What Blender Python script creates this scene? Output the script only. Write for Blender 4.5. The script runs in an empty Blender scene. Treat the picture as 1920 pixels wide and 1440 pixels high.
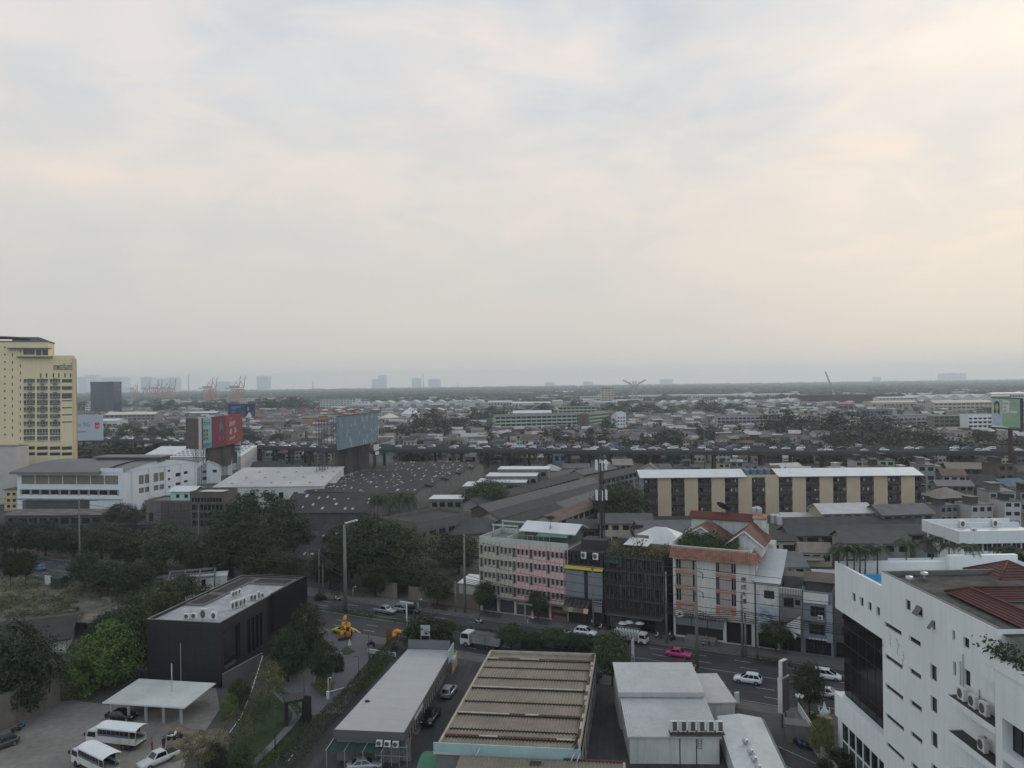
EXPO=0.0
HAZED=0.000125
HAZEC=(.85,.935,1.0,1)
import bpy,math,random
from mathutils import Vector,Matrix
RND=random.Random(11)
FOC,CAMH,ROLL,PIT=1443.0,50.0,0.0135,2/1443
_F=Vector((0,math.cos(PIT),-math.sin(PIT)))
_U0=Vector((0,math.sin(PIT),math.cos(PIT)))
_R=Vector((1,0,0))*math.cos(ROLL)-_U0*math.sin(ROLL)
_U=Vector((1,0,0))*math.sin(ROLL)+_U0*math.cos(ROLL)
def ray(px,py):
 return _F+_R*((px-960)/FOC)+_U*((720-py)/FOC)
def G(px,py,z=0.0):
 d=ray(px,py)
 t=(z-CAMH)/d.z
 return Vector((d.x*t,d.y*t,z))
def D(px,py,Y):
 d=ray(px,py)
 t=Y/d.y
 return Vector((d.x*t,Y,CAMH+d.z*t))
def zat(P,py):
 k=(720-py)/FOC
 return CAMH+(k*P.y*_F.y-P.x*_U.x-P.y*_U.y)/(_U.z-k*_F.z)
def onplane(px,py,A,B):
 d=ray(px,py)
 ux,uy=B.x-A.x,B.y-A.y
 L=math.hypot(ux,uy)
 ux,uy=ux/L,uy/L
 det=d.x*(-uy)+d.y*ux
 t=(A.x*(-uy)+A.y*ux)/det
 s=(t*d.x-A.x)*ux+(t*d.y-A.y)*uy
 return s,CAMH+d.z*t
MATS={}
def M(name,rgb,rough=0.8,var=0.18,scale=0.35,streak=0.0,metal=0.0,rnd=0.0,bump=0.0,spec=0.4,fine=6.0,dirt=(0.06,0.055,0.05),along=None):
 if name in MATS:
  return MATS[name]
 if max(rgb)<.3:
  rgb=tuple(c*.78 for c in rgb)
 m=bpy.data.materials.new(name)
 m.use_nodes=True
 nt=m.node_tree
 N,Lk=nt.nodes,nt.links
 b=N['Principled BSDF']
 b.inputs['Roughness'].default_value=rough
 b.inputs['Metallic'].default_value=metal
 b.inputs['Specular IOR Level'].default_value=spec
 tc=N.new('ShaderNodeTexCoord')
 def noise(sc,det=4,vec=None,rough_=0.6):
  n=N.new('ShaderNodeTexNoise')
  n.inputs['Scale'].default_value=sc
  n.inputs['Detail'].default_value=det
  n.inputs['Roughness'].default_value=rough_
  Lk.new(vec or tc.outputs['Object'],n.inputs['Vector'])
  return n
 def rng(src,a,b_,c,d):
  r=N.new('ShaderNodeMapRange')
  r.inputs[1].default_value,r.inputs[2].default_value=a,b_
  r.inputs[3].default_value,r.inputs[4].default_value=c,d
  Lk.new(src,r.inputs[0])
  return r.outputs[0]
 n1=noise(scale,5)
 f1=rng(n1.outputs['Fac'],0.3,0.7,1-var,1+var)
 n2=noise(fine,3)
 f2=rng(n2.outputs['Fac'],0.3,0.7,1-var*0.5,1+var*0.5)
 mu=N.new('ShaderNodeMath')
 mu.operation='MULTIPLY'
 Lk.new(f1,mu.inputs[0])
 Lk.new(f2,mu.inputs[1])
 last=mu.outputs[0]
 if rnd:
  oi=N.new('ShaderNodeObjectInfo')
  fr_=rng(oi.outputs['Random'],0,1,1-rnd,1+rnd)
  m2=N.new('ShaderNodeMath')
  m2.operation='MULTIPLY'
  Lk.new(last,m2.inputs[0])
  Lk.new(fr_,m2.inputs[1])
  last=m2.outputs[0]
 if along is not None:
  mp=N.new('ShaderNodeMapping')
  mp.vector_type='TEXTURE'
  mp.inputs['Rotation'].default_value=(0,0,along)
  mp.inputs['Scale'].default_value=(30,1.1,1)
  Lk.new(tc.outputs['Object'],mp.inputs['Vector'])
  n4=noise(1.0,4,mp.outputs[0],.65)
  f4=rng(n4.outputs['Fac'],0.3,0.7,.70,1.32)
  m2=N.new('ShaderNodeMath')
  m2.operation='MULTIPLY'
  Lk.new(last,m2.inputs[0])
  Lk.new(f4,m2.inputs[1])
  last=m2.outputs[0]
 vm=N.new('ShaderNodeVectorMath')
 vm.operation='SCALE'
 vm.inputs[0].default_value=rgb
 Lk.new(last,vm.inputs['Scale'])
 col=vm.outputs[0]
 if streak:
  mp=N.new('ShaderNodeMapping')
  mp.inputs['Scale'].default_value=(1.6,1.6,0.13)
  Lk.new(tc.outputs['Object'],mp.inputs['Vector'])
  n3=noise(1.0,5,mp.outputs[0])
  f3=rng(n3.outputs['Fac'],0.48,0.75,0.0,streak)
  mx=N.new('ShaderNodeMix')
  mx.data_type='RGBA'
  mx.inputs[7].default_value=(*dirt,1)
  Lk.new(f3,mx.inputs[0])
  Lk.new(col,mx.inputs[6])
  col=mx.outputs[2]
 Lk.new(col,b.inputs['Base Color'])
 if bump:
  bp=N.new('ShaderNodeBump')
  bp.inputs['Strength'].default_value=bump
  bp.inputs['Distance'].default_value=0.1
  Lk.new(n2.outputs['Fac'],bp.inputs['Height'])
  Lk.new(bp.outputs[0],b.inputs['Normal'])
 MATS[name]=m
 return m
def glass(name,rgb,rough=0.08,spec=0.6):
 return M(name,rgb,rough,0.35,0.6,spec=spec,fine=1.7)
def foliage(name,rgb,rgb2):
 if name in MATS:
  return MATS[name]
 m=bpy.data.materials.new(name)
 m.use_nodes=True
 nt=m.node_tree
 N,Lk=nt.nodes,nt.links
 b=N['Principled BSDF']
 b.inputs['Roughness'].default_value=0.6
 b.inputs['Specular IOR Level'].default_value=0.25
 geo=N.new('ShaderNodeNewGeometry')
 oi=N.new('ShaderNodeObjectInfo')
 n=N.new('ShaderNodeTexNoise')
 n.inputs['Scale'].default_value=0.55
 n.inputs['Detail'].default_value=3
 Lk.new(geo.outputs['Position'],n.inputs['Vector'])
 ad=N.new('ShaderNodeMath')
 ad.operation='ADD'
 Lk.new(geo.outputs['Random Per Island'],ad.inputs[0])
 Lk.new(n.outputs['Fac'],ad.inputs[1])
 ad2=N.new('ShaderNodeMath')
 ad2.operation='MULTIPLY_ADD'
 Lk.new(oi.outputs['Random'],ad2.inputs[0])
 ad2.inputs[1].default_value=0.55
 Lk.new(ad.outputs[0],ad2.inputs[2])
 mr=N.new('ShaderNodeMapRange')
 mr.inputs[1].default_value,mr.inputs[2].default_value=0.45,1.7
 Lk.new(ad2.outputs[0],mr.inputs[0])
 mx=N.new('ShaderNodeMix')
 mx.data_type='RGBA'
 mx.inputs[6].default_value=(*rgb,1)
 mx.inputs[7].default_value=(*rgb2,1)
 Lk.new(mr.outputs[0],mx.inputs[0])
 Lk.new(mx.outputs[2],b.inputs['Base Color'])
 MATS[name]=m
 return m
class MB:
 def __init__(s):
  s.v,s.f,s.mi,s.sm=[],[],[],[]
 def face(s,pts,mi=0,smooth=False):
  i=len(s.v)
  s.v.extend(tuple(p)for p in pts)
  s.f.append(tuple(range(i,i+len(pts))))
  s.mi.append(mi)
  s.sm.append(smooth)
 def idx(s,verts,faces,mi=0,smooth=False):
  i=len(s.v)
  s.v.extend(tuple(p)for p in verts)
  for f in faces:
   s.f.append(tuple(i+k for k in f))
   s.mi.append(mi)
   s.sm.append(smooth)
 def box(s,x0,x1,y0,y1,z0,z1,mi=0):
  v=[(x0,y0,z0),(x1,y0,z0),(x1,y1,z0),(x0,y1,z0),(x0,y0,z1),(x1,y0,z1),(x1,y1,z1),(x0,y1,z1)]
  s.idx(v,[(0,3,2,1),(4,5,6,7),(0,1,5,4),(1,2,6,5),(2,3,7,6),(3,0,4,7)],mi)
  return s
 def prism(s,pts,z0,z1,mi=0):
  n=len(pts)
  a=[(p[0],p[1],z0)for p in pts]
  b=[(p[0],p[1],z1)for p in pts]
  s.idx(a+b,[tuple(range(n-1,-1,-1)),tuple(range(n,2*n))]+[(i,(i+1)%n,n+(i+1)%n,n+i)for i in range(n)],mi)
  return s
 def extrude_y(s,prof,y0,y1,mi=0):
  n=len(prof)
  a=[(p[0],y0,p[1])for p in prof]
  b=[(p[0],y1,p[1])for p in prof]
  s.idx(a+b,[tuple(range(n)),tuple(range(2*n-1,n-1,-1))]+[((i+1)%n,i,n+i,n+(i+1)%n)for i in range(n)],mi)
  return s
 def extrude_x(s,prof,x0,x1,mi=0):
  n=len(prof)
  a=[(x0,p[0],p[1])for p in prof]
  b=[(x1,p[0],p[1])for p in prof]
  s.idx(a+b,[tuple(range(n-1,-1,-1)),tuple(range(n,2*n))]+[(i,(i+1)%n,n+(i+1)%n,n+i)for i in range(n)],mi)
  return s
 def bar(s,p0,p1,r0,r1=None,n=6,mi=0,cap=True,smooth=True):
  p0,p1=Vector(p0),Vector(p1)
  r1=r0 if r1 is None else r1
  d=(p1-p0).normalized()
  a=d.cross(Vector((0,0,1))if abs(d.z)<0.9 else Vector((1,0,0))).normalized()
  b=d.cross(a)
  vs=[]
  for p,r in((p0,r0),(p1,r1)):
   for k in range(n):
    t=2*math.pi*(k+0.5)/n
    vs.append(p+(a*math.cos(t)+b*math.sin(t))*r)
  fs=[(k,(k+1)%n,n+(k+1)%n,n+k)for k in range(n)]
  if cap:
   fs+=[tuple(range(n-1,-1,-1)),tuple(range(n,2*n))]
  s.idx(vs,fs,mi,smooth and n>5)
  return s
 def tube(s,pts,rs,n=6,mi=0):
  for i in range(len(pts)-1):
   r0=rs if not hasattr(rs,'__len__')else rs[i]
   r1=rs if not hasattr(rs,'__len__')else rs[i+1]
   s.bar(pts[i],pts[i+1],r0,r1,n,mi)
  return s
 def ball(s,c,rx,ry,rz,nu=10,nv=7,mi=0,jit=0.0,rnd=None):
  c=Vector(c)
  vs=[c+Vector((0,0,-rz))]
  for j in range(1,nv):
   t=math.pi*j/nv-math.pi/2
   for k in range(nu):
    a=2*math.pi*k/nu
    q=1+(rnd.uniform(-jit,jit)if jit else 0)
    vs.append(c+Vector((rx*math.cos(t)*math.cos(a)*q,ry*math.cos(t)*math.sin(a)*q,rz*math.sin(t)*q)))
  vs.append(c+Vector((0,0,rz)))
  fs=[(0,1+(k+1)%nu,1+k)for k in range(nu)]
  for j in range(nv-2):
   for k in range(nu):
    a,b=1+j*nu+k,1+j*nu+(k+1)%nu
    fs.append((a,b,b+nu,a+nu))
  top=len(vs)-1
  o=1+(nv-2)*nu
  fs+=[(o+k,o+(k+1)%nu,top)for k in range(nu)]
  s.idx(vs,fs,mi,True)
  return s
 def lathe(s,c,prof,n=12,mi=0):
  c=Vector(c)
  vs=[]
  for r,z in prof:
   for k in range(n):
    t=2*math.pi*k/n
    vs.append(c+Vector((r*math.cos(t),r*math.sin(t),z)))
  fs=[(j*n+k,j*n+(k+1)%n,(j+1)*n+(k+1)%n,(j+1)*n+k)for j in range(len(prof)-1)for k in range(n)]
  fs+=[tuple(range(n-1,-1,-1)),tuple(range((len(prof)-1)*n,len(prof)*n))]
  s.idx(vs,fs,mi,False)
  return s
 def truss(s,c0,c1,wdt,seg,r=0.12,diag=0.08,mi=0):
  c0,c1=Vector(c0),Vector(c1)
  d=(c1-c0)
  L=d.length
  d.normalize()
  a=d.cross(Vector((0,0,1))if abs(d.z)<0.9 else Vector((1,0,0))).normalized()
  b=d.cross(a)
  q=[(a+b)*wdt/2,(a-b)*wdt/2,(-a-b)*wdt/2,(b-a)*wdt/2]
  for o in q:
   s.bar(c0+o,c1+o,r,n=4,mi=mi)
  for i in range(seg):
   p,p2=c0+d*L*i/seg,c0+d*L*(i+1)/seg
   for k in range(4):
    s.bar(p+q[k],p2+q[(k+1)%4],diag,n=4,mi=mi,cap=False)
    s.bar(p+q[k],p+q[(k+1)%4],diag,n=4,mi=mi,cap=False)
  return s
 def holes(s,P,L,z0,z1,rects,depth=0.18,mi=0):
  us=sorted({0.0,L,*[r[0]for r in rects],*[r[1]for r in rects]})
  zs=sorted({z0,z1,*[r[2]for r in rects],*[r[3]for r in rects]})
  us=[u for u in us if-1e-6<=u<=L+1e-6]
  zs=[z for z in zs if z0-1e-6<=z<=z1+1e-6]
  for j in range(len(zs)-1):
   zc=(zs[j]+zs[j+1])/2
   run=None
   for i in range(len(us)-1):
    uc=(us[i]+us[i+1])/2
    hole=any(r[0]<uc<r[1]and r[2]<zc<r[3]for r in rects)
    if hole:
     if run is not None:
      s.face([P(run,0,zs[j]),P(us[i],0,zs[j]),P(us[i],0,zs[j+1]),P(run,0,zs[j+1])],mi)
     run=None
    elif run is None:
     run=us[i]
   if run is not None:
    s.face([P(run,0,zs[j]),P(L,0,zs[j]),P(L,0,zs[j+1]),P(run,0,zs[j+1])],mi)
  for a,b,c,d in rects:
   s.face([P(a,0,c),P(b,0,c),P(b,depth,c),P(a,depth,c)],mi)
   s.face([P(a,0,d),P(a,depth,d),P(b,depth,d),P(b,0,d)],mi)
   s.face([P(a,0,c),P(a,depth,c),P(a,depth,d),P(a,0,d)],mi)
   s.face([P(b,0,c),P(b,0,d),P(b,depth,d),P(b,depth,c)],mi)
  return s
 def mesh(s,name):
  me=bpy.data.meshes.new(name)
  me.from_pydata([tuple(v)for v in s.v],[],s.f)
  me.polygons.foreach_set('material_index',s.mi)
  me.polygons.foreach_set('use_smooth',s.sm)
  me.update()
  return me
COL=bpy.context.scene.collection
def link(o):
 COL.objects.link(o)
 return o
def obj(name,mb,mats,parent=None,loc=None,rz=0.0):
 me=mb.mesh(name)if isinstance(mb,MB)else mb
 if isinstance(mb,MB):
  for m in(mats if isinstance(mats,(list,tuple))else[mats]):
   me.materials.append(m)
 o=link(bpy.data.objects.new(name,me))
 if parent is not None:
  o.parent=parent
 if loc is not None:
  o.location=loc
 if rz:
  o.rotation_euler=(0,0,rz)
 return o
def tag(o,label,cat,group=None,kind=None):
 if label:
  o['label']=label
 if cat:
  o['category']=cat
 if group:
  o['group']=group
 if kind:
  o['kind']=kind
 return o
def thing(name,label,cat,loc=(0,0,0),rz=0.0,group=None):
 o=link(bpy.data.objects.new(name,None))
 o.location=loc
 o.rotation_euler=(0,0,rz)
 o.empty_display_size=0.5
 return tag(o,label,cat,group)
def struct(name,mb,mats):
 o=obj(name,mb,mats)
 o['kind']='structure'
 return o
def dup(root,loc,rz,label,group=None,scale=None,mats=None):
 r=root.copy()
 link(r)
 r.location=loc
 r.rotation_euler=(0,0,rz)
 r['label']=label
 if group:
  r['group']=group
 if scale is not None:
  r.scale=scale
 for ch in root.children:
  c=ch.copy()
  link(c)
  c.parent=r
  if mats and ch.name.split('.')[0]in mats:
   c.material_slots[0].link='OBJECT'
   c.material_slots[0].material=mats[ch.name.split('.')[0]]
  for g in ch.children:
   d=g.copy()
   link(d)
   d.parent=c
 return r
def setmat(o,m,i=0):
 o.material_slots[i].link='OBJECT'
 o.material_slots[i].material=m
def ang(A,B):
 return math.atan2(B.y-A.y,B.x-A.x),math.hypot(B.x-A.x,B.y-A.y)
def tolocal(root,p):
 c,s_=math.cos(-root.rotation_euler.z),math.sin(-root.rotation_euler.z)
 q=Vector(p)-root.location
 return Vector((q.x*c-q.y*s_,q.x*s_+q.y*c,q.z))
ORD='first second third fourth fifth sixth seventh eighth ninth tenth eleventh twelfth thirteenth fourteenth fifteenth sixteenth seventeenth eighteenth nineteenth twentieth'.split()
TENS={20:'twenty',30:'thirty',40:'forty',50:'fifty',60:'sixty',70:'seventy',80:'eighty',90:'ninety'}
def nth(i):
 if i<20:
  return ORD[i]
 n=i+1
 t,r=n//10*10,n%10
 return(TENS[t]+'-'+ORD[r-1])if r else TENS[t][:-1]+'ieth'
def text(s,parent,loc,size,mat,rot=(math.pi/2,0,0),name='lettering',depth=0.05,align='LEFT',sx=1.0,shear=0.0):
 c=bpy.data.curves.new(name,'FONT')
 c.body=s
 c.size=size
 c.extrude=depth
 c.align_x=align
 c.materials.append(mat)
 c.shear=shear
 t=link(bpy.data.objects.new(name,c))
 bpy.context.view_layer.update()
 me=bpy.data.meshes.new_from_object(t.evaluated_get(bpy.context.evaluated_depsgraph_get()))
 bpy.data.objects.remove(t)
 o=link(bpy.data.objects.new(name,me))
 o.parent=parent
 o.location=loc
 o.rotation_euler=rot
 o.scale=(sx,1,1)
 return o
PANES={}
def pane(parent,name,u0,u1,z0,z1,P,mat,frame=None,split=1,proud=None):
 mb=MB()
 d=0.14 if proud is None else-proud
 mb.face([P(u0,d,z0),P(u1,d,z0),P(u1,d,z1),P(u0,d,z1)])
 w=obj(name,mb,mat,parent)
 if frame is not None:
  fb=MB()
  t=min(0.09,(u1-u0)*0.07)
  def strip(a,b,c,e):
   q=[P(a,d-.05,c),P(b,d-.05,c),P(b,d-.05,e),P(a,d-.05,e)]
   r=[P(a,d-.004,c),P(b,d-.004,c),P(b,d-.004,e),P(a,d-.004,e)]
   fb.idx(q+r,[(0,1,2,3),(0,4,5,1),(1,5,6,2),(2,6,7,3),(3,7,4,0)])
  strip(u0,u1,z0,z0+t)
  strip(u0,u1,z1-t,z1)
  strip(u0,u0+t,z0+t,z1-t)
  strip(u1-t,u1,z0+t,z1-t)
  for k in range(1,split):
   c=u0+(u1-u0)*k/split
   strip(c-t/2,c+t/2,z0+t,z1-t)
  obj('frame',fb,frame,w)
 return w
def P_front(y0=0.0):
 return lambda u,d,z:(u,y0+d,z)
def P_right(x0):
 return lambda u,d,z:(x0-d,u,z)
def P_left(x0,L):
 return lambda u,d,z:(x0+d,L-u,z)
sc=bpy.context.scene
sc.render.engine='CYCLES'
sc.cycles.max_bounces=5
sc.cycles.diffuse_bounces=3
sc.cycles.glossy_bounces=2
sc.cycles.transmission_bounces=2
sc.cycles.volume_bounces=2
sc.cycles.transparent_max_bounces=4
sc.cycles.use_denoising=True
sc.cycles.caustics_reflective=False
sc.cycles.caustics_refractive=False
sc.view_settings.view_transform='Standard'
sc.view_settings.look='None'
sc.view_settings.exposure=EXPO
sc.view_settings.gamma=1.0
cam=bpy.data.cameras.new('camera')
cam.sensor_width=36.0
cam.lens=36.0*FOC/1920
cam.clip_start,cam.clip_end=0.5,60000
co=link(bpy.data.objects.new('camera',cam))
mw=Matrix.Identity(4)
for i in range(3):
 mw[i][0],mw[i][1],mw[i][2]=_R[i],_U[i],-_F[i]
mw[2][3]=CAMH
co.matrix_world=mw
sc.camera=co
SUN_EL,SUN_AZ=math.radians(24),math.radians(38)
wd=bpy.data.worlds.new('World')
sc.world=wd
wd.use_nodes=True
nt=wd.node_tree
N,Lk=nt.nodes,nt.links
bg=N['Background']
SKYS=0.1
bg.inputs['Strength'].default_value=SKYS
sky=N.new('ShaderNodeTexSky')
sky.sky_type='NISHITA'
sky.sun_disc=False
sky.sun_elevation=SUN_EL
sky.sun_rotation=SUN_AZ
sky.air_density,sky.dust_density=1.5,3.0
tc=N.new('ShaderNodeTexCoord')
sep=N.new('ShaderNodeSeparateXYZ')
Lk.new(tc.outputs['Generated'],sep.inputs[0])
def cramp(src,stops,interp='LINEAR'):
 r=N.new('ShaderNodeValToRGB')
 r.color_ramp.interpolation=interp
 e=r.color_ramp.elements
 while len(e)<len(stops):
  e.new(0.5)
 for k,(p,c)in enumerate(stops):
  e[k].position=p
  e[k].color=(*c,1)if len(c)==3 else c
 Lk.new(src,r.inputs[0])
 return r.outputs[0]
def mth(op,a,b=None,c=None):
 m=N.new('ShaderNodeMath')
 m.operation=op
 for k,v in enumerate((a,b,c)):
  if v is None:
   continue
  if isinstance(v,(int,float)):
   m.inputs[k].default_value=v
  else:
   Lk.new(v,m.inputs[k])
 return m.outputs[0]
def mixc(fac,a,b,mode='MIX'):
 m=N.new('ShaderNodeMix')
 m.data_type='RGBA'
 m.blend_type=mode
 for k,v in((0,fac),(6,a),(7,b)):
  if isinstance(v,(int,float)):
   m.inputs[k].default_value=v
  elif isinstance(v,tuple):
   m.inputs[k].default_value=(*v,1)
  else:
   Lk.new(v,m.inputs[k])
 return m.outputs[2]
grad=cramp(sep.outputs['Z'],[(0.0,(.70,.68,.63)),(0.05,(.69,.66,.61)),(0.14,(.705,.682,.642)),(0.24,(.75,.727,.692)),(0.36,(.735,.74,.748)),(0.5,(.70,.725,.75)),(1.0,(.58,.62,.67))])
mp=N.new('ShaderNodeMapping')
mp.inputs['Scale'].default_value=(1.0,1.0,2.6)
mp.inputs['Location'].default_value=(3.1,1.7,0.4)
mp.inputs['Rotation'].default_value=(0,0.30,0)
Lk.new(tc.outputs['Generated'],mp.inputs['Vector'])
def cnoise(scale,det,rough,dist=0.0):
 n=N.new('ShaderNodeTexNoise')
 n.inputs['Scale'].default_value=scale
 n.inputs['Detail'].default_value=det
 n.inputs['Roughness'].default_value=rough
 n.inputs['Distortion'].default_value=dist
 Lk.new(mp.outputs[0],n.inputs['Vector'])
 return n.outputs['Fac']
big=cnoise(2.3,4,0.5,0.3)
med=cnoise(5.5,6,0.55,0.5)
up=cramp(sep.outputs['Z'],[(0.06,(0.12,)*3),(0.32,(1,)*3)])
bigc=cramp(big,[(0.36,(.83,.885,.945)),(0.50,(1.0,1.0,1.0)),(0.64,(1.14,1.06,1.0))])
medc=cramp(med,[(0.38,(.915,.945,.98)),(0.52,(1,1,1)),(0.64,(1.09,1.04,1.0))])
cl=mixc(up,grad,mixc(1.0,mixc(1.0,grad,bigc,'MULTIPLY'),medc,'MULTIPLY'))
gd=Vector((math.sin(math.radians(27)),math.cos(math.radians(27)),0.27)).normalized()
dt=N.new('ShaderNodeVectorMath')
dt.operation='DOT_PRODUCT'
Lk.new(tc.outputs['Generated'],dt.inputs[0])
dt.inputs[1].default_value=gd
gl=cramp(dt.outputs['Value'],[(0.93,(0,0,0)),(0.98,(.35,)*3),(1.0,(1,)*3)],'EASE')
gf=mth('MULTIPLY',gl,cramp(cnoise(4.2,5,0.55,0.6),[(0.40,(.12,)*3),(0.62,(1,)*3)]))
cl2=mixc(mth('MULTIPLY',gf,0.7),cl,(.93,.79,.67))
below=cramp(sep.outputs['Z'],[(0.46,(0,0,0)),(0.5,(1,)*3)])
sc10=N.new('ShaderNodeVectorMath')
sc10.operation='SCALE'
Lk.new(cl2,sc10.inputs[0])
sc10.inputs['Scale'].default_value=1.0/SKYS
back=cramp(mth('MULTIPLY_ADD',sep.outputs['Y'],0.5,0.5),[(0.12,(.76,.86,.96)),(0.6,(.60,.60,.60))])
br=mixc(1.0,sc10.outputs[0],back,'MULTIPLY')
br2=N.new('ShaderNodeVectorMath')
br2.operation='SCALE'
Lk.new(br,br2.inputs[0])
br2.inputs['Scale'].default_value=1/.6
fin=mixc(0.95,sky.outputs[0],br2.outputs[0])
Lk.new(fin,bg.inputs['Color'])
sun=bpy.data.lights.new('sun','SUN')
sun.energy=0.6
sun.angle=math.radians(12)
sun.color=(1.0,0.9,0.78)
so=link(bpy.data.objects.new('sun',sun))
sd=Vector((math.sin(SUN_AZ)*math.cos(SUN_EL),math.cos(SUN_AZ)*math.cos(SUN_EL),math.sin(SUN_EL)))
so.rotation_euler=(-sd).to_track_quat('-Z','Y').to_euler()
hz=MB()
hz.box(-8000,8000,-60,10400,-1.0,200)
hm=bpy.data.materials.new('haze_air')
hm.use_nodes=True
hn=hm.node_tree
for n_ in list(hn.nodes):
 hn.nodes.remove(n_)
ho=hn.nodes.new('ShaderNodeOutputMaterial')
hv=hn.nodes.new('ShaderNodeVolumePrincipled')
hv.inputs['Color'].default_value=HAZEC
hv.inputs['Density'].default_value=HAZED
hv.inputs['Anisotropy'].default_value=0.4
hn.links.new(hv.outputs[0],ho.inputs['Volume'])
if HAZED:
 tag(obj('haze',hz,hm),None,None,None,'stuff')
ASPH=M('asphalt',(.046,.047,.050),.85,.25,.10,fine=3,along=-.46)
ASPH2=M('asphalt_worn',(.055,.055,.056),.88,.4,.13,fine=2.5,along=1.45)
CONC=M('concrete',(.20,.195,.185),.85,.2,.3,streak=.5)
CONCD=M('concrete_dark',(.10,.098,.095),.88,.25,.3,streak=.6)
PAVE=M('pavement',(.13,.125,.118),.9,.22,.4)
DRIVE=M('driveway_concrete',(.115,.12,.125),.8,.14,.1,fine=1.5)
WHITE=M('white_wall',(.64,.66,.66),.7,.06,.12,streak=.12)
WHITEO=M('old_white_wall',(.52,.52,.50),.8,.12,.25,streak=.4)
WROOF=M('white_roof',(.54,.55,.55),.55,.1,.2,fine=1.2)
GROOF=M('grey_roof',(.08,.079,.078),.8,.25,.2,rnd=.25,fine=2)
DROOF=M('dark_fibre_roof',(.042,.040,.040),.85,.28,.12,fine=1.4)
DGLASS=glass('dark_glass',(.018,.021,.024))
WFRAME=M('window_frame',(.45,.45,.44),.6,.05)
DFRAME=M('dark_frame',(.03,.03,.03),.5,.05)
STEEL=M('steel',(.16,.17,.18),.5,.15,metal=.3)
DSTEEL=M('dark_steel',(.035,.038,.042),.55,.15)
GALV=M('galvanised',(.42,.43,.44),.4,.12,metal=.5)
POLEC=M('pole_concrete',(.21,.20,.185),.85,.12,.8)
BARK=M('bark',(.06,.05,.04),.9,.25,2)
REDTILE=M('red_tile',(.115,.030,.022),.75,.22,.4,fine=4)
MAROON=M('maroon_tile',(.095,.03,.026),.75,.22,.4,fine=4)
ORTILE=M('orange_tile',(.30,.15,.105),.75,.4,.9,fine=5)
BLACK=M('black_cladding',(.021,.022,.025),.55,.14,.2)
RUBBER=M('tyre_rubber',(.02,.02,.02),.85,.1)
RIM=M('wheel_rim',(.3,.3,.31),.4,.1,metal=.7)
CGLASS=glass('car_glass',(.012,.014,.016),.05)
LAMPW=M('headlamp_lens',(.6,.6,.58),.2,.05)
LAMPR=M('tail_lens',(.25,.012,.012),.25,.05)
SKIN=M('skin',(.30,.17,.11),.6,.05)
HAIR=M('hair',(.012,.010,.009),.5,.1)
YELLOW=M('yellow_paint',(.48,.36,.06),.55,.08)
CARW=M('car_paint_white',(.70,.71,.72),.25,.02,spec=.6)
CARS_=M('car_paint_silver',(.30,.31,.32),.3,.03,metal=.4)
CARG=M('car_paint_grey',(.09,.095,.10),.3,.03,metal=.3)
CARK=M('car_paint_black',(.016,.017,.019),.22,.03)
CARP=M('car_paint_pink',(.48,.05,.20),.3,.03)
CARY=M('car_paint_yellow_green',(.50,.42,.05),.3,.03)
CARR=M('car_paint_red',(.22,.02,.02),.3,.03)
CARB=M('car_paint_blue',(.06,.14,.32),.3,.03)
MB_=MB
g=MB()
g.face([(-7900,-40,0),(7900,-40,0),(7900,10300,0),(-7900,10300,0)])
def ground_mat():
 m=bpy.data.materials.new('city_ground')
 m.use_nodes=True
 nt=m.node_tree
 N,Lk=nt.nodes,nt.links
 b=N['Principled BSDF']
 b.inputs['Roughness'].default_value=0.95
 geo=N.new('ShaderNodeNewGeometry')
 n=N.new('ShaderNodeTexNoise')
 n.inputs['Scale'].default_value=0.03
 n.inputs['Detail'].default_value=8
 n.inputs['Roughness'].default_value=0.7
 Lk.new(geo.outputs['Position'],n.inputs['Vector'])
 r=N.new('ShaderNodeValToRGB')
 e=r.color_ramp.elements
 e[0].position,e[0].color=0.35,(.028,.036,.022,1)
 e[1].position,e[1].color=0.62,(.075,.072,.066,1)
 e.new(0.5).color=(.045,.047,.042,1)
 Lk.new(n.outputs['Fac'],r.inputs[0])
 Lk.new(r.outputs[0],b.inputs['Base Color'])
 return m
struct('ground',g,ground_mat())
def sheet(name,pts,mat,z,kind='structure'):
 mb=MB()
 mb.face([(p[0],p[1],z)for p in pts])
 o=obj(name,mb,mat)
 o['kind']=kind
 return o
def road_far(x):
 return 226-.49*(x+135)
def road_near(x):
 return 203-.515*(x+127)
RD=Vector((0.897,-0.441,0))
RN=Vector((0.441,0.897,0))
x0,x1=-330,110
sheet('main_road',[(x0,road_near(x0)),(x1,road_near(x1)),(x1,road_far(x1)),(x0,road_far(x0))],ASPH,.012)
fb=MB()
fb.prism([(x0,road_far(x0)),(x1,road_far(x1)),(x1+2.2,road_far(x1)+4.4),(x0+2.2,road_far(x0)+4.4)],0.001,.14)
struct('far_pavement',fb,PAVE)
def acr(x,f):
 return Vector((x,road_near(x)+f*(road_far(x)-road_near(x)),0))
MARK=M('road_marking',(.36,.36,.34),.8,.3,1.2)
mk=MB()
for f in(.16,.32,.70,.85):
 x=-150.0
 while x<100:
  a,b=acr(x,f),acr(x+2.6,f)
  n=Vector((-(b-a).y,(b-a).x,0)).normalized()*.075
  mk.face([a-n+Vector((0,0,.017)),b-n+Vector((0,0,.017)),b+n+Vector((0,0,.017)),a+n+Vector((0,0,.017))])
  x+=7.0
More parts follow.
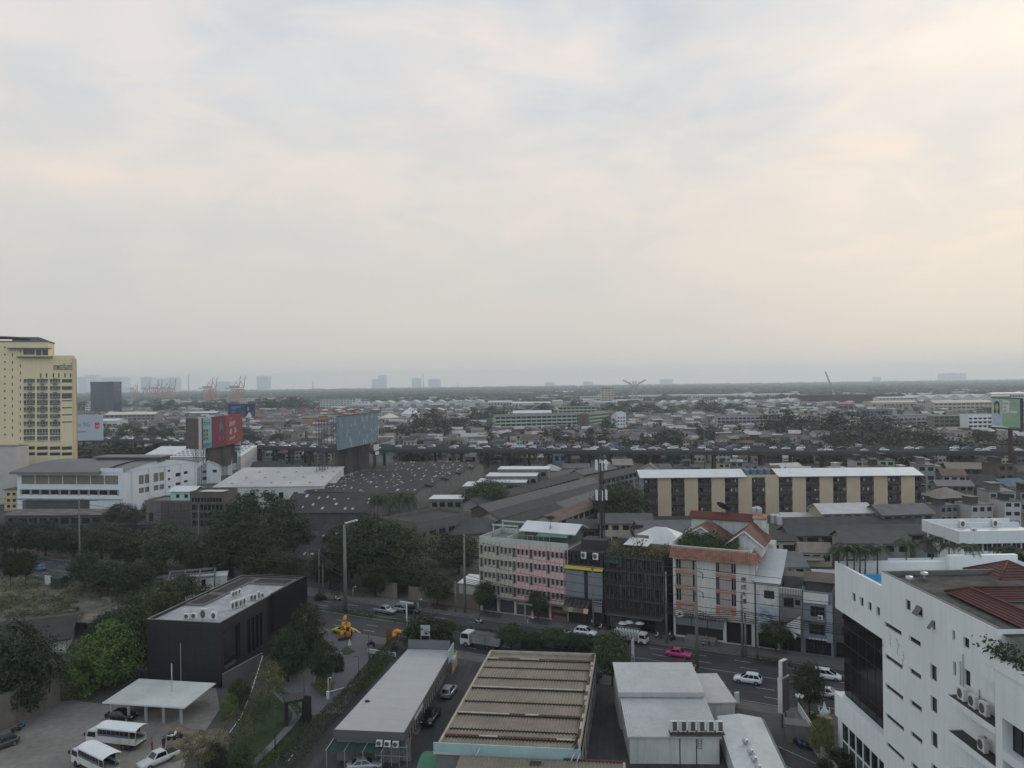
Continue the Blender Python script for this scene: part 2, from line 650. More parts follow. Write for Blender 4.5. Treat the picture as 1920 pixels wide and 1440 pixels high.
for f,xa,xb in((.985,-200,100),(.50,-190,-62),(.56,20,100),(.03,-60,100)):
 a,b=acr(xa,f),acr(xb,f)
 n=Vector((-(b-a).y,(b-a).x,0)).normalized()*.06
 mk.face([a-n+Vector((0,0,.021)),b-n+Vector((0,0,.021)),b+n+Vector((0,0,.021)),a+n+Vector((0,0,.021))])
struct('lane_markings',mk,MARK)
SOIL=M('soil',(.06,.055,.038),.95,.35,.5)
LAWN=M('lawn_ground',(.028,.052,.016),.95,.35,.6)
KERBM=M('kerb_stone',(.24,.235,.22),.85,.2,.5)
md=MB()
mo=[acr(-64,.50),acr(17,.50),acr(18.5,.565),acr(17,.625),acr(-64,.60)]
md.prism([(p.x,p.y)for p in mo],.001,.16)
struct('median_kerb',md,KERBM)
mi_=[acr(-63.6,.51),acr(16.6,.512),acr(17.6,.565),acr(16.6,.613),acr(-63.6,.59)]
sheet('median_soil',[(p.x,p.y)for p in mi_],LAWN,.166)
def nsh(x,off):
 return Vector((x,road_near(x)-off,0))
sheet('near_pavement',[nsh(-62,3.0),nsh(70,3.0),nsh(70,-.2),nsh(-62,-.2)],PAVE,.024)
sheet('shop_yard',[G(560,1470),G(1480,1470),G(1470,1330),nsh(30,2.9),nsh(-22,2.9),G(690,1240)],ASPH2,.006)
sheet('hotel_forecourt',[G(1440,1400),G(1700,1420),G(1640,1260),nsh(66,2.9),nsh(34,2.9)],M('forecourt_paving',(.085,.083,.08),.9,.2,.3),.009)
YARD=M('dusty_yard',(.235,.22,.198),.95,.3,.07,fine=.9)
sheet('dusty_yard',[G(-260,1480),G(330,1480),G(352,1420),G(412,1330),G(405,1290),G(240,1280),G(205,1290),G(160,1310),G(118,1315),G(0,1370),G(-300,1480)],YARD,.008)
sheet('yard_lane',[G(118,1310),G(205,1322),G(262,1265),G(240,1240)],M('lane_concrete',(.075,.072,.068),.95,.3,.2),.012)
sheet('waste_ground',[G(-60,1160),G(160,1215),G(255,1130),G(300,1105),G(240,1078),G(-60,1085)],M('waste_ground',(.15,.138,.10),.95,.4,.12,fine=.8),.005)
DRV=[G(612,1178),nsh(-27.2,-.1),G(692,1228),G(689,1250),G(675,1276),G(668,1300),G(640,1338),G(580,1341),G(553,1316),G(526,1292),G(528,1276),G(578,1250),G(596,1232)]
sheet('driveway',DRV,DRIVE,.028)
sheet('driveway_asphalt',[G(580,1341),G(640,1338),G(606,1372),G(545,1446),G(498,1446),G(541,1400),G(576,1360)],M('driveway_asphalt',(.05,.05,.052),.9,.15,.2),.016)
ds_=MB()
a,b=G(541,1427),G(551,1412)
n=Vector((-(b-a).y,(b-a).x,0)).normalized()*.09
ds_.face([a-n+Vector((0,0,.021)),b-n+Vector((0,0,.021)),b+n+Vector((0,0,.021)),a+n+Vector((0,0,.021))])
struct('driveway_marking',ds_,MARK)
pk=MB()
for(ax,ay,bx,by)in((1446,1394,1486,1412),(1459,1432,1512,1450),(1486,1412,1530,1432)):
 a,b=G(ax,ay),G(bx,by)
 n=Vector((-(b-a).y,(b-a).x,0)).normalized()*.06
 pk.face([a-n+Vector((0,0,.016)),b-n+Vector((0,0,.016)),b+n+Vector((0,0,.016)),a+n+Vector((0,0,.016))])
a,b=G(1457,1414),G(1468,1433)
n=Vector((-(b-a).y,(b-a).x,0)).normalized()
zz=Vector((0,0,.016))
pk.face([a-n*.07+zz,b-n*.07+zz,b+n*.07+zz,a+n*.07+zz])
dd=(b-a).normalized()
pk.face([b+dd*.6+zz,b+n*.35-dd*.3+zz,b-n*.35-dd*.3+zz])
struct('parking_lines',pk,MARK)
sheet('garden_lawn',[G(352,1480),G(500,1300),G(526,1292),G(553,1316),G(580,1341),G(576,1360),G(541,1400),G(490,1450),G(470,1480)],LAWN,.010)
sheet('garden_path',[G(508,1296),G(518,1291),G(566,1338),G(558,1357),G(520,1394),G(478,1444),G(456,1444),G(513,1387),G(547,1349),G(549,1336)],M('path_paving',(.16,.165,.17),.9,.12,.5),.03)
isl=MB()
isl.prism([(p.x,p.y)for p in(G(587,1286),G(612,1312),G(616,1308),G(620,1284),G(630,1246),G(642,1226),G(630,1222),G(604,1240),G(592,1262))],.001,.17)
struct('driveway_island_kerb',isl,KERBM)
sheet('driveway_island_soil',[G(588.5,1285,.17),G(612,1309,.17),G(614,1306,.17),G(618,1283,.17),G(628,1247,.17),G(639,1227,.17),G(630,1224,.17),G(606,1241,.17),G(594,1262,.17)],LAWN,.178)
sheet('driveway_verge',[G(692,1228),G(689,1250),G(675,1276),G(668,1300),G(684,1300),G(745,1225),G(735,1222)],LAWN,.032)
sheet('driveway_apron_lawn',[G(641,1228),G(652,1229),G(668,1222),G(650,1212),G(640,1218)],LAWN,.034)
FOL_DARK=foliage('leaves_dark',(.006,.012,.007),(.034,.052,.021))
FOL_MID=foliage('leaves_mid',(.009,.018,.008),(.056,.080,.027))
FOL_LIGHT=foliage('leaves_light',(.034,.066,.016),(.105,.155,.036))
FOL_DRY=foliage('leaves_dry',(.050,.050,.022),(.120,.105,.050))
FOL_YEL=foliage('leaves_yellowish',(.060,.070,.022),(.150,.150,.050))
FOL_FAR=foliage('leaves_far',(.010,.020,.011),(.034,.050,.025))
def leaf(mb,c,nrm,s,rnd):
 n=Vector(nrm)
 a=n.cross(Vector((rnd.uniform(-1,1),rnd.uniform(-1,1),rnd.uniform(-1,1))))
 if a.length<1e-4:
  a=Vector((1,0,0))
 a.normalize()
 b=n.cross(a).normalized()
 l,w=s*rnd.uniform(.7,1.3),s*rnd.uniform(.35,.6)
 mb.face([c-a*l*.5,c+b*w*.5+n*s*.12,c+a*l*.5,c-b*w*.5+n*s*.12])
def crown(seed,prof,nclump,nleaf,size,clr=0.13,lowgap=.15):
 rnd=random.Random(seed)
 mb=MB()
 for _ in range(nclump):
  while True:
   h=rnd.random()
   rmax=prof(h)
   if rnd.random()<rmax/.5:
    break
  a=rnd.uniform(0,2*math.pi)
  rr=rmax*(rnd.uniform(.15,1.0)**.5)
  c=Vector((rr*math.cos(a),rr*math.sin(a),lowgap+h*(1-lowgap)))
  cr=clr*rnd.uniform(.6,1.35)
  out=Vector((c.x,c.y,(c.z-.45)*.9))
  out=out.normalized()if out.length>.01 else Vector((0,0,1))
  for _ in range(nleaf):
   d=Vector((rnd.gauss(0,1),rnd.gauss(0,1),rnd.gauss(0,.65)))
   d.normalize()
   p=c+d*cr*(rnd.random()**.35)*Vector((1,1,.8)).length/1.62
   n=(d*.6+out*.5+Vector((0,0,.45))+Vector((rnd.gauss(0,.4),rnd.gauss(0,.4),rnd.gauss(0,.4)))).normalized()
   leaf(mb,p,n,size,rnd)
 return mb
def trunkmb(seed,h,r,spread,nb=6):
 rnd=random.Random(seed)
 mb=MB()
 mb.tube([(0,0,-.02),(.01,.005,h*.5),(0,.01,h)],[r*1.25,r,r*.8],7)
 for k in range(nb):
  a=2*math.pi*k/nb+rnd.uniform(-.4,.4)
  z0_=h*rnd.uniform(.65,1.0)
  q=spread*rnd.uniform(.6,1)
  p1=Vector((math.cos(a)*q*.5,math.sin(a)*q*.5,z0_+(1-h)*.28))
  p2=Vector((math.cos(a)*q,math.sin(a)*q,z0_+(1-h)*rnd.uniform(.4,.62)))
  mb.tube([(0,.005,z0_),p1,p2],[r*.55,r*.38,r*.15],5)
 return mb
def dome(h):
 return .5*max(.05,math.sin(math.pi*min(1,.12+h*.88))**.6)
def umbrella(h):
 return .5*max(.06,(1-(abs(h-.45)/.6)**2.2))
def conic(h):
 return .5*max(.08,(1-h)**.6*min(1,.35+h*2.4))
PROTO={}
def proto(key,prof,ncl,nl,size,clr,low,tr,fol,trs=.36,nb=6,seed=1):
 PROTO[key]=(crown(seed,prof,ncl,nl,size,clr,low).mesh('crown'),trunkmb(seed,tr[0],tr[1],trs,nb).mesh('trunk'),fol)
 PROTO[key][0].materials.append(fol)
 PROTO[key][1].materials.append(BARK)
proto('rain',umbrella,260,42,.034,.085,.22,(.34,.022),FOL_DARK,.42,8,3)
proto('round',dome,150,42,.050,.125,.14,(.30,.025),FOL_DARK,seed=5)
proto('round_b',dome,140,42,.052,.13,.2,(.34,.025),FOL_MID,seed=6)
proto('street',umbrella,110,40,.060,.13,.34,(.42,.022),FOL_MID,seed=8)
proto('tall',lambda h:.5*max(.1,math.sin(math.pi*(.1+.85*h))**.5),130,42,.055,.14,.1,(.3,.03),FOL_MID,seed=9)
proto('light',dome,140,42,.050,.125,.05,(.22,.02),FOL_LIGHT,seed=12)
proto('airy',dome,70,26,.045,.12,.2,(.4,.012),FOL_YEL,seed=13)
proto('dry',dome,60,26,.045,.12,.15,(.4,.012),FOL_DRY,seed=14)
proto('bush',lambda h:.5*max(.1,(1-h**2)**.5),70,40,.085,.17,.0,(.2,.03),FOL_MID,nb=4,seed=15)
proto('bush_dark',lambda h:.5*max(.1,(1-h**2)**.5),70,40,.085,.17,.0,(.2,.03),FOL_DARK,nb=4,seed=16)
proto('far',dome,46,22,.105,.17,.06,(.25,.03),FOL_FAR,nb=3,seed=17)
proto('far_b',lambda h:.5*max(.1,math.sin(math.pi*(.15+.8*h))**.45),46,22,.105,.17,.04,(.25,.03),FOL_DARK,nb=3,seed=18)
def palm_mesh(seed,nf=13,drop=.5):
 rnd=random.Random(seed)
 mb=MB()
 for k in range(nf):
  a=2*math.pi*k/nf+rnd.uniform(-.2,.2)
  el=rnd.uniform(.1,1.1)
  L=rnd.uniform(.40,.52)
  pts=[]
  for i in range(8):
   t=i/7
   r_=L*t*math.cos(el*(1-t*.5))*(1-.1*t)
   z_=.80+L*(math.sin(el)*t*.75-drop*t*t*1.05)
   pts.append(Vector((r_*math.cos(a),r_*math.sin(a),z_)))
  sd_=Vector((-math.sin(a),math.cos(a),0))
  for i in range(1,8):
   p,q=pts[i-1],pts[i]
   ln=.13*math.sin(math.pi*min(1,.2+.72*i/7))
   for s_ in(-1,1):
    for w_ in(0,.5):
     b0=p.lerp(q,w_)
     b1=p.lerp(q,w_+.42)
     tip=b1+sd_*s_*ln+Vector((0,0,-ln*.55))+(q-p)*.5
     mb.face([b0,b1,tip])
  mb.tube(pts,.004,3)
 return mb
for key_,sd_,dr_ in(('palm',21,.62),('palm_b',22,.8)):
 tm_=MB()
 tm_.tube([(0,0,-.01),(.012,0,.3),(.006,.01,.6),(0,0,.81)],[.026,.02,.018,.016],7)
 PROTO[key_]=(palm_mesh(sd_,19,dr_).mesh('crown'),tm_.mesh('trunk'),FOL_MID)
 PROTO[key_][0].materials.append(FOL_MID)
 PROTO[key_][1].materials.append(M('palm_trunk',(.12,.115,.10),.9,.2,3))
def plant_at(kind,P,w,h,label,cat='tree',group=None,fol=None,name=None,trunk=True):
 cm,tm,f=PROTO[kind]
 nm=name or{'palm':'palm_tree','palm_b':'palm_tree','bush':'shrub','bush_dark':'shrub'}.get(kind,'tree')
 r=thing(nm,label,cat,P,RND.uniform(0,6.28),group)
 r.scale=(w*RND.uniform(.95,1.05),w*RND.uniform(.95,1.05),h)
 c=obj('crown',cm,None,r)
 if fol is not None:
  setmat(c,fol)
 if trunk:
  obj('trunk',tm,None,r)
 return r
def tree(px,base,wpx,top,kind,label,cat='tree',group=None,fol=None,z=0.0,name=None,trunk=True):
 P=G(px,base,z)
 h=zat(P,top)-z
 return plant_at(kind,P,wpx*P.y/FOC,max(h,.4),label,cat,group,fol,name,trunk)
def hedge(label,pts,w,h,fol,seed=3,size=.4,dens=26,name='hedge'):
 rnd=random.Random(seed)
 mb=MB()
 for i in range(len(pts)-1):
  a,b=pts[i],pts[i+1]
  L=(b-a).length
  d=(b-a).normalized()
  n=Vector((-d.y,d.x,0))
  for _ in range(int(L*dens*(w+h))):
   t=rnd.uniform(0,L)
   s_=rnd.uniform(-.5,.5)*w
   z_=h*(rnd.random()**.5)*rnd.uniform(.85,1.12)
   side=rnd.random()
   if side<.35:
    s_=-w*.5*rnd.uniform(.85,1.15)
   elif side<.55:
    s_=w*.5*rnd.uniform(.85,1.15)
   else:
    z_=h*rnd.uniform(.85,1.15)
   nn=(n*(s_/w*1.6)+Vector((0,0,z_/h))+Vector((rnd.gauss(0,.4),rnd.gauss(0,.4),rnd.gauss(0,.4)))).normalized()
   leaf(mb,a+d*t+n*s_+Vector((0,0,z_)),nn,size,rnd)
  cb=MB()
 o=obj(name,mb,fol)
 return tag(o,label,'hedge')
def roof_mb(kind,L,W,he,hr,ov=.5,th=.18):
 mb=MB()
 if kind=='flat':
  mb.box(-ov,L+ov,-ov,W+ov,he,he+th)
 elif kind=='shed':
  mb.extrude_x([(-ov,he),(W+ov,hr),(W+ov,hr+th),(-ov,he+th)],-ov,L+ov)
 elif kind=='shed_front':
  mb.extrude_x([(-ov,hr),(W+ov,he),(W+ov,he+th),(-ov,hr+th)],-ov,L+ov)
 elif kind=='gable_u':
  k=(hr-he)/(W/2)
  mb.extrude_x([(-ov,he-ov*k),(W/2,hr),(W+ov,he-ov*k),(W+ov,he-ov*k+th),(W/2,hr+th),(-ov,he-ov*k+th)],-ov,L+ov)
 elif kind=='gable_w':
  k=(hr-he)/(L/2)
  mb.extrude_y([(-ov,he-ov*k),(L/2,hr),(L+ov,he-ov*k),(L+ov,he-ov*k+th),(L/2,hr+th),(-ov,he-ov*k+th)],-ov,W+ov)
 elif kind=='hip':
  m=min(L,W)/2
  k=(hr-he)/m
  zb=he-ov*k
  a=[(-ov,-ov),(L+ov,-ov),(L+ov,W+ov),(-ov,W+ov)]
  if L>=W:
   r0,r1=(m,W/2),(L-m,W/2)
  else:
   r0,r1=(L/2,m),(L/2,W-m)
  v=[(x,y,zb)for x,y in a]+[(*r0,hr),(*r1,hr)]
  if L>=W:
   f=[(0,1,5,4),(1,2,5),(2,3,4,5),(3,0,4)]
  else:
   f=[(0,1,4),(1,2,5,4),(2,3,5),(3,0,4,5)]
  mb.idx(v,f+[(3,2,1,0)])
 return mb
def walls_mb(kind,L,W,he,hr,openings,right=(),left=(),depth=.16,z0=-.02):
 mb=MB()
 hf=he if kind!='shed_front' else hr
 hb=he if kind!='shed' else hr
 mb.holes(P_front(),L,z0,hf,list(openings),depth)
 mb.holes(P_right(L),W,z0,he,list(right),depth)
 mb.holes(P_left(0,W),W,z0,he,list(left),depth)
 mb.face([(L,W,z0),(0,W,z0),(0,W,hb),(L,W,hb)])
 if kind=='gable_w':
  for y,fl in((0,1),(W,0)):
   p=[(0,y,he),(L,y,he),(L/2,y,hr)]
   mb.face(p if fl else p[::-1])
 elif kind=='gable_u':
  for x,fl in((L,1),(0,0)):
   p=[(x,0,he),(x,W,he),(x,W/2,hr)]
   mb.face(p if fl else p[::-1])
 elif kind=='shed':
  for x,fl in((L,1),(0,0)):
   p=[(x,0,he),(x,W,he),(x,W,hr)]
   mb.face(p if fl else p[::-1])
 elif kind=='shed_front':
  for x,fl in((L,1),(0,0)):
   p=[(x,0,he),(x,W,he),(x,0,hr)]
   mb.face(p if fl else p[::-1])
 return mb
def grid(L,z0,fh,nfl,n,ww,wh,sill,m=.8):
 out=[]
 pit=(L-2*m)/n
 for f in range(nfl):
  for k in range(n):
   c=m+pit*(k+.5)
   out.append((c-ww/2,c+ww/2,z0+f*fh+sill,z0+f*fh+sill+wh))
 return out
def building(name,label,cat,A,rz,L,W,he,hr=None,kind='flat',wall=None,roof=None,front=(),right=(),left=(),gl=None,frame=None,ov=.5,group=None,split=2,parapet=0.0,depth=.16,th=.18,z=0.0,wname='window'):
 hr=he if hr is None else hr
 root=thing(name,label,cat,(A[0],A[1],z),rz,group)
 obj('wall',walls_mb(kind,L,W,he,hr,front,right,left,depth),wall,root)
 if parapet:
  pb=MB()
  t=.2
  pb.box(0,L,0,t,he+.003,he+parapet)
  pb.box(0,L,W-t,W,he+.003,he+parapet)
  pb.box(0,t,t,W-t,he+.003,he+parapet)
  pb.box(L-t,L,t,W-t,he+.003,he+parapet)
  obj('parapet',pb,wall,root)
  rb=MB()
  rb.face([(0,0,he),(L,0,he),(L,W,he),(0,W,he)])
  obj('roof',rb,roof,root)
 elif kind!='none':
  obj('roof',roof_mb(kind,L,W,he,hr,ov,th),roof,root)
 gl=gl or DGLASS
 for rects,P in((front,P_front()),(right,P_right(L)),(left,P_left(0,W))):
  for r in rects:
   pane(root,wname,r[0],r[1],r[2],r[3],P,gl,frame,split,-(depth-.02))
 return root
def ac_mesh():
 b=MB()
 b.box(-.45,.45,-.17,.17,.06,.9)
 b.box(-.35,-.25,-.15,.15,0,.06)
 b.box(.25,.35,-.15,.15,0,.06)
 f=MB()
 f.lathe((0,0,0),[(.02,-.01),(.33,-.01),(.33,.012),(.02,.012)],14)
 f.v=[(x-.08,-.171-z,y+.48)for x,y,z in f.v]
 return b.mesh('body'),f.mesh('fan_grille')
ACB,ACF=ac_mesh()
ACM=M('condenser_casing',(.56,.56,.53),.5,.1,.8,rnd=.12)
lv_=MB()
for k_ in range(9):
 lv_.box(-.12,.40,-.19,-.172,.14+k_*.08,.20+k_*.08)
ACL=lv_.mesh('louvre')
ACL.materials.append(DFRAME)
ACB.materials.append(ACM)
ACF.materials.append(M('fan_guard',(.10,.10,.10),.6,.2))
def ac(P,rz,label,s=1.0,group=None,zs=1.0,front=None):
 r=thing('air_conditioner',label,'air conditioner',P,rz,group)
 r.scale=(s,s,s*zs)
 obj('body',ACB,None,r)
 obj('louvre' if front else 'fan_grille',front or ACF,None,r)
 return r
def dish(P,rz,label,r=1.2,tilt=.7,hgt=1.8,mat=None):
 t=thing('satellite_dish',label,'satellite dish',P,rz)
 pm=MB()
 pm.bar((0,0,0),(0,0,hgt),.06,n=6)
 pm.bar((-.5,.4,0),(0,0,hgt*.5),.035,n=4)
 pm.bar((.5,.4,0),(0,0,hgt*.5),.035,n=4)
 obj('mast',pm,STEEL,t)
 db=MB()
 n=16
 for i in range(4):
  for k in range(n):
   q=[]
   for ri,kk in((i,k),(i,k+1),(i+1,k+1),(i+1,k)):
    rr=r*ri/4
    aa=2*math.pi*kk/n
    q.append(Vector((rr*math.cos(aa),rr*math.sin(aa),.28*r*(ri/4)**2)))
   if i==0:
    q=[q[0],q[2],q[3]]
   db.face(q)
 db.bar((0,0,0),(0,0,.75*r),.03,n=4)
 for k in range(3):
  aa=2.1*k
  db.bar((r*.9*math.cos(aa),r*.9*math.sin(aa),.24*r),(0,0,.75*r),.02,n=4)
 rm=Matrix.Rotation(-tilt,4,'X')
 db.v=[tuple(rm@Vector(v)+Vector((0,0,hgt)))for v in db.v]
 obj('reflector',db,mat or M('dish_mesh',(.045,.045,.048),.6,.1),t)
 return t
def tank(P,label,r,h,mat,group=None):
 t=thing('water_tank',label,'water tank',P,0,group)
 b=MB()
 b.lathe((0,0,.35),[(r*.96,0),(r,.1),(r,h*.3),(r*1.03,h*.32),(r,h*.34),(r,h*.64),(r*1.03,h*.66),(r,h*.68),(r,h*.88),(r*.8,h*.97),(r*.25,h)],14)
 obj('body',b,mat,t)
 s=MB()
 for k in range(4):
  a_=k*math.pi/2+.4
  s.bar((r*.85*math.cos(a_),r*.85*math.sin(a_),0),(r*.85*math.cos(a_),r*.85*math.sin(a_),.4),.05,n=4)
 obj('stand',s,STEEL,t)
 l=MB()
 l.lathe((0,0,.35+h),[(r*.25,-.02),(r*.25,.08),(r*.1,.12)],10)
 obj('lid',l,mat,t)
 return t
def loft(mb,rings,mi=0,smooth=True,caps=True):
 n=len(rings[0])
 vs=[p for r in rings for p in r]
 fs=[(j*n+k,(j+1)*n+k,(j+1)*n+(k+1)%n,j*n+(k+1)%n)for j in range(len(rings)-1)for k in range(n)]
 if caps:
  fs+=[tuple(range(n)),tuple(range(len(rings)*n-1,(len(rings)-1)*n-1,-1))]
 mb.idx(vs,fs,mi,smooth)
def ring(x,z0,z1,hw,top=.9):
 return[(x,-hw*.9,z0),(x,-hw,z0+(z1-z0)*.3),(x,-hw,z0+(z1-z0)*.78),(x,-hw*top,z1),(x,hw*top,z1),(x,hw,z0+(z1-z0)*.78),(x,hw,z0+(z1-z0)*.3),(x,hw*.9,z0)]
CARK_={'suv':(4.5,.90,[(-.5,.45,.78,.86),(-.485,.36,.98,.93),(-.3,.24,1.02,1),(.1,.24,1.02,1),(.3,.24,.98,1),(.45,.3,.86,.93),(.5,.42,.66,.82)],(-.49,-.37,.03,.27),1.0,1.63,.36),'mpv':(4.4,.86,[(-.5,.45,.8,.9),(-.49,.3,1.0,.95),(-.3,.22,1.02,1),(.1,.22,1.02,1),(.33,.22,.97,.98),(.46,.28,.8,.92),(.5,.4,.6,.82)],(-.49,-.44,.06,.36),1.0,1.68,.32),'sedan':(4.6,.88,[(-.5,.45,.72,.85),(-.48,.3,.92,.92),(-.3,.22,.96,1),(.1,.22,.95,1),(.3,.22,.88,1),(.45,.28,.74,.93),(.5,.4,.6,.82)],(-.36,-.20,.06,.24),.93,1.45,.33),'hatch':(4.0,.84,[(-.5,.42,.75,.88),(-.48,.28,.95,.94),(-.3,.2,.97,1),(.1,.2,.96,1),(.3,.2,.9,1),(.45,.26,.76,.93),(.5,.4,.6,.82)],(-.48,-.36,.06,.27),.95,1.5,.31),}
def car_meshes(kind):
 L,hw,st,cab,belt,top,wr=CARK_[kind]
 b=MB()
 loft(b,[ring(x*L,a,c,hw*w)for x,a,c,w in st])
 x0,x1,x2,x3=[c*L for c in cab]
 bw,tw=hw*.90,hw*.72
 vb=[(x0,-bw,belt-.03),(x3,-bw,belt-.05),(x3,bw,belt-.05),(x0,bw,belt-.03),(x1,-tw,top-.03),(x2,-tw,top),(x2,tw,top),(x1,tw,top-.03)]
 b.idx(vb,[(4,5,6,7),(0,1,5,4),(1,2,6,5),(2,3,7,6),(3,0,4,7)],0)
 if kind=='suv':
  for s in(-1,1):
   b.bar((x1+.2,s*tw*.9,top+.05),(x2-.15,s*tw*.9,top+.06),.03,n=4)
 g=MB()
 V=[Vector(v)for v in vb]
 def pan(a,b_,c,d,m=.09,off=.012,lo=.14):
  a,b_,c,d=V[a],V[b_],V[c],V[d]
  n=(b_-a).cross(d-a).normalized()
  f=lambda u,v:a.lerp(b_,u).lerp(d.lerp(c,u),v)+n*off
  g.face([f(m,lo),f(1-m,lo),f(1-m,.9),f(m,.9)])
 pan(1,2,6,5,.06)
 pan(3,0,4,7,.1)
 for s_,(a,b_,c,d)in enumerate(((0,1,5,4),(2,3,7,6))):
  a,b_,c,d=V[a],V[b_],V[c],V[d]
  n=(b_-a).cross(d-a).normalized()
  f=lambda u,v:a.lerp(b_,u).lerp(d.lerp(c,u),v)+n*.012
  cuts=(.06,.33,.36,.62,.65,.93)if kind in('suv','mpv')else(.08,.46,.5,.92)
  for i in range(0,len(cuts),2):
   g.face([f(cuts[i],.14),f(cuts[i+1],.14),f(cuts[i+1],.9),f(cuts[i],.9)])
 w=MB()
 w.lathe((0,0,0),[(wr*.62,-.11),(wr*.97,-.11),(wr,-.06),(wr,.06),(wr*.97,.11),(wr*.62,.11)],16,0)
 w.lathe((0,0,0),[(.04,.085),(wr*.62,.10),(wr*.62,.112),(.04,.112)],10,1)
 w.lathe((0,0,0),[(.04,-.112),(wr*.62,-.112),(wr*.62,-.10),(.04,-.085)],10,1)
 w.v=[(x,z,y)for x,y,z in w.v]
 w.f=[f[::-1]for f in w.f]
 h=MB()
 h.box(-.10,.02,-.17,.17,-.07,.07)
 out={'body':b.mesh('body'),'glass':g.mesh('window_glass'),'wheel':w.mesh('wheel'),'lamp':h.mesh('headlight'),'tail':h.mesh('tail_light')}
 out['body'].materials.append(CARW)
 out['glass'].materials.append(CGLASS)
 out['wheel'].materials.append(RUBBER)
 out['wheel'].materials.append(RIM)
 out['lamp'].materials.append(LAMPW)
 out['tail'].materials.append(LAMPR)
 out['dim']=(L,hw,wr,st)
 return out
CARM={k:car_meshes(k)for k in CARK_}
def car(kind,P,rz,paint,label,cat='car',group=None,extra=None):
 m=CARM[kind]
 L,hw,wr,st=m['dim']
 r=thing({'suv':'parked_car','mpv':'minivan'}.get(kind,'car')if cat!='taxi' else 'taxi',label,cat,P,rz,group)
 r.name=r.name if kind!='suv' else 'suv_car'
 setmat(obj('body',m['body'],None,r),paint)
 obj('window_glass',m['glass'],None,r)
 for sx in(-1,1):
  for sy in(-1,1):
   obj('wheel',m['wheel'],None,r,(sx*L*.305,sy*(hw-.085),wr))
 for s in(-1,1):
  obj('headlight',m['lamp'],None,r,(L*.47,s*hw*.68,.70))
  obj('tail_light',m['tail'],None,r,(-L*.475,s*hw*.72,.86))
 if extra:
  extra(r)
 return r
def heading(px0,py0,px1,py1):
 a,b=G(px0,py0),G(px1,py1)
 return math.atan2(b.y-a.y,b.x-a.x)
ROADA=math.atan2(RD.y,RD.x)
def wheelset(parent,xs,hw,r=.5,wdt=.32):
 w=MB()
 w.lathe((0,0,0),[(r*.6,-wdt/2),(r*.97,-wdt/2),(r,-wdt*.3),(r,wdt*.3),(r*.97,wdt/2),(r*.6,wdt/2)],16,0)
 w.lathe((0,0,0),[(.05,wdt*.3),(r*.6,wdt*.42),(r*.6,wdt*.5),(.05,wdt*.5)],10,1)
 w.lathe((0,0,0),[(.05,-wdt*.5),(r*.6,-wdt*.5),(r*.6,-wdt*.42),(.05,-wdt*.3)],10,1)
 w.v=[(x,z,y)for x,y,z in w.v]
 w.f=[f[::-1]for f in w.f]
 me=w.mesh('wheel')
 me.materials.append(RUBBER)
 me.materials.append(RIM)
 for x in xs:
  for s in(-1,1):
   obj('wheel',me,None,parent,(x,s*(hw-wdt/2),r))
def cab(parent,x0,x1,hw,z0,z1,paint,slope=.25):
 b=MB()
 zm=z0+(z1-z0)*.52
 prof=[(x0,z0),(x1,z0),(x1+.04,z0+.4),(x1,zm),(x1-slope,z1-.08),(x1-slope-.2,z1),(x0,z1)]
 b.extrude_y(prof,-hw,hw)
 obj('cab',b,paint,parent)
 g=MB()
 e=.012
 g.face([(x1+e,-hw*.9,zm+.04),(x1+e,hw*.9,zm+.04),(x1-slope+e,hw*.86,z1-.14),(x1-slope+e,-hw*.86,z1-.14)])
 obj('windscreen',g,CGLASS,parent)
 for s in(-1,1):
  g=MB()
  q=[(x0+.25,s*(hw+e),zm),(x1-.12,s*(hw+e),zm),(x1-slope-.08,s*(hw+e),z1-.2),(x0+.25,s*(hw+e),z1-.2)]
  g.face(q if s<0 else q[::-1])
  obj('door_window',g,CGLASS,parent)
  h=MB()
  h.box(x1-.02,x1+.05,s*hw*.55-.18,s*hw*.55+.18,z0+.22,z0+.42)
  obj('headlight',h,LAMPW,parent)
  mm=MB()
  mm.box(x1+.02,x1+.1,s*(hw+.22)-.11,s*(hw+.22)+.11,z1-.75,z1-.3)
  mm.bar((x1-.1,s*hw,z1-.4),(x1+.06,s*(hw+.22),z1-.42),.025,n=4)
  obj('mirror',mm,DFRAME,parent)
TRUCKW=M('truck_paint_white',(.52,.52,.50),.5,.1,.6,streak=.2)
TARP=M('tarpaulin_roof',(.60,.62,.62),.6,.06,.8)
LOUV=M('purple_grey_panel',(.13,.13,.17),.5,.1,.8)
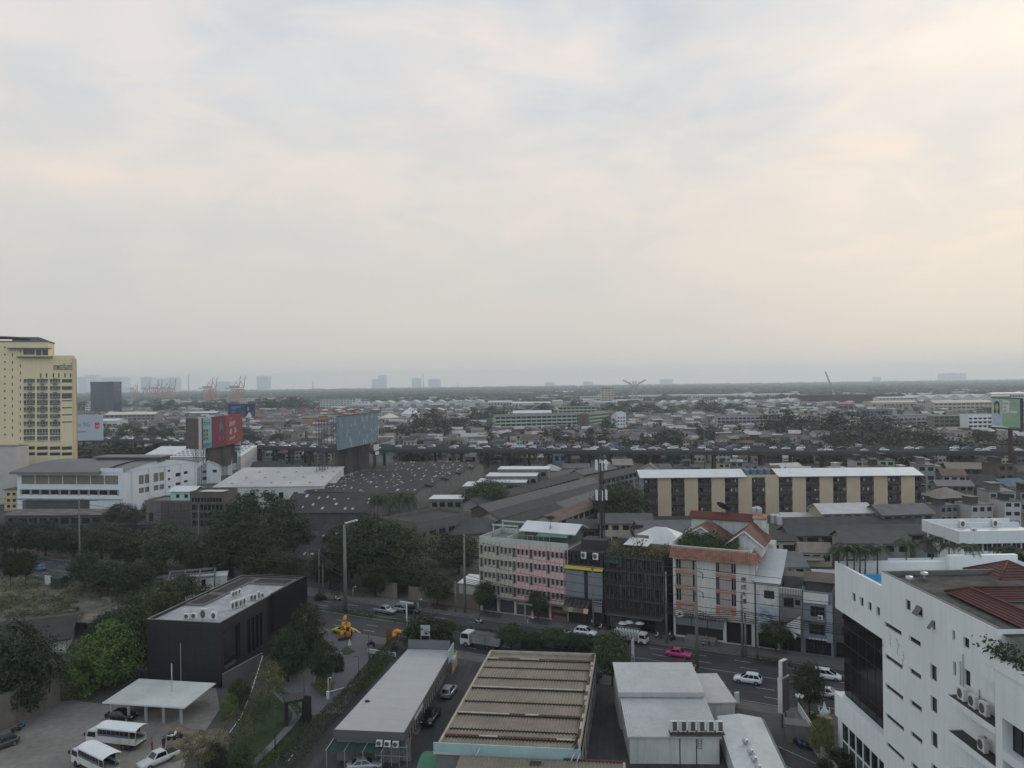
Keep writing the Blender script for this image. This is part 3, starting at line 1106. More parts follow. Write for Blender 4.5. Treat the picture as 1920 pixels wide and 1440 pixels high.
def bus_truck(P,rz,label):
 r=thing('passenger_truck',label,'passenger truck',P,rz)
 ch=MB()
 ch.box(-4.0,2.3,-.45,.45,.55,.85)
 ch.box(-4.05,-3.95,-1.05,1.05,.55,.8)
 obj('chassis',ch,DSTEEL,r)
 wheelset(r,(2.75,-2.1,-3.0),1.12,.46)
 cab(r,2.1,3.9,1.08,.5,2.35,TRUCKW)
 bd=MB()
 bd.box(-4.1,2.0,-1.15,1.15,.86,1.0)
 for s in(-1,1):
  y0,y1=sorted((s*1.15,s*1.09))
  bd.box(-4.1,2.0,y0,y1,1.0,1.72)
 bd.box(1.94,2.0,-1.09,1.09,1.0,2.95)
 obj('cargo_bed',bd,TRUCKW,r)
 for s in(-1,1):
  sp=MB()
  y0,y1=sorted((s*1.13,s*1.10))
  sp.box(-3.0,1.93,y0,y1,1.72,2.02)
  sp.box(-3.0,1.93,y0,y1,2.55,2.9)
  for k in range(8):
   x=-3.0+k*.7
   sp.box(x-.05,x+.05,y0,y1,2.02,2.55)
  obj('side_panel',sp,LOUV,r)
  gb=MB()
  gb.box(-2.98,1.9,min(s*1.095,s*1.08),max(s*1.095,s*1.08),2.0,2.57)
  obj('side_window',gb,CGLASS,r)
 rf=MB()
 n=10
 prof=[(-1.25+2.5*k/n,2.9+.28*math.sin(math.pi*k/n))for k in range(n+1)]
 vs=[(x,y,z)for x in(-4.3,2.15)for y,z in prof]
 rf.idx(vs,[(k,n+1+k,n+2+k,k+1)for k in range(n)],0,True)
 rf.box(-4.3,2.15,-1.25,-1.21,2.72,2.9)
 rf.box(-4.3,2.15,1.21,1.25,2.72,2.9)
 obj('roof',rf,TARP,r)
 ps=MB()
 for x in(-4.15,-3.1):
  for s in(-1,1):
   ps.bar((x,s*1.12,1.0),(x,s*1.12,2.9),.05,n=4)
 ps.bar((-4.15,-.5,1.0),(-4.15,-.5,2.9),.03,n=4)
 obj('rear_post',ps,M('yellow_post',(.32,.29,.12),.6,.1),r)
 bn=MB()
 for s in(-1,1):
  bn.box(-3.9,1.8,min(s*1.05,s*.6),max(s*1.05,s*.6),1.3,1.4)
 obj('bench',bn,DSTEEL,r)
 return r
def dump_truck(P,rz,label):
 r=thing('dump_truck',label,'dump truck',P,rz)
 ch=MB()
 ch.box(-4.2,2.2,-.45,.45,.6,.95)
 obj('chassis',ch,DSTEEL,r)
 wheelset(r,(2.7,-1.9,-3.1),1.2,.52)
 cab(r,1.9,3.9,1.18,.55,2.75,TRUCKW)
 b=MB()
 prof=[(-4.4,1.05),(1.6,1.05),(1.75,2.6),(-4.7,2.6)]
 b.extrude_y(prof,-1.22,-1.12)
 b.extrude_y(prof,1.12,1.22)
 b.extrude_y([(-4.4,1.05),(1.6,1.05),(1.6,1.15),(-4.4,1.15)],-1.12,1.12)
 b.extrude_y([(1.6,1.15),(1.66,1.15),(1.78,2.7),(1.70,2.7)],-1.12,1.12)
 b.extrude_y([(-4.45,1.15),(-4.36,1.15),(-4.62,2.6),(-4.72,2.6)],-1.12,1.12)
 for k in range(7):
  x=-4.0+k*.9
  for s in(-1,1):
   b.box(x-.05,x+.05,min(s*1.22,s*1.28),max(s*1.22,s*1.28),1.1,2.55)
 obj('tipper_body',b,M('tipper_paint',(.27,.28,.27),.6,.2,.5,streak=.4),r)
 ld=MB()
 ld.extrude_y([(-4.4,1.16),(1.6,1.16),(1.7,2.45),(-.5,2.75),(-3,2.62),(-4.55,2.3)],-1.11,1.11)
 obj('load_cover',ld,M('dark_tarp',(.10,.105,.10),.9,.2,.8),r)
 return r
def load_truck(P,rz,label):
 r=thing('stake_truck',label,'truck',P,rz)
 ch=MB()
 ch.box(-3.4,1.8,-.4,.4,.5,.8)
 obj('chassis',ch,DSTEEL,r)
 wheelset(r,(2.0,-1.7,-2.5),1.05,.42)
 cab(r,1.35,2.9,1.0,.45,2.15,TRUCKW)
 bd=MB()
 bd.box(-3.6,1.2,-1.1,1.1,.82,.95)
 for s in(-1,1):
  for k in range(9):
   x=-3.55+k*.585
   bd.box(x-.04,x+.04,min(s*1.1,s*1.05),max(s*1.1,s*1.05),.95,2.5)
  for z in(1.25,1.7,2.15,2.45):
   bd.box(-3.59,1.17,min(s*1.04,s*1.0),max(s*1.04,s*1.0),z,z+.06)
 obj('stake_bed',bd,M('stake_paint',(.30,.30,.29),.6,.1),r)
 sk=M('white_sack',(.50,.52,.54),.8,.1,1)
 for k in range(8):
  for y in(-.52,.52):
   b=MB()
   rr=random.Random(k)
   b.ball((0,0,.72),.30,.5,.75,8,6,jit=.06,rnd=rr)
   obj('sack',b,sk,r,(-3.2+k*.585,y,.95))
 return r
def pickup(P,rz,paint,label,cat='pickup'):
 r=thing('pickup',label,cat,P,rz)
 b=MB()
 loft(b,[ring(x,a,c,.9*w)for x,a,c,w in[(-2.6,.5,.95,.95),(-2.55,.45,1.08,1),(-.5,.35,1.08,1),(1.0,.35,1.06,1),(2.2,.4,.98,.97),(2.6,.5,.8,.88)]])
 vb=[(-.95,-.82,1.06),(1.15,-.82,1.05),(1.15,.82,1.05),(-.95,.82,1.06),(-.7,-.68,1.72),(.45,-.68,1.74),(.45,.68,1.74),(-.7,.68,1.72)]
 b.idx(vb,[(4,5,6,7),(0,1,5,4),(1,2,6,5),(2,3,7,6),(3,0,4,7)])
 obj('body',b,paint,r)
 bd=MB()
 bd.box(-2.5,-1.0,-.78,.78,1.085,1.10)
 obj('bed_liner',bd,RUBBER,r)
 g=MB()
 V=[Vector(v)for v in vb]
 for q in((0,1,5,4),(1,2,6,5),(2,3,7,6),(3,0,4,7)):
  a,b_,c,d=[V[i]for i in q]
  n=(b_-a).cross(d-a).normalized()*.012
  f=lambda u,v:a.lerp(b_,u).lerp(d.lerp(c,u),v)+n
  g.face([f(.08,.14),f(.92,.14),f(.92,.9),f(.08,.9)])
 obj('window_glass',g,CGLASS,r)
 wheelset(r,(1.65,-1.6),.92,.36,.25)
 for s in(-1,1):
  for nm,x,m in(('headlight',2.5,LAMPW),('tail_light',-2.6,LAMPR)):
   h=MB()
   h.box(x-.06,x+.06,s*.68-.16,s*.68+.16,.72,.9)
   obj(nm,h,m,r)
 return r
def person(P,rz,label,pose,shirt,trousers,scale=1.0,cat='person'):
 r=thing('person',label,cat,P,rz)
 r.scale=(scale,)*3
 J=dict(pelvis=(0,0,.95),waist=(0,0,1.08),chest=(0,0,1.32),neck=(0,0,1.48),head0=(.01,0,1.56),head1=(.02,0,1.66),head2=(.0,0,1.74),shl=(0,.19,1.42),ell=(-.02,.25,1.15),wrl=(.08,.25,.92),hal=(.12,.25,.83),shr=(0,-.19,1.42),elr=(-.02,-.25,1.15),wrr=(.08,-.25,.92),har=(.12,-.25,.83),hil=(0,.10,.92),knl=(.03,.11,.50),anl=(0,.11,.09),tol=(.16,.12,.04),hir=(0,-.10,.92),knr=(.03,-.11,.50),anr=(0,-.11,.09),tor=(.16,-.12,.04))
 J.update(pose)
 Rr=dict(pelvis=.135,waist=.12,chest=.145,neck=.055,head0=.075,head1=.095,head2=.075,shl=.07,ell=.043,wrl=.03,hal=.036,shr=.07,elr=.043,wrr=.03,har=.036,hil=.09,knl=.06,anl=.04,tol=.035,hir=.09,knr=.06,anr=.04,tor=.035)
 E=['pelvis waist','waist chest','chest neck','neck head0','head0 head1','head1 head2','chest shl','shl ell','ell wrl','wrl hal','chest shr','shr elr','elr wrr','wrr har','pelvis hil','hil knl','knl anl','anl tol','pelvis hir','hir knr','knr anr','anr tor']
 def skin(name,keys,fat,mat):
  ks=list(keys)
  me=bpy.data.meshes.new(name)
  ed=[e.split()for e in E]
  ed=[(ks.index(a),ks.index(b))for a,b in ed if a in ks and b in ks]
  me.from_pydata([J[k]for k in ks],ed,[])
  o=link(bpy.data.objects.new(name,me))
  o.parent=r
  me.materials.append(mat)
  o.modifiers.new('skin','SKIN')
  if not me.skin_vertices:
   return o
  for i,k in enumerate(ks):
   sv=me.skin_vertices[0].data[i]
   q=Rr[k]+fat
   sv.radius=(q,q)
   sv.use_root=(i==0)
  md_=o.modifiers.new('sub','SUBSURF')
  md_.levels=md_.render_levels=1
  return o
 skin('body',list(J.keys()),0,SKIN)
 skin('shirt',['chest','waist','pelvis','shl','ell','shr','elr'],.018,shirt)
 skin('trousers',['pelvis','hil','knl','anl','hir','knr','anr'],.016,trousers)
 hb=MB()
 hx=Vector(J['head1'])
 hb.ball((hx.x-.02,hx.y,hx.z+.035),.105,.1,.105,10,7)
 obj('hair',hb,HAIR,r)
 return r
RIDE=dict(pelvis=(-.15,0,.82),waist=(-.14,0,.95),chest=(-.05,0,1.2),neck=(.0,0,1.36),head0=(.03,0,1.44),head1=(.05,0,1.53),head2=(.04,0,1.61),shl=(-.03,.19,1.30),ell=(.18,.27,1.10),wrl=(.42,.26,1.04),hal=(.49,.25,1.04),shr=(-.03,-.19,1.30),elr=(.18,-.27,1.10),wrr=(.42,-.26,1.04),har=(.49,-.25,1.04),hil=(-.12,.11,.80),knl=(.28,.2,.72),anl=(.12,.19,.34),tol=(.26,.2,.29),hir=(-.12,-.11,.80),knr=(.28,-.2,.72),anr=(.12,-.19,.34),tor=(.26,-.2,.29))
def bike_mesh():
 w=MB()
 w.lathe((0,0,0),[(.18,-.05),(.27,-.05),(.29,0),(.27,.05),(.18,.05)],16,0)
 w.lathe((0,0,0),[(.02,-.03),(.18,-.02),(.18,.02),(.02,.03)],8,1)
 w.v=[(x,z,y)for x,y,z in w.v]
 w.f=[f[::-1]for f in w.f]
 b=MB()
 loft(b,[[(-.85,-.03,.72),(-.85,.03,.72),(-.85,.03,.82),(-.85,-.03,.82)],[(-.5,-.13,.5),(-.5,.13,.5),(-.5,.13,.78),(-.5,-.13,.78)],[(-.1,-.13,.32),(-.1,.13,.32),(-.1,.12,.7),(-.1,-.12,.7)],[(.2,-.09,.3),(.2,.09,.3),(.2,.07,.5),(.2,-.07,.5)],[(.42,-.17,.38),(.42,.17,.38),(.42,.08,.95),(.42,-.08,.95)],[(.6,-.06,.5),(.6,.06,.5),(.58,.06,.92),(.58,-.06,.92)]])
 s=MB()
 s.box(-.72,.0,-.13,.13,.79,.87)
 h=MB()
 h.bar((.45,-.33,1.02),(.45,.33,1.02),.02,n=5)
 h.bar((.46,0,.9),(.68,0,.3),.03,n=5)
 h.bar((.5,.28,1.02),(.52,.34,1.2),.012,n=4)
 h.bar((.5,-.28,1.02),(.52,-.34,1.2),.012,n=4)
 return b.mesh('body'),s.mesh('seat'),h.mesh('handlebar'),w.mesh('wheel')
BKB,BKS,BKH,BKW=bike_mesh()
for m_,t_ in((BKB,CARK),(BKS,RUBBER),(BKH,STEEL),(BKW,RUBBER)):
 m_.materials.append(t_)
BKW.materials.append(RIM)
def bike(P,rz,paint,label,group=None):
 r=thing('motorbike',label,'motorbike',P,rz,group)
 setmat(obj('body',BKB,None,r),paint)
 obj('seat',BKS,None,r)
 obj('handlebar',BKH,None,r)
 for x in(-.62,.68):
  obj('wheel',BKW,None,r,(x,0,.29))
 return r
A,B=G(275,1161,10.8),G(412,1168,10.8)
C=G(589,1084,10.8)
rz,L=ang(A,B)
Wd=math.hypot(C.x-B.x,C.y-B.y)
rt_open=[(1.0,6.2,2.6,9.0),(8.6,9.6,2.5,8.6),(10.0,11.0,2.5,8.6),(11.4,12.4,2.5,8.6),(12.8,13.8,2.5,8.6),(19.0,27.5,.3,3.4)]
show=building('showroom_building','black box-shaped showroom with condensers on its pale flat roof','building',A,rz,L,Wd,10.3,wall=BLACK,roof=M('weathered_roof',(.30,.31,.32),.7,.3,.25,fine=1.5),right=rt_open,gl=DGLASS,frame=DFRAME,parapet=.5,split=1,depth=.5)
sl=MB()
sl.box(L+.003,L+.75,Wd*.56,Wd+.3,3.9,11.1)
for k in range(46):
 y=Wd*.56+.1+k*.295
 sl.box(L+.75,L+.87,y,y+.1,3.9,11.25)
sl.box(L*.12,L+.74,Wd+.003,Wd+.3,3.9,11.1)
obj('slat_screen',sl,M('black_slats',(.012,.012,.014),.6,.1),show)
bs=MB()
for a in range(int(L/1.2)):
 bs.box(.6+a*1.2,.62+a*1.2,-.012,-.002,0,10.3)
for k in range(9):
 bs.box(0,L,-.010,-.0025,1.1*k+.55,1.1*k+.575)
obj('cladding_joints',bs,M('cladding_joint',(.009,.009,.01),.7,.05),show)
gl_=MB()
t=.28
for(u0,u1,y0,y1)in((.5,4.3,Wd*.33,Wd*.56),(.5,4.3,Wd*.58,Wd*.985),(4.6,L-1.0,Wd*.84,Wd*.985)):
 gl_.box(u0,u1,y0,y0+t,10.3,10.62)
 gl_.box(u0,u1,y1-t,y1,10.3,10.62)
 gl_.box(u0,u0+t,y0+t,y1-t,10.3,10.62)
 gl_.box(u1-t,u1,y0+t,y1-t,10.3,10.62)
obj('roof_kerb',gl_,CONC,show)
pt=MB()
for(u0,u1,y0,y1)in((.5,4.3,Wd*.33,Wd*.56),(.5,4.3,Wd*.58,Wd*.985),(4.6,L-1.0,Wd*.84,Wd*.985)):
 pt.box(u0+t,u1-t,y0+t,y1-t,10.3,10.36)
obj('roof_well',pt,M('roof_membrane_dark',(.035,.034,.034),.9,.3,.4),show)
cp=MB()
cp.box(-.06,L+.06,-.06,.24,10.803,10.86)
cp.box(-.06,L+.06,Wd-.24,Wd+.06,10.803,10.86)
cp.box(-.06,.24,.24,Wd-.24,10.803,10.86)
cp.box(L-.24,L+.06,.24,Wd*.56,10.803,10.86)
obj('coping',cp,CONC,show)
c_,s_=math.cos(rz),math.sin(rz)
k=0
acn=[]
for(px,py,sc_,hs)in((351,1161,1.1,1),(364.5,1160,1.1,1),(383,1162,1.45,1.45),(402,1162,1.15,1.3),(435,1144,1.1,1.5),(442,1141,1.1,1.5),(450,1139,1.1,1.5),(457,1136,1.1,1.5),(436,1119,1.0,1.1),(442,1117,1.0,1.1),(448,1114,1.0,1.1),(470,1126,1.0,1.2),(477,1124,1.0,1.1),(484.5,1125,1.0,1.8),(491,1121,1.0,1.1)):
 acn.append((px,ac(G(px,py,10.31),rz+(1.57 if k>3 else 0),f'{nth(k)} condenser from the viewer on the black showroom roof',sc_,'condensers on the showroom roof',hs)))
 k+=1
hr_=MB()
hr_.bar(tolocal(show,G(309,1262,0))*1.0,tolocal(show,G(309,1262,0))+Vector((0,0,7)),.04,n=5)
A,B,C,Dd=G(192.5,1317.5,2.7),G(346,1327.5,2.7),G(406,1281,3.1),G(265,1272,3.1)
rz,L=ang(A,B)
Wd=math.hypot(C.x-B.x,C.y-B.y)
cpt=thing('carport','open carport with flat white sheet roof beside the black showroom','carport',(A.x,A.y,0),rz)
rb=MB()
n=30
for i in range(n):
 x0_,x1_=L*i/n,L*(i+1)/n-.05
 rb.face([(x0_,0,2.75),(x1_,0,2.75),(x1_,Wd,3.12),(x0_,Wd,3.12)])
 rb.face([(x1_,0,2.75),(x1_+.05,0,2.79),(x1_+.05,Wd,3.16),(x1_,Wd,3.12)])
rb.extrude_x([(0,2.6),(Wd,2.97),(Wd,3.1),(0,2.73)],0,L)
rb.box(-.05,L+.05,-.06,-.001,2.58,2.80)
obj('roof',rb,M('carport_sheet',(.50,.51,.49),.6,.12,.3,streak=.1),cpt)
sm=MB()
sm.box(L*.34,L*.345,0,Wd*.5,3.0,3.01)
for i,(x,y,hh)in enumerate([(1.1+(L-2.0)*q/4,.5,2.62)for q in range(5)]+[(.8,Wd-.8,2.9),(L*.5,Wd-.8,2.9),(L-.6,Wd-.8,2.9)]):
 p=MB()
 p.truss((x,y,0),(x,y,hh-.02),.24,5,.035,.02)
 obj('post',p,M('white_steel',(.45,.46,.45),.5,.08),cpt)
pp=MB()
pp.bar((L*.62,Wd*.55,2.95),(L*.62,Wd*.55,7.3),.07,n=6)
pp.bar((L*.55,Wd*1.0,3.0),(L*.55,Wd*1.0,9.2),.03,n=5)
obj('vent_pipe',pp,M('white_steel',(.45,.46,.45)),cpt)
P=G(217,1398)
bus_truck(P,heading(262,1396,168,1386),'white roofed passenger truck parked in front of the carport')
P=G(178,1443)
bus_truck(P,heading(226,1466,130,1418),'nearer white roofed passenger truck at the bottom edge of the yard')
car('sedan',G(228,1348),ROADA+.3,CARK,'black car parked in the shade under the white carport')
car('hatch',G(4,1402),heading(60,1380,0,1402),CARG,'grey hatchback half visible at the left edge of the yard')
for(px,py,lab,pnt)in((30,1374,'dark motorbike standing by the green awning, left of its pair',CARK),(41,1367,'dark motorbike standing by the green awning, right of its pair',CARB)):
 bike(G(px,py),RND.uniform(0,3),pnt,lab)
bike(G(333,1388),1.2,CARK,'black motorbike leaning near the dirt heap by the carport')
bike(G(324,1385),1.0,CARW,'white scooter beside the dirt heap by the carport')
person(G(285,1407),.4,'person in a red shirt standing behind the pale pickup load',{},M('shirt_red',(.34,.05,.06),.8,.05),M('trousers_dark',(.03,.03,.035),.8,.05))
person(G(307,1404),2.6,'person in dark clothes near the pale pickup load',{},M('shirt_dark',(.03,.03,.032),.8,.05),M('trousers_dark',(.03,.03,.035)))
pk_=pickup(G(297,1432),heading(310,1420,270,1437),TRUCKW,'pale pickup parked between the dirt heap and yard')
hp=MB()
rr=random.Random(4)
for k in range(26):
 q=G(rr.uniform(318,425),rr.uniform(1372,1420))
 hp.ball((q.x,q.y,rr.uniform(-.2,.1)),rr.uniform(.8,2.0),rr.uniform(.8,1.8),rr.uniform(.35,.9),9,6,jit=.14,rnd=rr)
tag(obj('dirt_heap',hp,M('bare_earth',(.17,.14,.095),.95,.35,.5)),'heap of bare brown earth between the carport and garden','earth heap')
A,B=G(-30,1372),G(48,1338)
rz,L=ang(A,B)
t_=thing('awning','dark green awning on posts against the left boundary wall','awning',(A.x,A.y,0),rz)
b=MB()
b.extrude_x([(-1.6,2.0),(1.4,2.9),(1.4,2.95),(-1.6,2.05)],0,L)
obj('cover',b,M('green_net',(.018,.055,.045),.8,.2,.6),t_)
for x in(.3,L/2,L-.3):
 p=MB()
 p.bar((x,-1.4,0),(x,-1.4,2.02),.05,n=5)
 obj('post',p,STEEL,t_)
def wall_run(label,pts,h,mat,th=.22,name='boundary_wall',cap=None):
 A=pts[0]
 t_=thing(name,label,'wall',(A.x,A.y,0),0)
 b=MB()
 c2=MB()
 for a,b_ in zip(pts[:-1],pts[1:]):
  d=(b_-a).normalized()
  n=Vector((-d.y,d.x,0))*th/2
  q=[a-n-A,b_-n-A,b_+n-A,a+n-A]
  b.prism([(p.x,p.y)for p in q],-.02,h)
  n2=n*1.5
  q=[a-n2-A,b_-n2-A,b_+n2-A,a+n2-A]
  c2.prism([(p.x,p.y)for p in q],h+.002,h+.09)
 obj('wall',b,mat,t_)
 obj('coping',c2,cap or CONC,t_)
 return t_
wall_run('stained beige concrete wall left of the dusty yard',[G(-60,1398),G(30,1358),G(112,1317)],5.2,M('stained_beige',(.20,.18,.145),.9,.2,.25,streak=.5))
A,B=G(-30,1212,3.2),G(67,1198,3.2)
rz,L=ang(A,B)
building('old_workshop','old workshop with broad dark tin roof beside the waste ground','workshop',A,rz-.1,13,17,3.0,4.8,'gable_u',wall=WHITEO,roof=M('black_tin',(.032,.031,.031),.85,.3,.3,fine=1.5),right=[(1+2.0*k,2.2+2.0*k,1.0,2.4)for k in range(8)],front=[],ov=1.1)
A=G(137,1190)
building('brick_shed','small flat concrete shed at the right end of the old workshop','shed',(A.x,A.y),-.2,4.2,4.5,2.6,wall=CONCD,roof=M('sand_roof',(.20,.17,.13),.9,.3,.5),front=[(.5,1.5,1.1,2.1),(2.4,3.4,1.1,2.1)])
rub=MB()
rr=random.Random(9)
for k in range(110):
 q=G(rr.uniform(120,270),rr.uniform(1120,1180))
 s=rr.uniform(.15,.8)
 rub.ball((q.x,q.y,0),s*1.3,s,s*.5,6,4,jit=.3,rnd=rr)
o=obj('rubble',rub,M('rubble',(.21,.19,.165),.95,.35,.6))
o['kind']='stuff'
tag(o,'broken concrete rubble scattered over the waste ground','rubble')
def ruin(label,A,rz,L,W,h,nx,ny):
 t_=thing('ruined_frame',label,'ruin',(A.x,A.y,0),rz)
 b=MB()
 for i in range(nx+1):
  for j in range(ny+1):
   b.box(L*i/nx-.18,L*i/nx+.18,W*j/ny-.18,W*j/ny+.18,0,h)
 obj('column',b,CONC,t_)
 b=MB()
 for j in range(ny+1):
  b.box(-.3,L+.3,W*j/ny-.2,W*j/ny+.2,h+.002,h+.45)
 for i in range(nx+1):
  for j in range(ny):
   b.box(L*i/nx-.17,L*i/nx+.17,W*j/ny+.2,W*(j+1)/ny-.2,h+.004,h+.4)
 obj('beam',b,CONC,t_)
 b=MB()
 b.box(0,L,W-.1,W+.1,0,h*.8)
 for i in range(nx):
  if i%2==0:
   b.box(L*i/nx+.2,L*(i+1)/nx-.2,W*.45,W*.45+.12,0,h*.7)
 b.box(.2,L-.2,.2,W-.2,.02,.12)
 obj('partition',b,WHITEO,t_)
 return t_
ruin('roofless concrete frame with pale partitions behind the black showroom',G(285,1118),.35,14,9,3.2,4,2)
ruin('lower roofless concrete frame left of the pale partitions',G(262,1133),.30,12,4,1.6,4,1)
building('roofless_hut','whitewashed roofless hut among the demolished concrete frames','hut',G(345,1106),.3,10,5,2.6,wall=WHITEO,roof=WROOF,front=[(1,2,.9,2.0),(4,5,.2,2.2)],ov=.1)
for(px,py,w,lab)in((84,1096,2.2,'white site hoarding panel in the scrub by the road'),):
 hb=MB()
 hb.box(0,2.4,0,.1,0,2.4)
 tag(obj('hoarding',hb,WHITEO,None,G(px,py),-.4),lab,'hoarding')
gt=MB()
gt.box(0,3.2,0,2.2,0,2.5)
gt.extrude_x([(-.2,2.5),(1.1,3.0),(2.4,2.5)],-.2,3.4)
tag(obj('site_hut',gt,M('green_net',(.018,.055,.045)),None,G(95,1102),-.3),'dark green site hut in the scrub beside the road','hut')
gate=thing('entrance_portal','black portal frame with canopy over the garden path','portal',G(536,1362),heading(536,1362,576,1355))
b=MB()
b.box(0,.35,-.2,2.2,0,3.4)
b.box(2.6,2.95,-.2,2.2,0,3.4)
obj('pillar',b,BLACK,gate)
b=MB()
b.box(-.15,3.1,-.35,2.4,3.402,3.75)
obj('lintel',b,BLACK,gate)
scn=thing('notice_board','tall black notice board beside the driveway edge','notice board',G(577,1357),1.3)
b=MB()
b.box(-.1,.1,-.6,.6,0,4.2)
obj('panel',b,BLACK,scn)
b=MB()
for k in range(6):
 b.box(.102,.11,-.4,.4,.9+k*.5,1.2+k*.5)
obj('plaque',b,STEEL,scn)
def lamp_post(px,base,top,label,arm=.7,mat=None,rz=0.0,z=0):
 P=G(px,base,z)
 h=zat(P,top)-z
 t_=thing('lamp_post',label,'lamp post',P,rz)
 b=MB()
 b.bar((0,0,0),(0,0,h),.075,.055,n=7)
 b.bar((0,0,0),(0,0,.3),.16,n=7)
 obj('pole',b,mat or DSTEEL,t_)
 b=MB()
 b.box(-.06,arm,-.09,.09,h+.002,h+.09)
 obj('lamp_head',b,mat or DSTEEL,t_)
lamp_post(692,1255,1187,'black lamp post at the driveway mouth near the road',.8,rz=2.6)
lamp_post(673,1292,1232,'black lamp post on the hedge side of the driveway',.8,rz=2.8)
lamp_post(571,1340,1266,'black lamp post between the garden path and driveway',.6,rz=1.6)
lamp_post(516,1412,1327,'black lamp post on the lawn side of the path hedge',.5,rz=1.6)
bar_=thing('barrier_gate','white barrier gate with its arm across the driveway lane','barrier gate',G(615,1311),heading(615,1311,664,1297))
b=MB()
b.box(-.2,.2,-.2,.2,0,1.25)
obj('cabinet',b,WHITE,bar_)
b=MB()
b.bar((.1,.25,1.0),(4.9,.25,1.05),.06,n=6)
obj('arm',b,WHITE,bar_)
cm_=thing('camera_post','slim white camera post with curved top beside the barrier','camera post',G(615.5,1302),0)
b=MB()
b.tube([(0,0,0),(0,0,2.4),(.15,0,2.7),(.4,0,2.75)],.05,6)
b.ball((.42,0,2.68),.12,.12,.12,8,5)
obj('pole',b,WHITE,cm_)
OR=M('inflatable_orange',(.62,.26,.03),.5,.1,.8)
YEL2=M('inflatable_yellow',(.60,.50,.16),.5,.1)
def tube_man(P,pts,rs,label,arm=None):
 t_=thing('inflatable_tube',label,'inflatable',P)
 b=MB()
 b.tube(pts,rs,12)
 for p,r_ in zip(pts[1:],rs[1:]):
  b.ball(p,r_,r_,r_,12,8)
 obj('tube',b,OR,t_)
 if arm:
  b=MB()
  b.tube(arm,[.18,.15,.12],8)
  obj('arm',b,YEL2,t_)
 bb=MB()
 bb.box(-.55,.55,-.55,.55,-.02,.5)
 obj('blower_base',bb,DSTEEL,t_)
 return t_
P=G(640,1200)
h=zat(P,1156)
tube_man(P,[(0,0,.3),(.15,0,h*.45),(.55,0,h*.8),(.8,0,h*.97)],[.40,.38,.37,.36],'tall straight orange inflatable tube beside the driveway mouth')
P2=G(653,1198)
t_=tube_man(P2,[(0,0,.3),(0,0,2.2),(.1,0,2.9)],[.5,.48,.4],'short orange inflatable figure with a yellow arm by the driveway',[(.5,-.3,2.3),(1.6,-.5,1.9),(2.6,-.6,1.2)])
b=MB()
b.box(-.25,.3,-.56,-.48,1.7,2.4)
obj('face',b,DFRAME,t_)
P=G(740,1216)
h=zat(P,1182)
tube_man(P,[(0,0,.3),(0,0,h*.5),(0,0,h*.9),(.5,-.1,h*.99),(1.1,-.2,h*.93)],[.38,.38,.38,.36,.3],'orange inflatable tube with its head bent over, by the hedge')
b=MB()
b.box(-.5,.5,-.05,.05,0,3.2)
tag(obj('banner_stand',b,M('rust_board',(.20,.08,.04),.8,.2),None,G(729,1209),.2),'narrow rust brown board standing left of the bent inflatable','board')
person(G(659,1195),-.5,'person in dark clothing standing beside the orange inflatable',{},M('shirt_purple',(.06,.05,.09),.8,.05),M('trousers_dark',(.03,.03,.035)))
b=MB()
b.extrude_y([(-.35,0),(.35,0),(.04,1.0),(-.04,1.0)],-.3,.3)
tag(obj('folding_sign',b,WHITE,None,G(655.5,1209),.3),'small white folding sign on the grass by the driveway','sign')
pl=MB()
pl.box(0,6.0,-.15,.15,0,.75)
tag(obj('planter_wall',pl,WHITEO,None,G(690,1224),heading(690,1222,737,1229)),'low pale planter wall at the driveway mouth','low wall')
hedge('long dark clipped hedge between the driveway and the grey-roofed hall',[G(752,1212),G(720,1240),G(660,1312),G(600,1376),G(535,1455)],1.6,2.2,FOL_DARK,5,.34,34)
hedge('low green hedge strip between the garden path and driveway',[G(568,1362),G(530,1405),G(484,1452)],1.5,.7,FOL_MID,6,.25,40)
hedge('curved low hedge left of the driveway apron',[G(520,1296),G(545,1318),G(566,1345)],1.0,.7,FOL_MID,7,.25,40)
hedge('bright green verge planting along the driveway hedge',[G(735,1228),G(700,1262),G(682,1285),G(665,1303)],1.5,.5,FOL_LIGHT,8,.3,34)
hedge('yellow-green flower bed below the garden trees',[G(500,1440),G(512,1412),G(485,1425),G(470,1445)],2.2,.45,FOL_LIGHT,9,.28,26)
hedge('flower border inside the driveway island',[G(592,1284),G(612,1306),G(619,1280)],1.4,.6,FOL_YEL,10,.28,30)
TW=M('twin_wall',(.13,.13,.13),.8,.15)
wall_run('low grey garden wall at the foot of the black showroom',[G(418,1292),G(470,1262),G(492,1250)],2.4,TW)
hs_=MB()
pts=[G(493,1262)+Vector((0,0,3)),G(470,1315)+Vector((0,0,1.2)),G(452,1352)+Vector((0,0,.6)),G(430,1378)+Vector((0,0,.3))]
hs_.tube(pts,.07,5)
tag(obj('white_pipe',hs_,WHITE),'long thin white pipe slanting through the garden trees','pipe')
GT='garden trees beside the showroom'
tree(505,1330,62,1236,'airy','slender yellow-green tree in front of the black showroom corner',group=GT)
tree(450,1330,44,1276,'round_b','small bushy tree beside the carport end',group=GT)
tree(478,1378,60,1296,'airy','loose pale garden tree left of the black portal',group=GT,fol=FOL_MID)
tree(440,1415,70,1330,'dry','thin brownish tree on the earth heap',group=GT)
tree(372,1452,60,1368,'airy','half-bare shrub tree at the bottom edge near the pickup',group=GT,fol=FOL_DRY)
tree(405,1440,44,1395,'bush_dark','dark round bush at the bottom of the earth heap','shrub')
tree(540,1278,72,1180,'round','dark leafy tree against the right side of the black showroom',group=GT)
tree(576,1248,70,1132,'round','tall dark tree at the rear right corner of the black showroom',group=GT)
tree(606,1290,58,1205,'street','dark spreading tree standing on the driveway island',group=GT,fol=FOL_DARK)
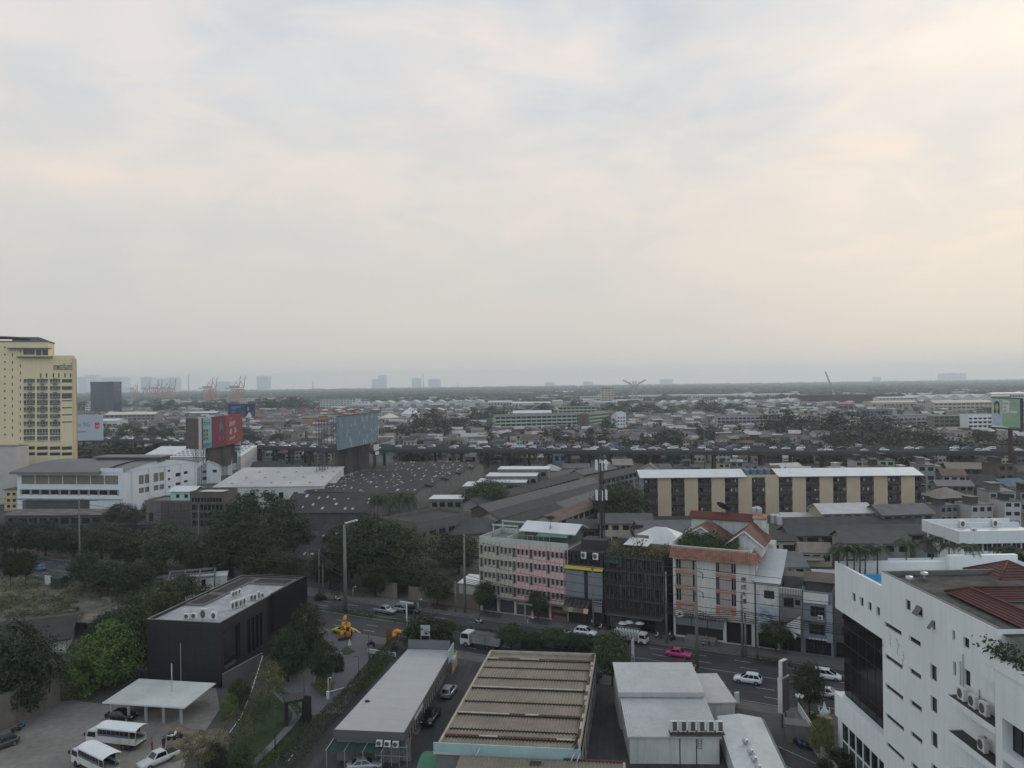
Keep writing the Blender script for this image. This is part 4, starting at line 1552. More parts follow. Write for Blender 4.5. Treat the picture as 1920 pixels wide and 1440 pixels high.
tree(636,1258,20,1226,'bush_dark','clipped bush at the right end of the driveway island','shrub')
tree(545,1262,60,1180,'round','dark tree in the shadow of the slatted showroom wall',group=GT)
tree(600,1125,22,1112,'bush_dark','rounded bush at the road edge behind the showroom','shrub')
tree(455,1440,40,1388,'bush','leafy bush on the garden lawn corner','shrub')
tree(432,1345,36,1302,'light','pale green shrub between the carport and garden','shrub',name='shrub')
LT='trees left of the black showroom'
tree(28,1345,150,1172,'round','big dark tree behind the stained beige wall at left',group=LT)
tree(60,1300,95,1205,'round_b','dark tree right of the big one behind the beige wall',group=LT,fol=FOL_DARK)
tree(165,1300,100,1196,'light','bright green bushy tree at the mouth of the yard lane',group=LT)
tree(212,1280,110,1166,'light','bright green tree between the yard lane and the showroom',group=LT)
tree(250,1262,90,1140,'round_b','tall green tree touching the left wall of the showroom',group=LT)
tree(200,1225,70,1150,'round','dark tree behind the bright green bushy one',group=LT)
tree(246,1190,84,1112,'light','green tree on the scrub behind the showroom roof',group=LT,fol=FOL_MID)
tree(300,1160,80,1090,'round_b','green tree beside the roofless concrete frames',group=LT)
tree(345,1128,60,1078,'round_b','small tree behind the showroom roof edge',group=LT)
tree(185,1295,60,1225,'round','dark low tree beside the yard lane',group=LT)
tree(270,1255,40,1215,'dry','rusty brown shrub between tree and showroom wall','shrub',name='shrub')
sb=MB()
rr=random.Random(31)
SC=[(0,230,1082,1122,1),(-40,150,1120,1160,1),(150,420,1088,1112,.6),(180,300,1150,1200,.6)]
for(xa,xb,ya,yb,dn)in SC:
 for k in range(int(260*dn)):
  P=G(rr.uniform(xa,xb),rr.uniform(ya,yb))
  s=rr.uniform(.5,1.6)
  for j in range(13):
   d=Vector((rr.gauss(0,1),rr.gauss(0,1),abs(rr.gauss(0,.7))))*s*.55
   leaf(sb,P+d+Vector((0,0,.15)),Vector((rr.gauss(0,.5),rr.gauss(0,.5),1)).normalized(),.55,rr)
o=obj('scrub',sb,foliage('leaves_scrub',(.024,.038,.012),(.088,.10,.036)))
o['kind']='stuff'
tag(o,'dry olive scrub and weeds over the waste ground','scrub')
sb2=MB()
for k in range(230):
 P=G(rr.uniform(215,420),rr.uniform(1084,1114))
 s=rr.uniform(.5,1.5)
 for j in range(13):
  d=Vector((rr.gauss(0,1),rr.gauss(0,1),abs(rr.gauss(0,.7))))*s*.6
  leaf(sb2,P+d+Vector((0,0,.2)),Vector((rr.gauss(0,.5),rr.gauss(0,.5),1)).normalized(),.55,rr)
o=obj('undergrowth',sb2,FOL_DARK)
o['kind']='stuff'
tag(o,'dark green undergrowth between the waste ground and road','undergrowth')
A,B,C=G(631,1366,4.25),G(746,1371,4.25),G(842,1219,4.25)
rz,L=ang(A,B)
Wd=math.hypot(C.x-B.x,C.y-B.y)
HLL,HWW=L,Wd
GH=M('hall_grey',(.17,.172,.175),.8,.1,.2)
ro=[(2.2+1.35*k,3.4+1.35*k,.15,2.7)for k in range(1,15)]+[(23.5,24.6,.9,2.5),(25.2,26.3,.9,2.5)]
hall=building('long_hall','long single-storey hall with plain pale grey roof beside the hedge','hall',A,rz,L,Wd,3.25,wall=GH,kind='none',right=ro,gl=M('milky_shutter',(.36,.38,.39),.5,.1,.4),frame=None,depth=.2)
rb=MB()
hr0=MB()
hr0.face([(0,0,4.0),(L,0,4.0),(L,Wd,4.0),(0,Wd,4.0)])
rb.box(-.25,L+.9,-.4,Wd+.2,3.252,4.2)
for k in range(1,9):
 rb.box(-.25,L+.9,Wd*k/9-.02,Wd*k/9+.02,4.2,4.212)
obj('roof',rb,M('smooth_grey_roof',(.34,.342,.342),.6,.07,.06,fine=.8),hall)
fa=MB()
fa.box(-.30,L+.95,-.48,-.402,3.2,4.32)
fa.box(L+.902,L+.98,-.402,Wd+.2,3.2,4.28)
obj('fascia',fa,M('grey_fascia',(.12,.12,.12),.7,.08),hall)
sg=MB()
for k in range(14):
 sg.box(-.2+k*.68,-.14+k*.68,Wd+.12,Wd+.18,4.2,5.9)
sg.box(-.2,9.0,Wd+.20,Wd+.28,4.3,5.8)
for z in(4.4,5.1,5.8):
 sg.box(-.2,8.9,Wd+.08,Wd+.12,z,z+.06)
obj('sign_board_back',sg,M('sign_back',(.22,.225,.23),.7,.15),hall)
s2=MB()
s2.box(L+1.0,L+1.12,Wd-3.5,Wd+.9,3.3,5.3)
s2.box(L+.9,L+1.6,Wd-1.5,Wd+.7,2.6,3.2)
obj('side_sign',s2,M('pale_sign',(.40,.44,.45),.5,.1),hall)
lt=MB()
for k in range(9):
 lt.box(L+.985,L+1.0,5.0+k*.55,5.35+k*.55,3.45,4.0)
obj('side_lettering',lt,WHITE,hall)
vt=thing('roof_box','small dark vent box lying on the smooth grey hall roof','vent',G(688,1316,4.2))
b=MB()
b.box(-.25,.25,-.2,.2,0,.25)
b.box(.2,.45,-.1,.1,.02,.14)
obj('box',b,DFRAME,vt)
t_=thing('green_shelter','dark green netted carport frame in front of the grey hall','carport',G(612,1441),rz)
b=MB()
Lg,Wg=7.4,8.2
for k in range(6):
 b.extrude_x([(0,2.3),(Wg,2.9),(Wg,2.93),(0,2.33)],Lg*k/6+.04,Lg*(k+1)/6-.04)
obj('cover',b,M('green_net',(.018,.055,.045)),t_)
b=MB()
for k in range(4):
 x=Lg*k/3
 b.bar((x,-.2,2.42),(x,Wg,3.02),.06,n=4)
 b.bar((x,.1,0),(x,.1,2.4),.06,n=5)
 b.bar((x,Wg-.1,0),(x,Wg-.1,2.95),.06,n=5)
obj('frame',b,GALV,t_)
P=G(724,1440)
t_=thing('lean_to','cluttered lean-to of pale boards and pipes under the hall end','lean-to',(P.x-1.6,P.y,0),rz)
b=MB()
rr=random.Random(3)
for ch in hall.children:
 for v in ch.data.vertices:
  v.co.x+=max(0,1-v.co.x/HLL)*1.75*max(0,v.co.y)/HWW
b.box(0,4.4,2.2,2.3,0,3.0)
for k in range(9):
 x=rr.uniform(.1,3.6)
 z=rr.uniform(.4,2.2)
 b.box(x,x+rr.uniform(.4,.9),1.5+.07*k,1.54+.07*k,z,z+rr.uniform(.4,.8))
obj('board',b,M('scrap_board',(.20,.21,.21),.8,.4,.9),t_)
b=MB()
for k in range(5):
 b.bar((.1+k*1.05,.6,0),(.1+k*1.05,.6,2.9),.05,n=5)
b.bar((0,.6,2.6),(4.4,.6,2.6),.05,n=5)
b.bar((0,.6,1.4),(4.4,.6,1.4),.04,n=5)
obj('pipe_frame',b,GALV,t_)
for q in range(3):
 ac(Vector((P.x-.9+q*1.1,P.y+.4-.2*q,2.65)),rz,f'{nth(q)} condenser from the left on the lean-to under the grey hall',.9,'condensers under the hall end')
car('sedan',G(683,1442),heading(660,1444,706,1440),CARS_,'silver blue sedan at the bottom edge below the grey hall')
car('suv',G(842,1303),heading(828,1322,856,1284),CARS_,'silver and black car parked at the far end of the grey hall')
pickup(G(808,1352),heading(822,1332,795,1372),CARK,'black pickup parked along the grey hall wall')
wp=MB()
wp.box(0,.9,0,6,0,.12)
tag(obj('doorstep',wp,CONC,None,G(772,1378),rz),'long pale doorstep along the grey hall wall','step')
b=MB()
b.box(-.1,.1,-2.2,2.2,0,2.4)
tag(obj('yellow_wall',b,M('yellow_wall_paint',(.36,.30,.15),.8,.15),None,G(852,1255),rz),'short yellow wall behind the grey hall corner','wall')
gl2=MB()
gl2.box(-.9,.9,-.03,.03,2.6,4.6)
for x in(-.85,.85):
 gl2.bar((x,0,0),(x,0,2.6),.05,n=5)
tag(obj('shop_sign',gl2,M('pale_sign',(.40,.44,.45)),None,G(798,1218),rz),'pale square shop sign on legs behind the grey hall','sign')
A,B,C=G(817,1393,6.0),G(1087,1406,6.0),G(1118,1228,6.0)
rz,L=ang(A,B)
Wd=math.hypot(C.x-B.x,C.y-B.y)
och=building('corrugated_hall','hall with stepped ochre corrugated roof and teal front fascia','hall',A,rz,L,Wd,4.6,wall=M('hall_side_grey',(.2,.2,.19),.85,.15),kind='none',right=[(2.0+4*k,4.2+4*k,.2,3.0)for k in range(7)],gl=DGLASS,frame=DFRAME)
OCH=M('ochre_sheet',(.27,.232,.178),.75,.2,.25,streak=.0,fine=1.1)
FLASH=M('rust_flashing',(.105,.038,.026),.75,.3,.8)
FLW=M('pale_flashing',(.34,.31,.26),.75,.2,.8)
rrn=random.Random(77)
cuts=[0.2,2.2,4.4,8.8,13.0,17.6,21.6,25.8,29.2,Wd-.2]
pit=.42
cor=MB()
fl,fws,gp=MB(),[],MB()
nx=int((L-1.2)/pit)
for i in range(len(cuts)-1):
 y0,y1=cuts[i],cuts[i+1]
 za,zb=5.92,5.70
 vs,fs=[],[]
 for k in range(nx*3+1):
  x=.6+(L-1.2)*k/(nx*3)
  dz=.14 if k%3==0 else 0.0
  vs+=[(x,y0+.02,za+dz),(x,y1+.25,zb+dz)]
 for k in range(nx*3):
  fs.append((2*k,2*k+2,2*k+3,2*k+1))
 cor.idx(vs,fs)
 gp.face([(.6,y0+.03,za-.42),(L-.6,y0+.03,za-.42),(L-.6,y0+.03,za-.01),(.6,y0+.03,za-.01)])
 if i in(1,3,5,8):
  x=.6
  while x<L-.8:
   w_=rrn.uniform(1.5,5.0)
   x2=min(L-.6,x+w_)
   if rrn.random()<(.8 if i==1 else .55):
    tgt=fl
   else:
    tgt=MB()
    fws.append(tgt)
   tgt.box(x,x2-.05,y0-.06,y0+.30,za+.15,za+.19)
   x=x2
obj('roof',cor,OCH,och)
obj('step_riser',gp,M('step_shadow_paint',(.03,.022,.018),.9,.2),och)  # near-black riser, the shadow line under each step painted in
obj('rust_flashing',fl,FLASH,och)
for q in fws:
 obj('pale_flashing',q,FLW,och)
vg=MB()
vg.box(L-.62,L-.2,0,Wd,5.7,6.16)
obj('verge_flashing',vg,FLASH,och)
vg=MB()
vg.box(L-.19,L-.02,0,Wd,5.3,6.1)
vg.box(.3,.58,0,Wd,5.6,6.12)
y=0.5
while y<Wd-2:
 d_=rrn.uniform(.6,2.2)
 vg.box(L-.58+rrn.uniform(0,.2),L-.2,y,y+d_,6.163,6.19)
 y+=d_+rrn.uniform(.4,3.5)
vg.box(.3,L-.05,Wd-.1,Wd+.12,5.3,6.2)
obj('edge_board',vg,FLW,och)
vg=MB()
vg.box(.05,.29,0,Wd,5.4,5.9)
obj('left_gutter',vg,FLASH,och)
tf=MB()
tf.box(-.25,L+.12,-.25,-.08,5.0,6.15)
obj('fascia',tf,M('teal_fascia',(.30,.42,.41),.55,.1,.3),och)
tf=MB()
tf.box(-.25,L+.12,-.27,-.06,4.75,4.997)
obj('fascia_trim',tf,M('pale_trim',(.42,.44,.43),.6,.1),och)
dish(G(1083,1404,6.1),rz+1.5,'dark mesh satellite dish on the near corner of the ochre roof',.9,1.1,.9)
for ch in och.children:
 for v in ch.data.vertices:
  v.co.x+=1.25*max(0,v.co.y)/Wd
A2=G(843,1424,4.4)
an=thing('roof_annex','lower ochre roof annex at the bottom edge under the teal fascia','annex',(A2.x+.6,A2.y-5.9,1.25),rz)
b=MB()
La=19.5
nx=int(La/pit)
vs,fs=[],[]
for k in range(nx*3+1):
 x=La*k/(nx*3)
 dz=.14 if k%3==0 else 0.0
 vs+=[(x,0,3.2+dz),(x,5.6,3.75+dz)]
for k in range(nx*3):
 fs.append((2*k,2*k+2,2*k+3,2*k+1))
b.idx(vs,fs)
obj('roof',b,OCH,an)
b=MB()
b.box(.1,La-.1,.2,5.5,0,3.15)
obj('wall',b,WHITEO,an)
b=MB()
b.box(La+.002,La+.25,0,5.7,3.1,3.9)
obj('edge_board',b,FLW,an)
b=MB()
b.box(12.5,La,5.62,5.8,3.5,4.0)
obj('rust_flashing',b,FLASH,an)
for k,x in enumerate((1.9,13.3,14.0)):
 b=MB()
 b.bar((x,5.2,3.7),(x+.5,5.75,4.75),.09,n=6)
 obj('vent_pipe',b,GALV,an)
b=MB()
b.extrude_x([(0,0),(.5,.35),(1.0,0)],0,1.3)
obj('ridge_vent',b,M('rust_vent',(.07,.04,.03),.8,.2),an,(8.6,4.2,3.68))
gtp=MB()
n=10
prof=[(-3+6*k/n,2.2+.9*math.sin(math.pi*k/n))for k in range(n+1)]
gtp.idx([(x,y,z)for x in(0,5)for y,z in prof],[(k,n+1+k,n+2+k,k+1)for k in range(n)],0,True)
tag(obj('green_tarpaulin',gtp,M('green_tarp',(.06,.20,.12),.6,.15,.6),None,G(790,1462),rz),'bright green tarpaulin at the bottom edge left of the ochre annex','tarpaulin')
WSH=M('white_rib_roof',(.42,.425,.42),.6,.1,.2,streak=.15)
A,B=Vector((14.75,100.6,0)),Vector((26.35,100.1,0))
rz,L=ang(A,B)
ws=building('white_workshop','stained white workshop with ribbed white roof in two steps','workshop',A,rz,L,9.6,3.6,4.55,'none',wall=M('stained_white',(.55,.55,.53),.8,.12,.2,streak=.35,dirt=(.14,.12,.08)))
b=MB()
n=42
for i in range(n):
 x0_,x1_=-.25+(L+.5)*i/n,-.25+(L+.5)*(i+1)/n
 b.face([(x0_,-.25,3.62),(x1_-.06,-.25,3.62),(x1_-.06,9.6,4.6),(x0_,9.6,4.6)])
 b.face([(x1_-.06,-.25,3.62),(x1_-.03,-.25,3.67),(x1_-.03,9.6,4.65),(x1_-.06,9.6,4.6)])
 b.face([(x1_-.03,-.25,3.67),(x1_,-.25,3.62),(x1_,9.6,4.6),(x1_-.03,9.6,4.65)])
b.box(-.26,L+.26,-.28,-.252,3.45,3.66)
obj('roof',b,WSH,ws)
b=MB()
b.extrude_x([(9.8,5.3),(19.2,6.2),(19.2,6.3),(9.8,5.42)],-.5,L+.1)
for i in range(30):
 x0_=-.45+(L+.5)*i/30
 b.face([(x0_,9.8,5.425),(x0_+.05,9.8,5.46),(x0_+.05,19.2,6.34),(x0_,19.2,6.305)])
 b.face([(x0_+.05,9.8,5.46),(x0_+.1,9.8,5.425),(x0_+.1,19.2,6.305),(x0_+.05,19.2,6.34)])
b.box(-.5,L+.1,9.7,9.797,4.75,5.4)
obj('upper_roof',b,WSH,ws)
b=MB()
b.box(-.3,L-.1,9.9,19.0,-.02,5.2)
obj('upper_wall',b,WHITEO,ws)
b=MB()
for x in(L*.56,L*.745):
 b.bar((x,-.06,0),(x,-.06,3.7),.06,n=5)
obj('drain_pipe',b,DFRAME,ws)
ld_=MB()
for s in(0,.5):
 ld_.bar((L*.76+s,-.12,2.0),(L*.76+s,-.12,3.9),.03,n=4)
for k in range(6):
 ld_.bar((L*.76,-.12,2.1+k*.32),(L*.76+.5,-.12,2.1+k*.32),.025,n=4)
obj('ladder',ld_,DFRAME,ws)
b=MB()
b.box(5.2,12.3,-.35,.75,3.95,4.1)
for x in(5.4,8.8,12.1):
 b.bar((x,-.1,3.4),(x,-.1,3.96),.05,n=4)
obj('condenser_rack',b,M('rust_steel',(.07,.055,.045),.8,.2),ws)
c_,s_=math.cos(rz),math.sin(rz)
for k in range(6):
 x=5.75+k*1.18
 r_=ac(Vector((A.x+x*c_-.2*s_,A.y+x*s_+.2*c_,4.1)),rz,f'{nth(k)} from the left of six white condensers racked on the workshop wall',1.05,'six condensers on the workshop rack',1.55,ACL)
A=Vector((27.6,111.2,0))
building('side_shed','small cream lean-to shed on the right of the white workshop','shed',A,.02,4.0,9.6,3.3,3.7,'shed',wall=WHITEO,roof=WSH,ov=.25)
A=Vector((25.9,88.5,0))
sh=building('vented_shed','white-roofed shed with turbine ventilators beside the workshop','shed',A,-.12,5.4,18.2,3.2,3.6,'gable_w',wall=WHITEO,roof=M('pale_metal_roof',(.47,.49,.49),.5,.12,.3,streak=.15),ov=.3)
tv=MB()
tv.lathe((0,0,0),[(.16,0),(.16,.25),(.34,.35),(.40,.55),(.34,.75),(.1,.85)],12)
tvm=tv.mesh('turbine_ventilator')
tvm.materials.append(GALV)
for k,y in enumerate((3.0,5.0,6.9,9.6)):
 obj('turbine_ventilator',tvm,None,sh,(2.3-.1*k,y,3.55))
b=MB()
b.box(5.72,6.05,-.3,18.4,2.9,3.25)
obj('gutter',b,M('green_gutter',(.12,.19,.17),.6,.1),sh)
t_=thing('sign_pylon','tall white-edged sign pylon with grey faces and smaller box on top','sign',G(1470,1362),-.85)
PYW=M('pylon_white',(.5,.5,.49),.7,.15,.4,streak=.25)
b=MB()
b.box(-.35,.35,-1.0,1.0,2.2,7.2)
obj('sign_box',b,PYW,t_)
b=MB()
b.box(-.28,.28,-.8,.7,7.3,9.6)
obj('top_box',b,PYW,t_)
b=MB()
for y in(-.5,.5):
 b.bar((0,y,0),(0,y,7.2),.12,n=6)
obj('post',b,STEEL,t_)
b=MB()
b.box(-.37,-.352,-.92,.96,2.3,7.1)
b.box(.352,.37,-.92,.96,2.3,7.1)
b.box(.282,.30,-.7,.65,7.4,9.5)
obj('grey_face',b,M('sign_face_grey',(.10,.10,.10),.6,.2),t_)
t_=thing('cabinet_sign','slim white box on a post beside the shed gutter and road','sign',G(1382,1330),.3)
b=MB()
b.box(-.35,.35,-.15,.15,1.0,2.6)
obj('box',b,WHITE,t_)
b=MB()
b.bar((0,0,0),(0,0,1.0),.06,n=5)
obj('post',b,STEEL,t_)
bh=building('guard_booth','low grey gate wall block under the sign pylon','booth',G(1474,1392),-.3,3.2,2.0,2.4,wall=CONC,roof=CONC,ov=.15)
for k,(px,py)in enumerate(((1498,1398),(1505,1402),(1511,1406))):
 bike(G(px,py),2.2+.2*k,(CARK,CARB,CARK)[k],f'{nth(k)} from the left of three motorbikes parked inside the forecourt wall','motorbikes inside the forecourt wall')
fw_=wall_run('cream forecourt wall with white railing running towards the viewer',[G(1492,1352),G(1515,1390),G(1570,1470)],2.0,M('cream_wall',(.34,.33,.29),.85,.12,.3,streak=.4))
rl=MB()
a,b2=G(1497,1360)-fw_.location,G(1530,1415)-fw_.location
nn=22
for k in range(nn+1):
 p=a.lerp(b2,k/nn)
 rl.bar((p.x,p.y,2.1),(p.x,p.y,3.3),.05,n=4)
rl.bar((a.x,a.y,3.3),(b2.x,b2.y,3.3),.05,n=4)
obj('railing',rl,WHITE,fw_)
t_=thing('spirit_house','white and gold miniature shrine on a pedestal by the forecourt wall','shrine',G(1546,1362),.2)
b=MB()
b.box(-.5,.5,-.5,.5,0,1.3)
b.box(-.8,.8,-.8,.8,1.302,1.4)
obj('pedestal',b,M('gold_paint',(.30,.24,.10),.5,.15),t_)
b=MB()
b.box(-.45,.45,-.45,.45,1.402,2.1)
b.lathe((0,0,2.1),[(.75,0),(.5,.3),(.35,.45),(.2,.9),(.02,1.5)],4)
for sx in(-1,1):
 for sy in(-1,1):
  b.lathe((sx*.5,sy*.5,2.1),[(.12,0),(.1,.4),(.01,.8)],6)
obj('shrine',b,WHITE,t_)
t_=thing('globe_lamp','lamp post with a cluster of white globes by the forecourt wall','lamp post',G(1500,1355),0)
b=MB()
b.bar((0,0,0),(0,0,3.6),.06,n=6)
for k in range(5):
 a_=k*1.257
 b.bar((0,0,3.3),(.45*math.cos(a_),.45*math.sin(a_),3.7),.025,n=4)
obj('pole',b,DSTEEL,t_)
for k in range(5):
 a_=k*1.257
 b=MB()
 b.ball((.45*math.cos(a_),.45*math.sin(a_),3.9),.22,.22,.22,10,7)
 obj('globe',b,WHITE,t_)
st_=MB()
st_.lathe((0,0,0),[(.5,0),(.5,.6),(.3,.7),(.42,1.0),(.36,1.5),(.2,1.8),(.24,2.1),(.1,2.4)],10)
tag(obj('garden_urn',st_,M('terracotta',(.28,.13,.06),.8,.2),None,G(1513,1362)),'terracotta coloured urn by the forecourt railing','urn')
HA=D(1560,1053,101.2)
HA.z=0
HB=Vector((HA.x+.9,40.0,0))
hz_,HL=ang(HA,HB)
hotel=thing('hotel_building','tall white hotel with slit windows, black glass corner and rooftop pool','hotel',HA,hz_)
def hp(px,py):
 return onplane(px,py,HA,HB)
U1=hp(1653,1090)[0]
zt1=hp(1561,1053)[1]
zb1=hp(1561,1139)[1]
Z2=hp(1654,1072)[1]
UE=hp(1872,1172)[0]
WD=24.0
def hrect(x0,y0,x1,y1):
 u0,za=hp(x0,y0)
 _,zb=hp(x0,y1)
 u1,_=hp(x1,y0)
 return(u0,u1,zb,za)
HW=M('hotel_white',(.70,.735,.73),.6,.09,.07,streak=.28,dirt=(.42,.43,.41))
w1=[hrect(1592.5,1110,1598.5,1126),hrect(1606.5,1118,1613.5,1134.5),hrect(1621.5,1127,1628.5,1143),hrect(1637,1136,1644,1152.5)]
z8=lambda a,b,c,d:(1440+a/4,1080+b/4,1440+c/4,1080+d/4)
w2=[z8(1030,170,1068,245),z8(1115,215,1158,285),z8(1230,328,1253,395),z8(1380,402,1401,475),z8(1463,450,1508,525)]
for k in range(5):
 w2.append(z8(873+4*k,(338,578,800,1022,1238)[k],(1000,1008,1012,1018,1020)[k],(338,578,800,1022,1238)[k]+34))
for k in range(5):
 w2.append(z8(1058+4*k,(443,683,920,1155,1388)[k],1144+4*k,(443,683,920,1155,1388)[k]+40))
for k in range(4):
 w2.append(z8(1216+3*k,(652,890,1150,1398)[k],1264+3*k,(652,890,1150,1398)[k]+115))
w2+=[z8(1387,636,1409,740),z8(1470,690,1517,810)]
R1=w1
R2=[hrect(*q)for q in w2]
mb=MB()
mb.holes(P_front(.35),U1,zb1,zt1,R1,.35)
mb.holes(lambda u,d,z:(U1+u,d,z),UE-U1,0,Z2,[(a-U1,b-U1,c,d)for a,b,c,d in R2],.3)
mb.face([(0,WD,0),(0,.35,zb1),(0,.35,zt1),(0,WD,zt1)][::1])
mb.face([(U1,.0,zb1-16),(U1,0,Z2),(U1,.35,Z2),(U1,.35,zb1-16)][::-1])
mb.face([(U1,.35,zt1),(U1,.35,Z2),(U1,WD,Z2),(U1,WD,zt1)][::-1])
mb.face([(UE,0,0),(UE,8,0),(UE,8,Z2),(UE,0,Z2)])
mb.face([(0,.35,zb1),(U1,.35,zb1),(U1,6,zb1),(0,6,zb1)][::-1])
mb.face([(0,WD,0),(HL,WD,0),(HL,WD,zt1),(0,WD,zt1)][::-1])
obj('wall',mb,HW,hotel)
P1=P_front(.35)
for r in R1:
 pane(hotel,'window',*r,P1,DGLASS,DFRAME,1,-.30)
for i,r in enumerate(R2):
 w=pane(hotel,'window',*r,P_front(0),DGLASS,DFRAME,2 if 5<=i<10 else 1,-.26)
 if i in(1,2):
  a,b_,c,d=r
  m=MB()
  m.face([(a+.05,-.02,d-.05),(b_-.05,-.02,d-.05),(b_-.05,-.55,c+.12),(a+.05,-.55,c+.12)])
  m.bar((a+.05,-.02,d-.05),(a+.05,-.55,c+.12),.03,n=4)
  m.bar((b_-.05,-.02,d-.05),(b_-.05,-.55,c+.12),.03,n=4)
  m.bar((a+.05,-.55,c+.12),(b_-.05,-.55,c+.12),.03,n=4)
  obj('open_sash',m,M('sash_grey',(.10,.105,.11),.4,.1),w)
rf=MB()
RFD=M('stained_dark_roof',(.050,.047,.045),.9,.8,.45,fine=1.2)
rf.face([(U1+.3,.3,Z2-.45),(HL,.3,Z2-.45),(HL,WD-3,Z2-.45),(U1+.3,WD-3,Z2-.45)])
obj('main_roof',rf,RFD,hotel)
pr=MB()
pr.box(U1,UE,0.001,.28,Z2+.002,Z2+.06)
pr.box(U1,U1+.3,.281,WD-3,Z2-.44,Z2+.06)
pr.box(U1,HL,WD-3.0,WD-2.7,Z2-.44,Z2-.02)
obj('parapet',pr,M('parapet_edge',(.16,.16,.155),.8,.25,.5),hotel)
dk=MB()
ZD=zt1-1.6
dk.face([(.3,.65,ZD),(U1,.65,ZD),(U1,WD,ZD),(.3,WD,ZD)])
obj('pool_deck',dk,M('deck_paving',(.36,.35,.32),.8,.12,.5),hotel)
pr=MB()
pr.box(0,U1-.01,.352,.65,ZD,zt1+.01)
pr.box(0.0,.3,.652,WD,ZD,zt1-.2)
obj('deck_parapet',pr,HW,hotel)
pw=MB()
pw.box(.3,U1-.3,.652,WD,ZD+.002,ZD+.02)
pool=MB()
pool.box(6.2,U1-.35,.9,6.2,ZD+.02,zt1-.18)
obj('pool_wall',pool,M('pool_edge',(.50,.51,.50),.7,.08),hotel)
pool=MB()
pool.box(6.5,U1-.5,1.1,5.9,zt1-.175,zt1-.12)
obj('pool_water',pool,M('pool_water',(.02,.25,.50),.08,.15,.5,spec=.6),hotel)
bk=MB()
bk.box(.3,1.0,WD-9,WD,ZD+.003,ZD+2.3)
obj('deck_screen',bk,HW,hotel)
gz0=hp(1563,1301)[1]
gz1=hp(1563,1340)[1]
g=MB()
g.box(.55,U1-.002,1.2,5.5,gz0-.4,zb1-.003)
g.box(.55,U1-.002,5.5,WD,-.02,zb1-.003)
obj('glass_curtain_wall',g,glass('black_curtain_glass',(.005,.006,.007),.12,.22),hotel)
g=MB()
for k in range(1,5):
 z=gz0+(zb1-gz0)*k/5
 g.box(.5,U1-.003,1.155,1.198,z,z+.07)
for k in range(1,6):
 u=.55+(U1-.55)*k/6
 g.box(u,u+.06,1.165,1.197,gz0,zb1-.01)
obj('mullion',g,DFRAME,hotel)
g=MB()
g.box(-.2,U1-.003,.2,1.1,gz1,gz0+.25)
g.box(-.2,.9,1.102,4.0,gz1,gz0+.25)
obj('canopy_band',g,HW,hotel)
lo=[]
nwin=6
for k in range(nwin):
 a=1.2+k*(U1-1.6)/nwin
 b_=a+(U1-1.6)/nwin-.15
 lo+=[(a,b_,gz1-2.6,gz1-.35),(a,b_,.6,gz1-2.75)]
mb=MB()
mb.holes(lambda u,d,z:(u,.5+d,z),U1,0,gz1-.002,lo,.2)
mb.face([(0,6,0),(0,.5,0),(0,.5,gz1),(0,6,gz1)])
obj('lower_wall',mb,HW,hotel)
for k,r in enumerate(lo):
 pane(hotel,'window',*r,P_front(.5),DGLASS if k%2==0 else glass('pale_glass',(.12,.15,.155),.15),DFRAME,1,-.17)
cr=MB()
rr=random.Random(5)
for(x,y)in((905,400),(960,470),(1012,560),(875,500)):
 u,z=hp(1440+x/4,1080+y/4)
 p=Vector((u,-.015,z))
 for k in range(5):
  q=p+Vector((rr.uniform(-.35,.45),0,-rr.uniform(.2,.45)))
  cr.bar(p,q,.015,n=4)
  if rr.random()<.5:
   cr.bar(p,p+Vector((rr.uniform(-.8,.8),0,rr.uniform(-.2,.3))),.015,n=4)
  p=q
obj('wall_crack',cr,M('crack_grey',(.2,.2,.19),.9,.2),hotel)  # thin bars drawn as cracks in the hotel wall
LP=-1.5
def hq(px,py):
 return onplane(px,py,HA+Vector((LP,0,0)),HB+Vector((LP,0,0)))
zl=hq(1840,1238)[1]
uA=hq(1775,1303)[0]
uB=hq(1866,1365)[0]
ledz=[hq(1776,1304)[1],hq(1775,1369)[1],hq(1775,1440)[1]]
for k,z in enumerate(ledz):
 m=MB()
 m.box(uA,uB,LP,-.003,z-.35,z)
 obj('ledge',m,M('ledge_floor',(.05,.05,.05),.9,.2),hotel)
 m=MB()
 m.box(uA-.1,uB,LP-.12,LP-.002,z-.42,z+.12)
 m.box(uA-.12,uA-.002,LP,-.004,z-.42,z+.12)
 obj('ledge_curb',m,HW,hotel)
 for q,(a,b_)in enumerate(((uA+3.2,uA+3.6),(uB-2.3,uB-.5))):
  pane(hotel,'window',a,b_,z+.1,z+(2.6 if q else 1.0),P_front(0),DGLASS,WFRAME,2,.012)
UN=HL
bays=[]
for k in range(6):
 a=uB+.9+k*4.1
 for z in(zl-6.6,zl-10.1,zl-13.6,zl-17.1):
  bays.append((a,a+3.1,z,z+2.75))
mb=MB()
mb.holes(lambda u,d,z:(uB+u,LP+d,z),UN-uB,0,zl,[(a-uB,b_-uB,c,d)for a,b_,c,d in bays if b_<UN],1.0)
mb.face([(uB,0,0),(uB,LP,0),(uB,LP,zl),(uB,0,zl)])
mb.face([(uB,LP,zl),(UN,LP,zl),(UN,7.9,zl),(uB,7.9,zl)])
obj('near_wing_wall',mb,HW,hotel)
for r in bays:
 if r[1]<UN:
  w=pane(hotel,'window',r[0],r[1],r[2],r[3],lambda u,d,z:(u,LP+d,z),DGLASS,DFRAME,3,-.95)
mb=MB()
uC=hq(1838,1236)[0]
mb.box(uC,UN,LP-.15,0,zl+.003,zl+.9)
mb.box(uC,uB,LP-.1,-.003,zl-1.2,zl)
obj('planter',mb,HW,hotel)
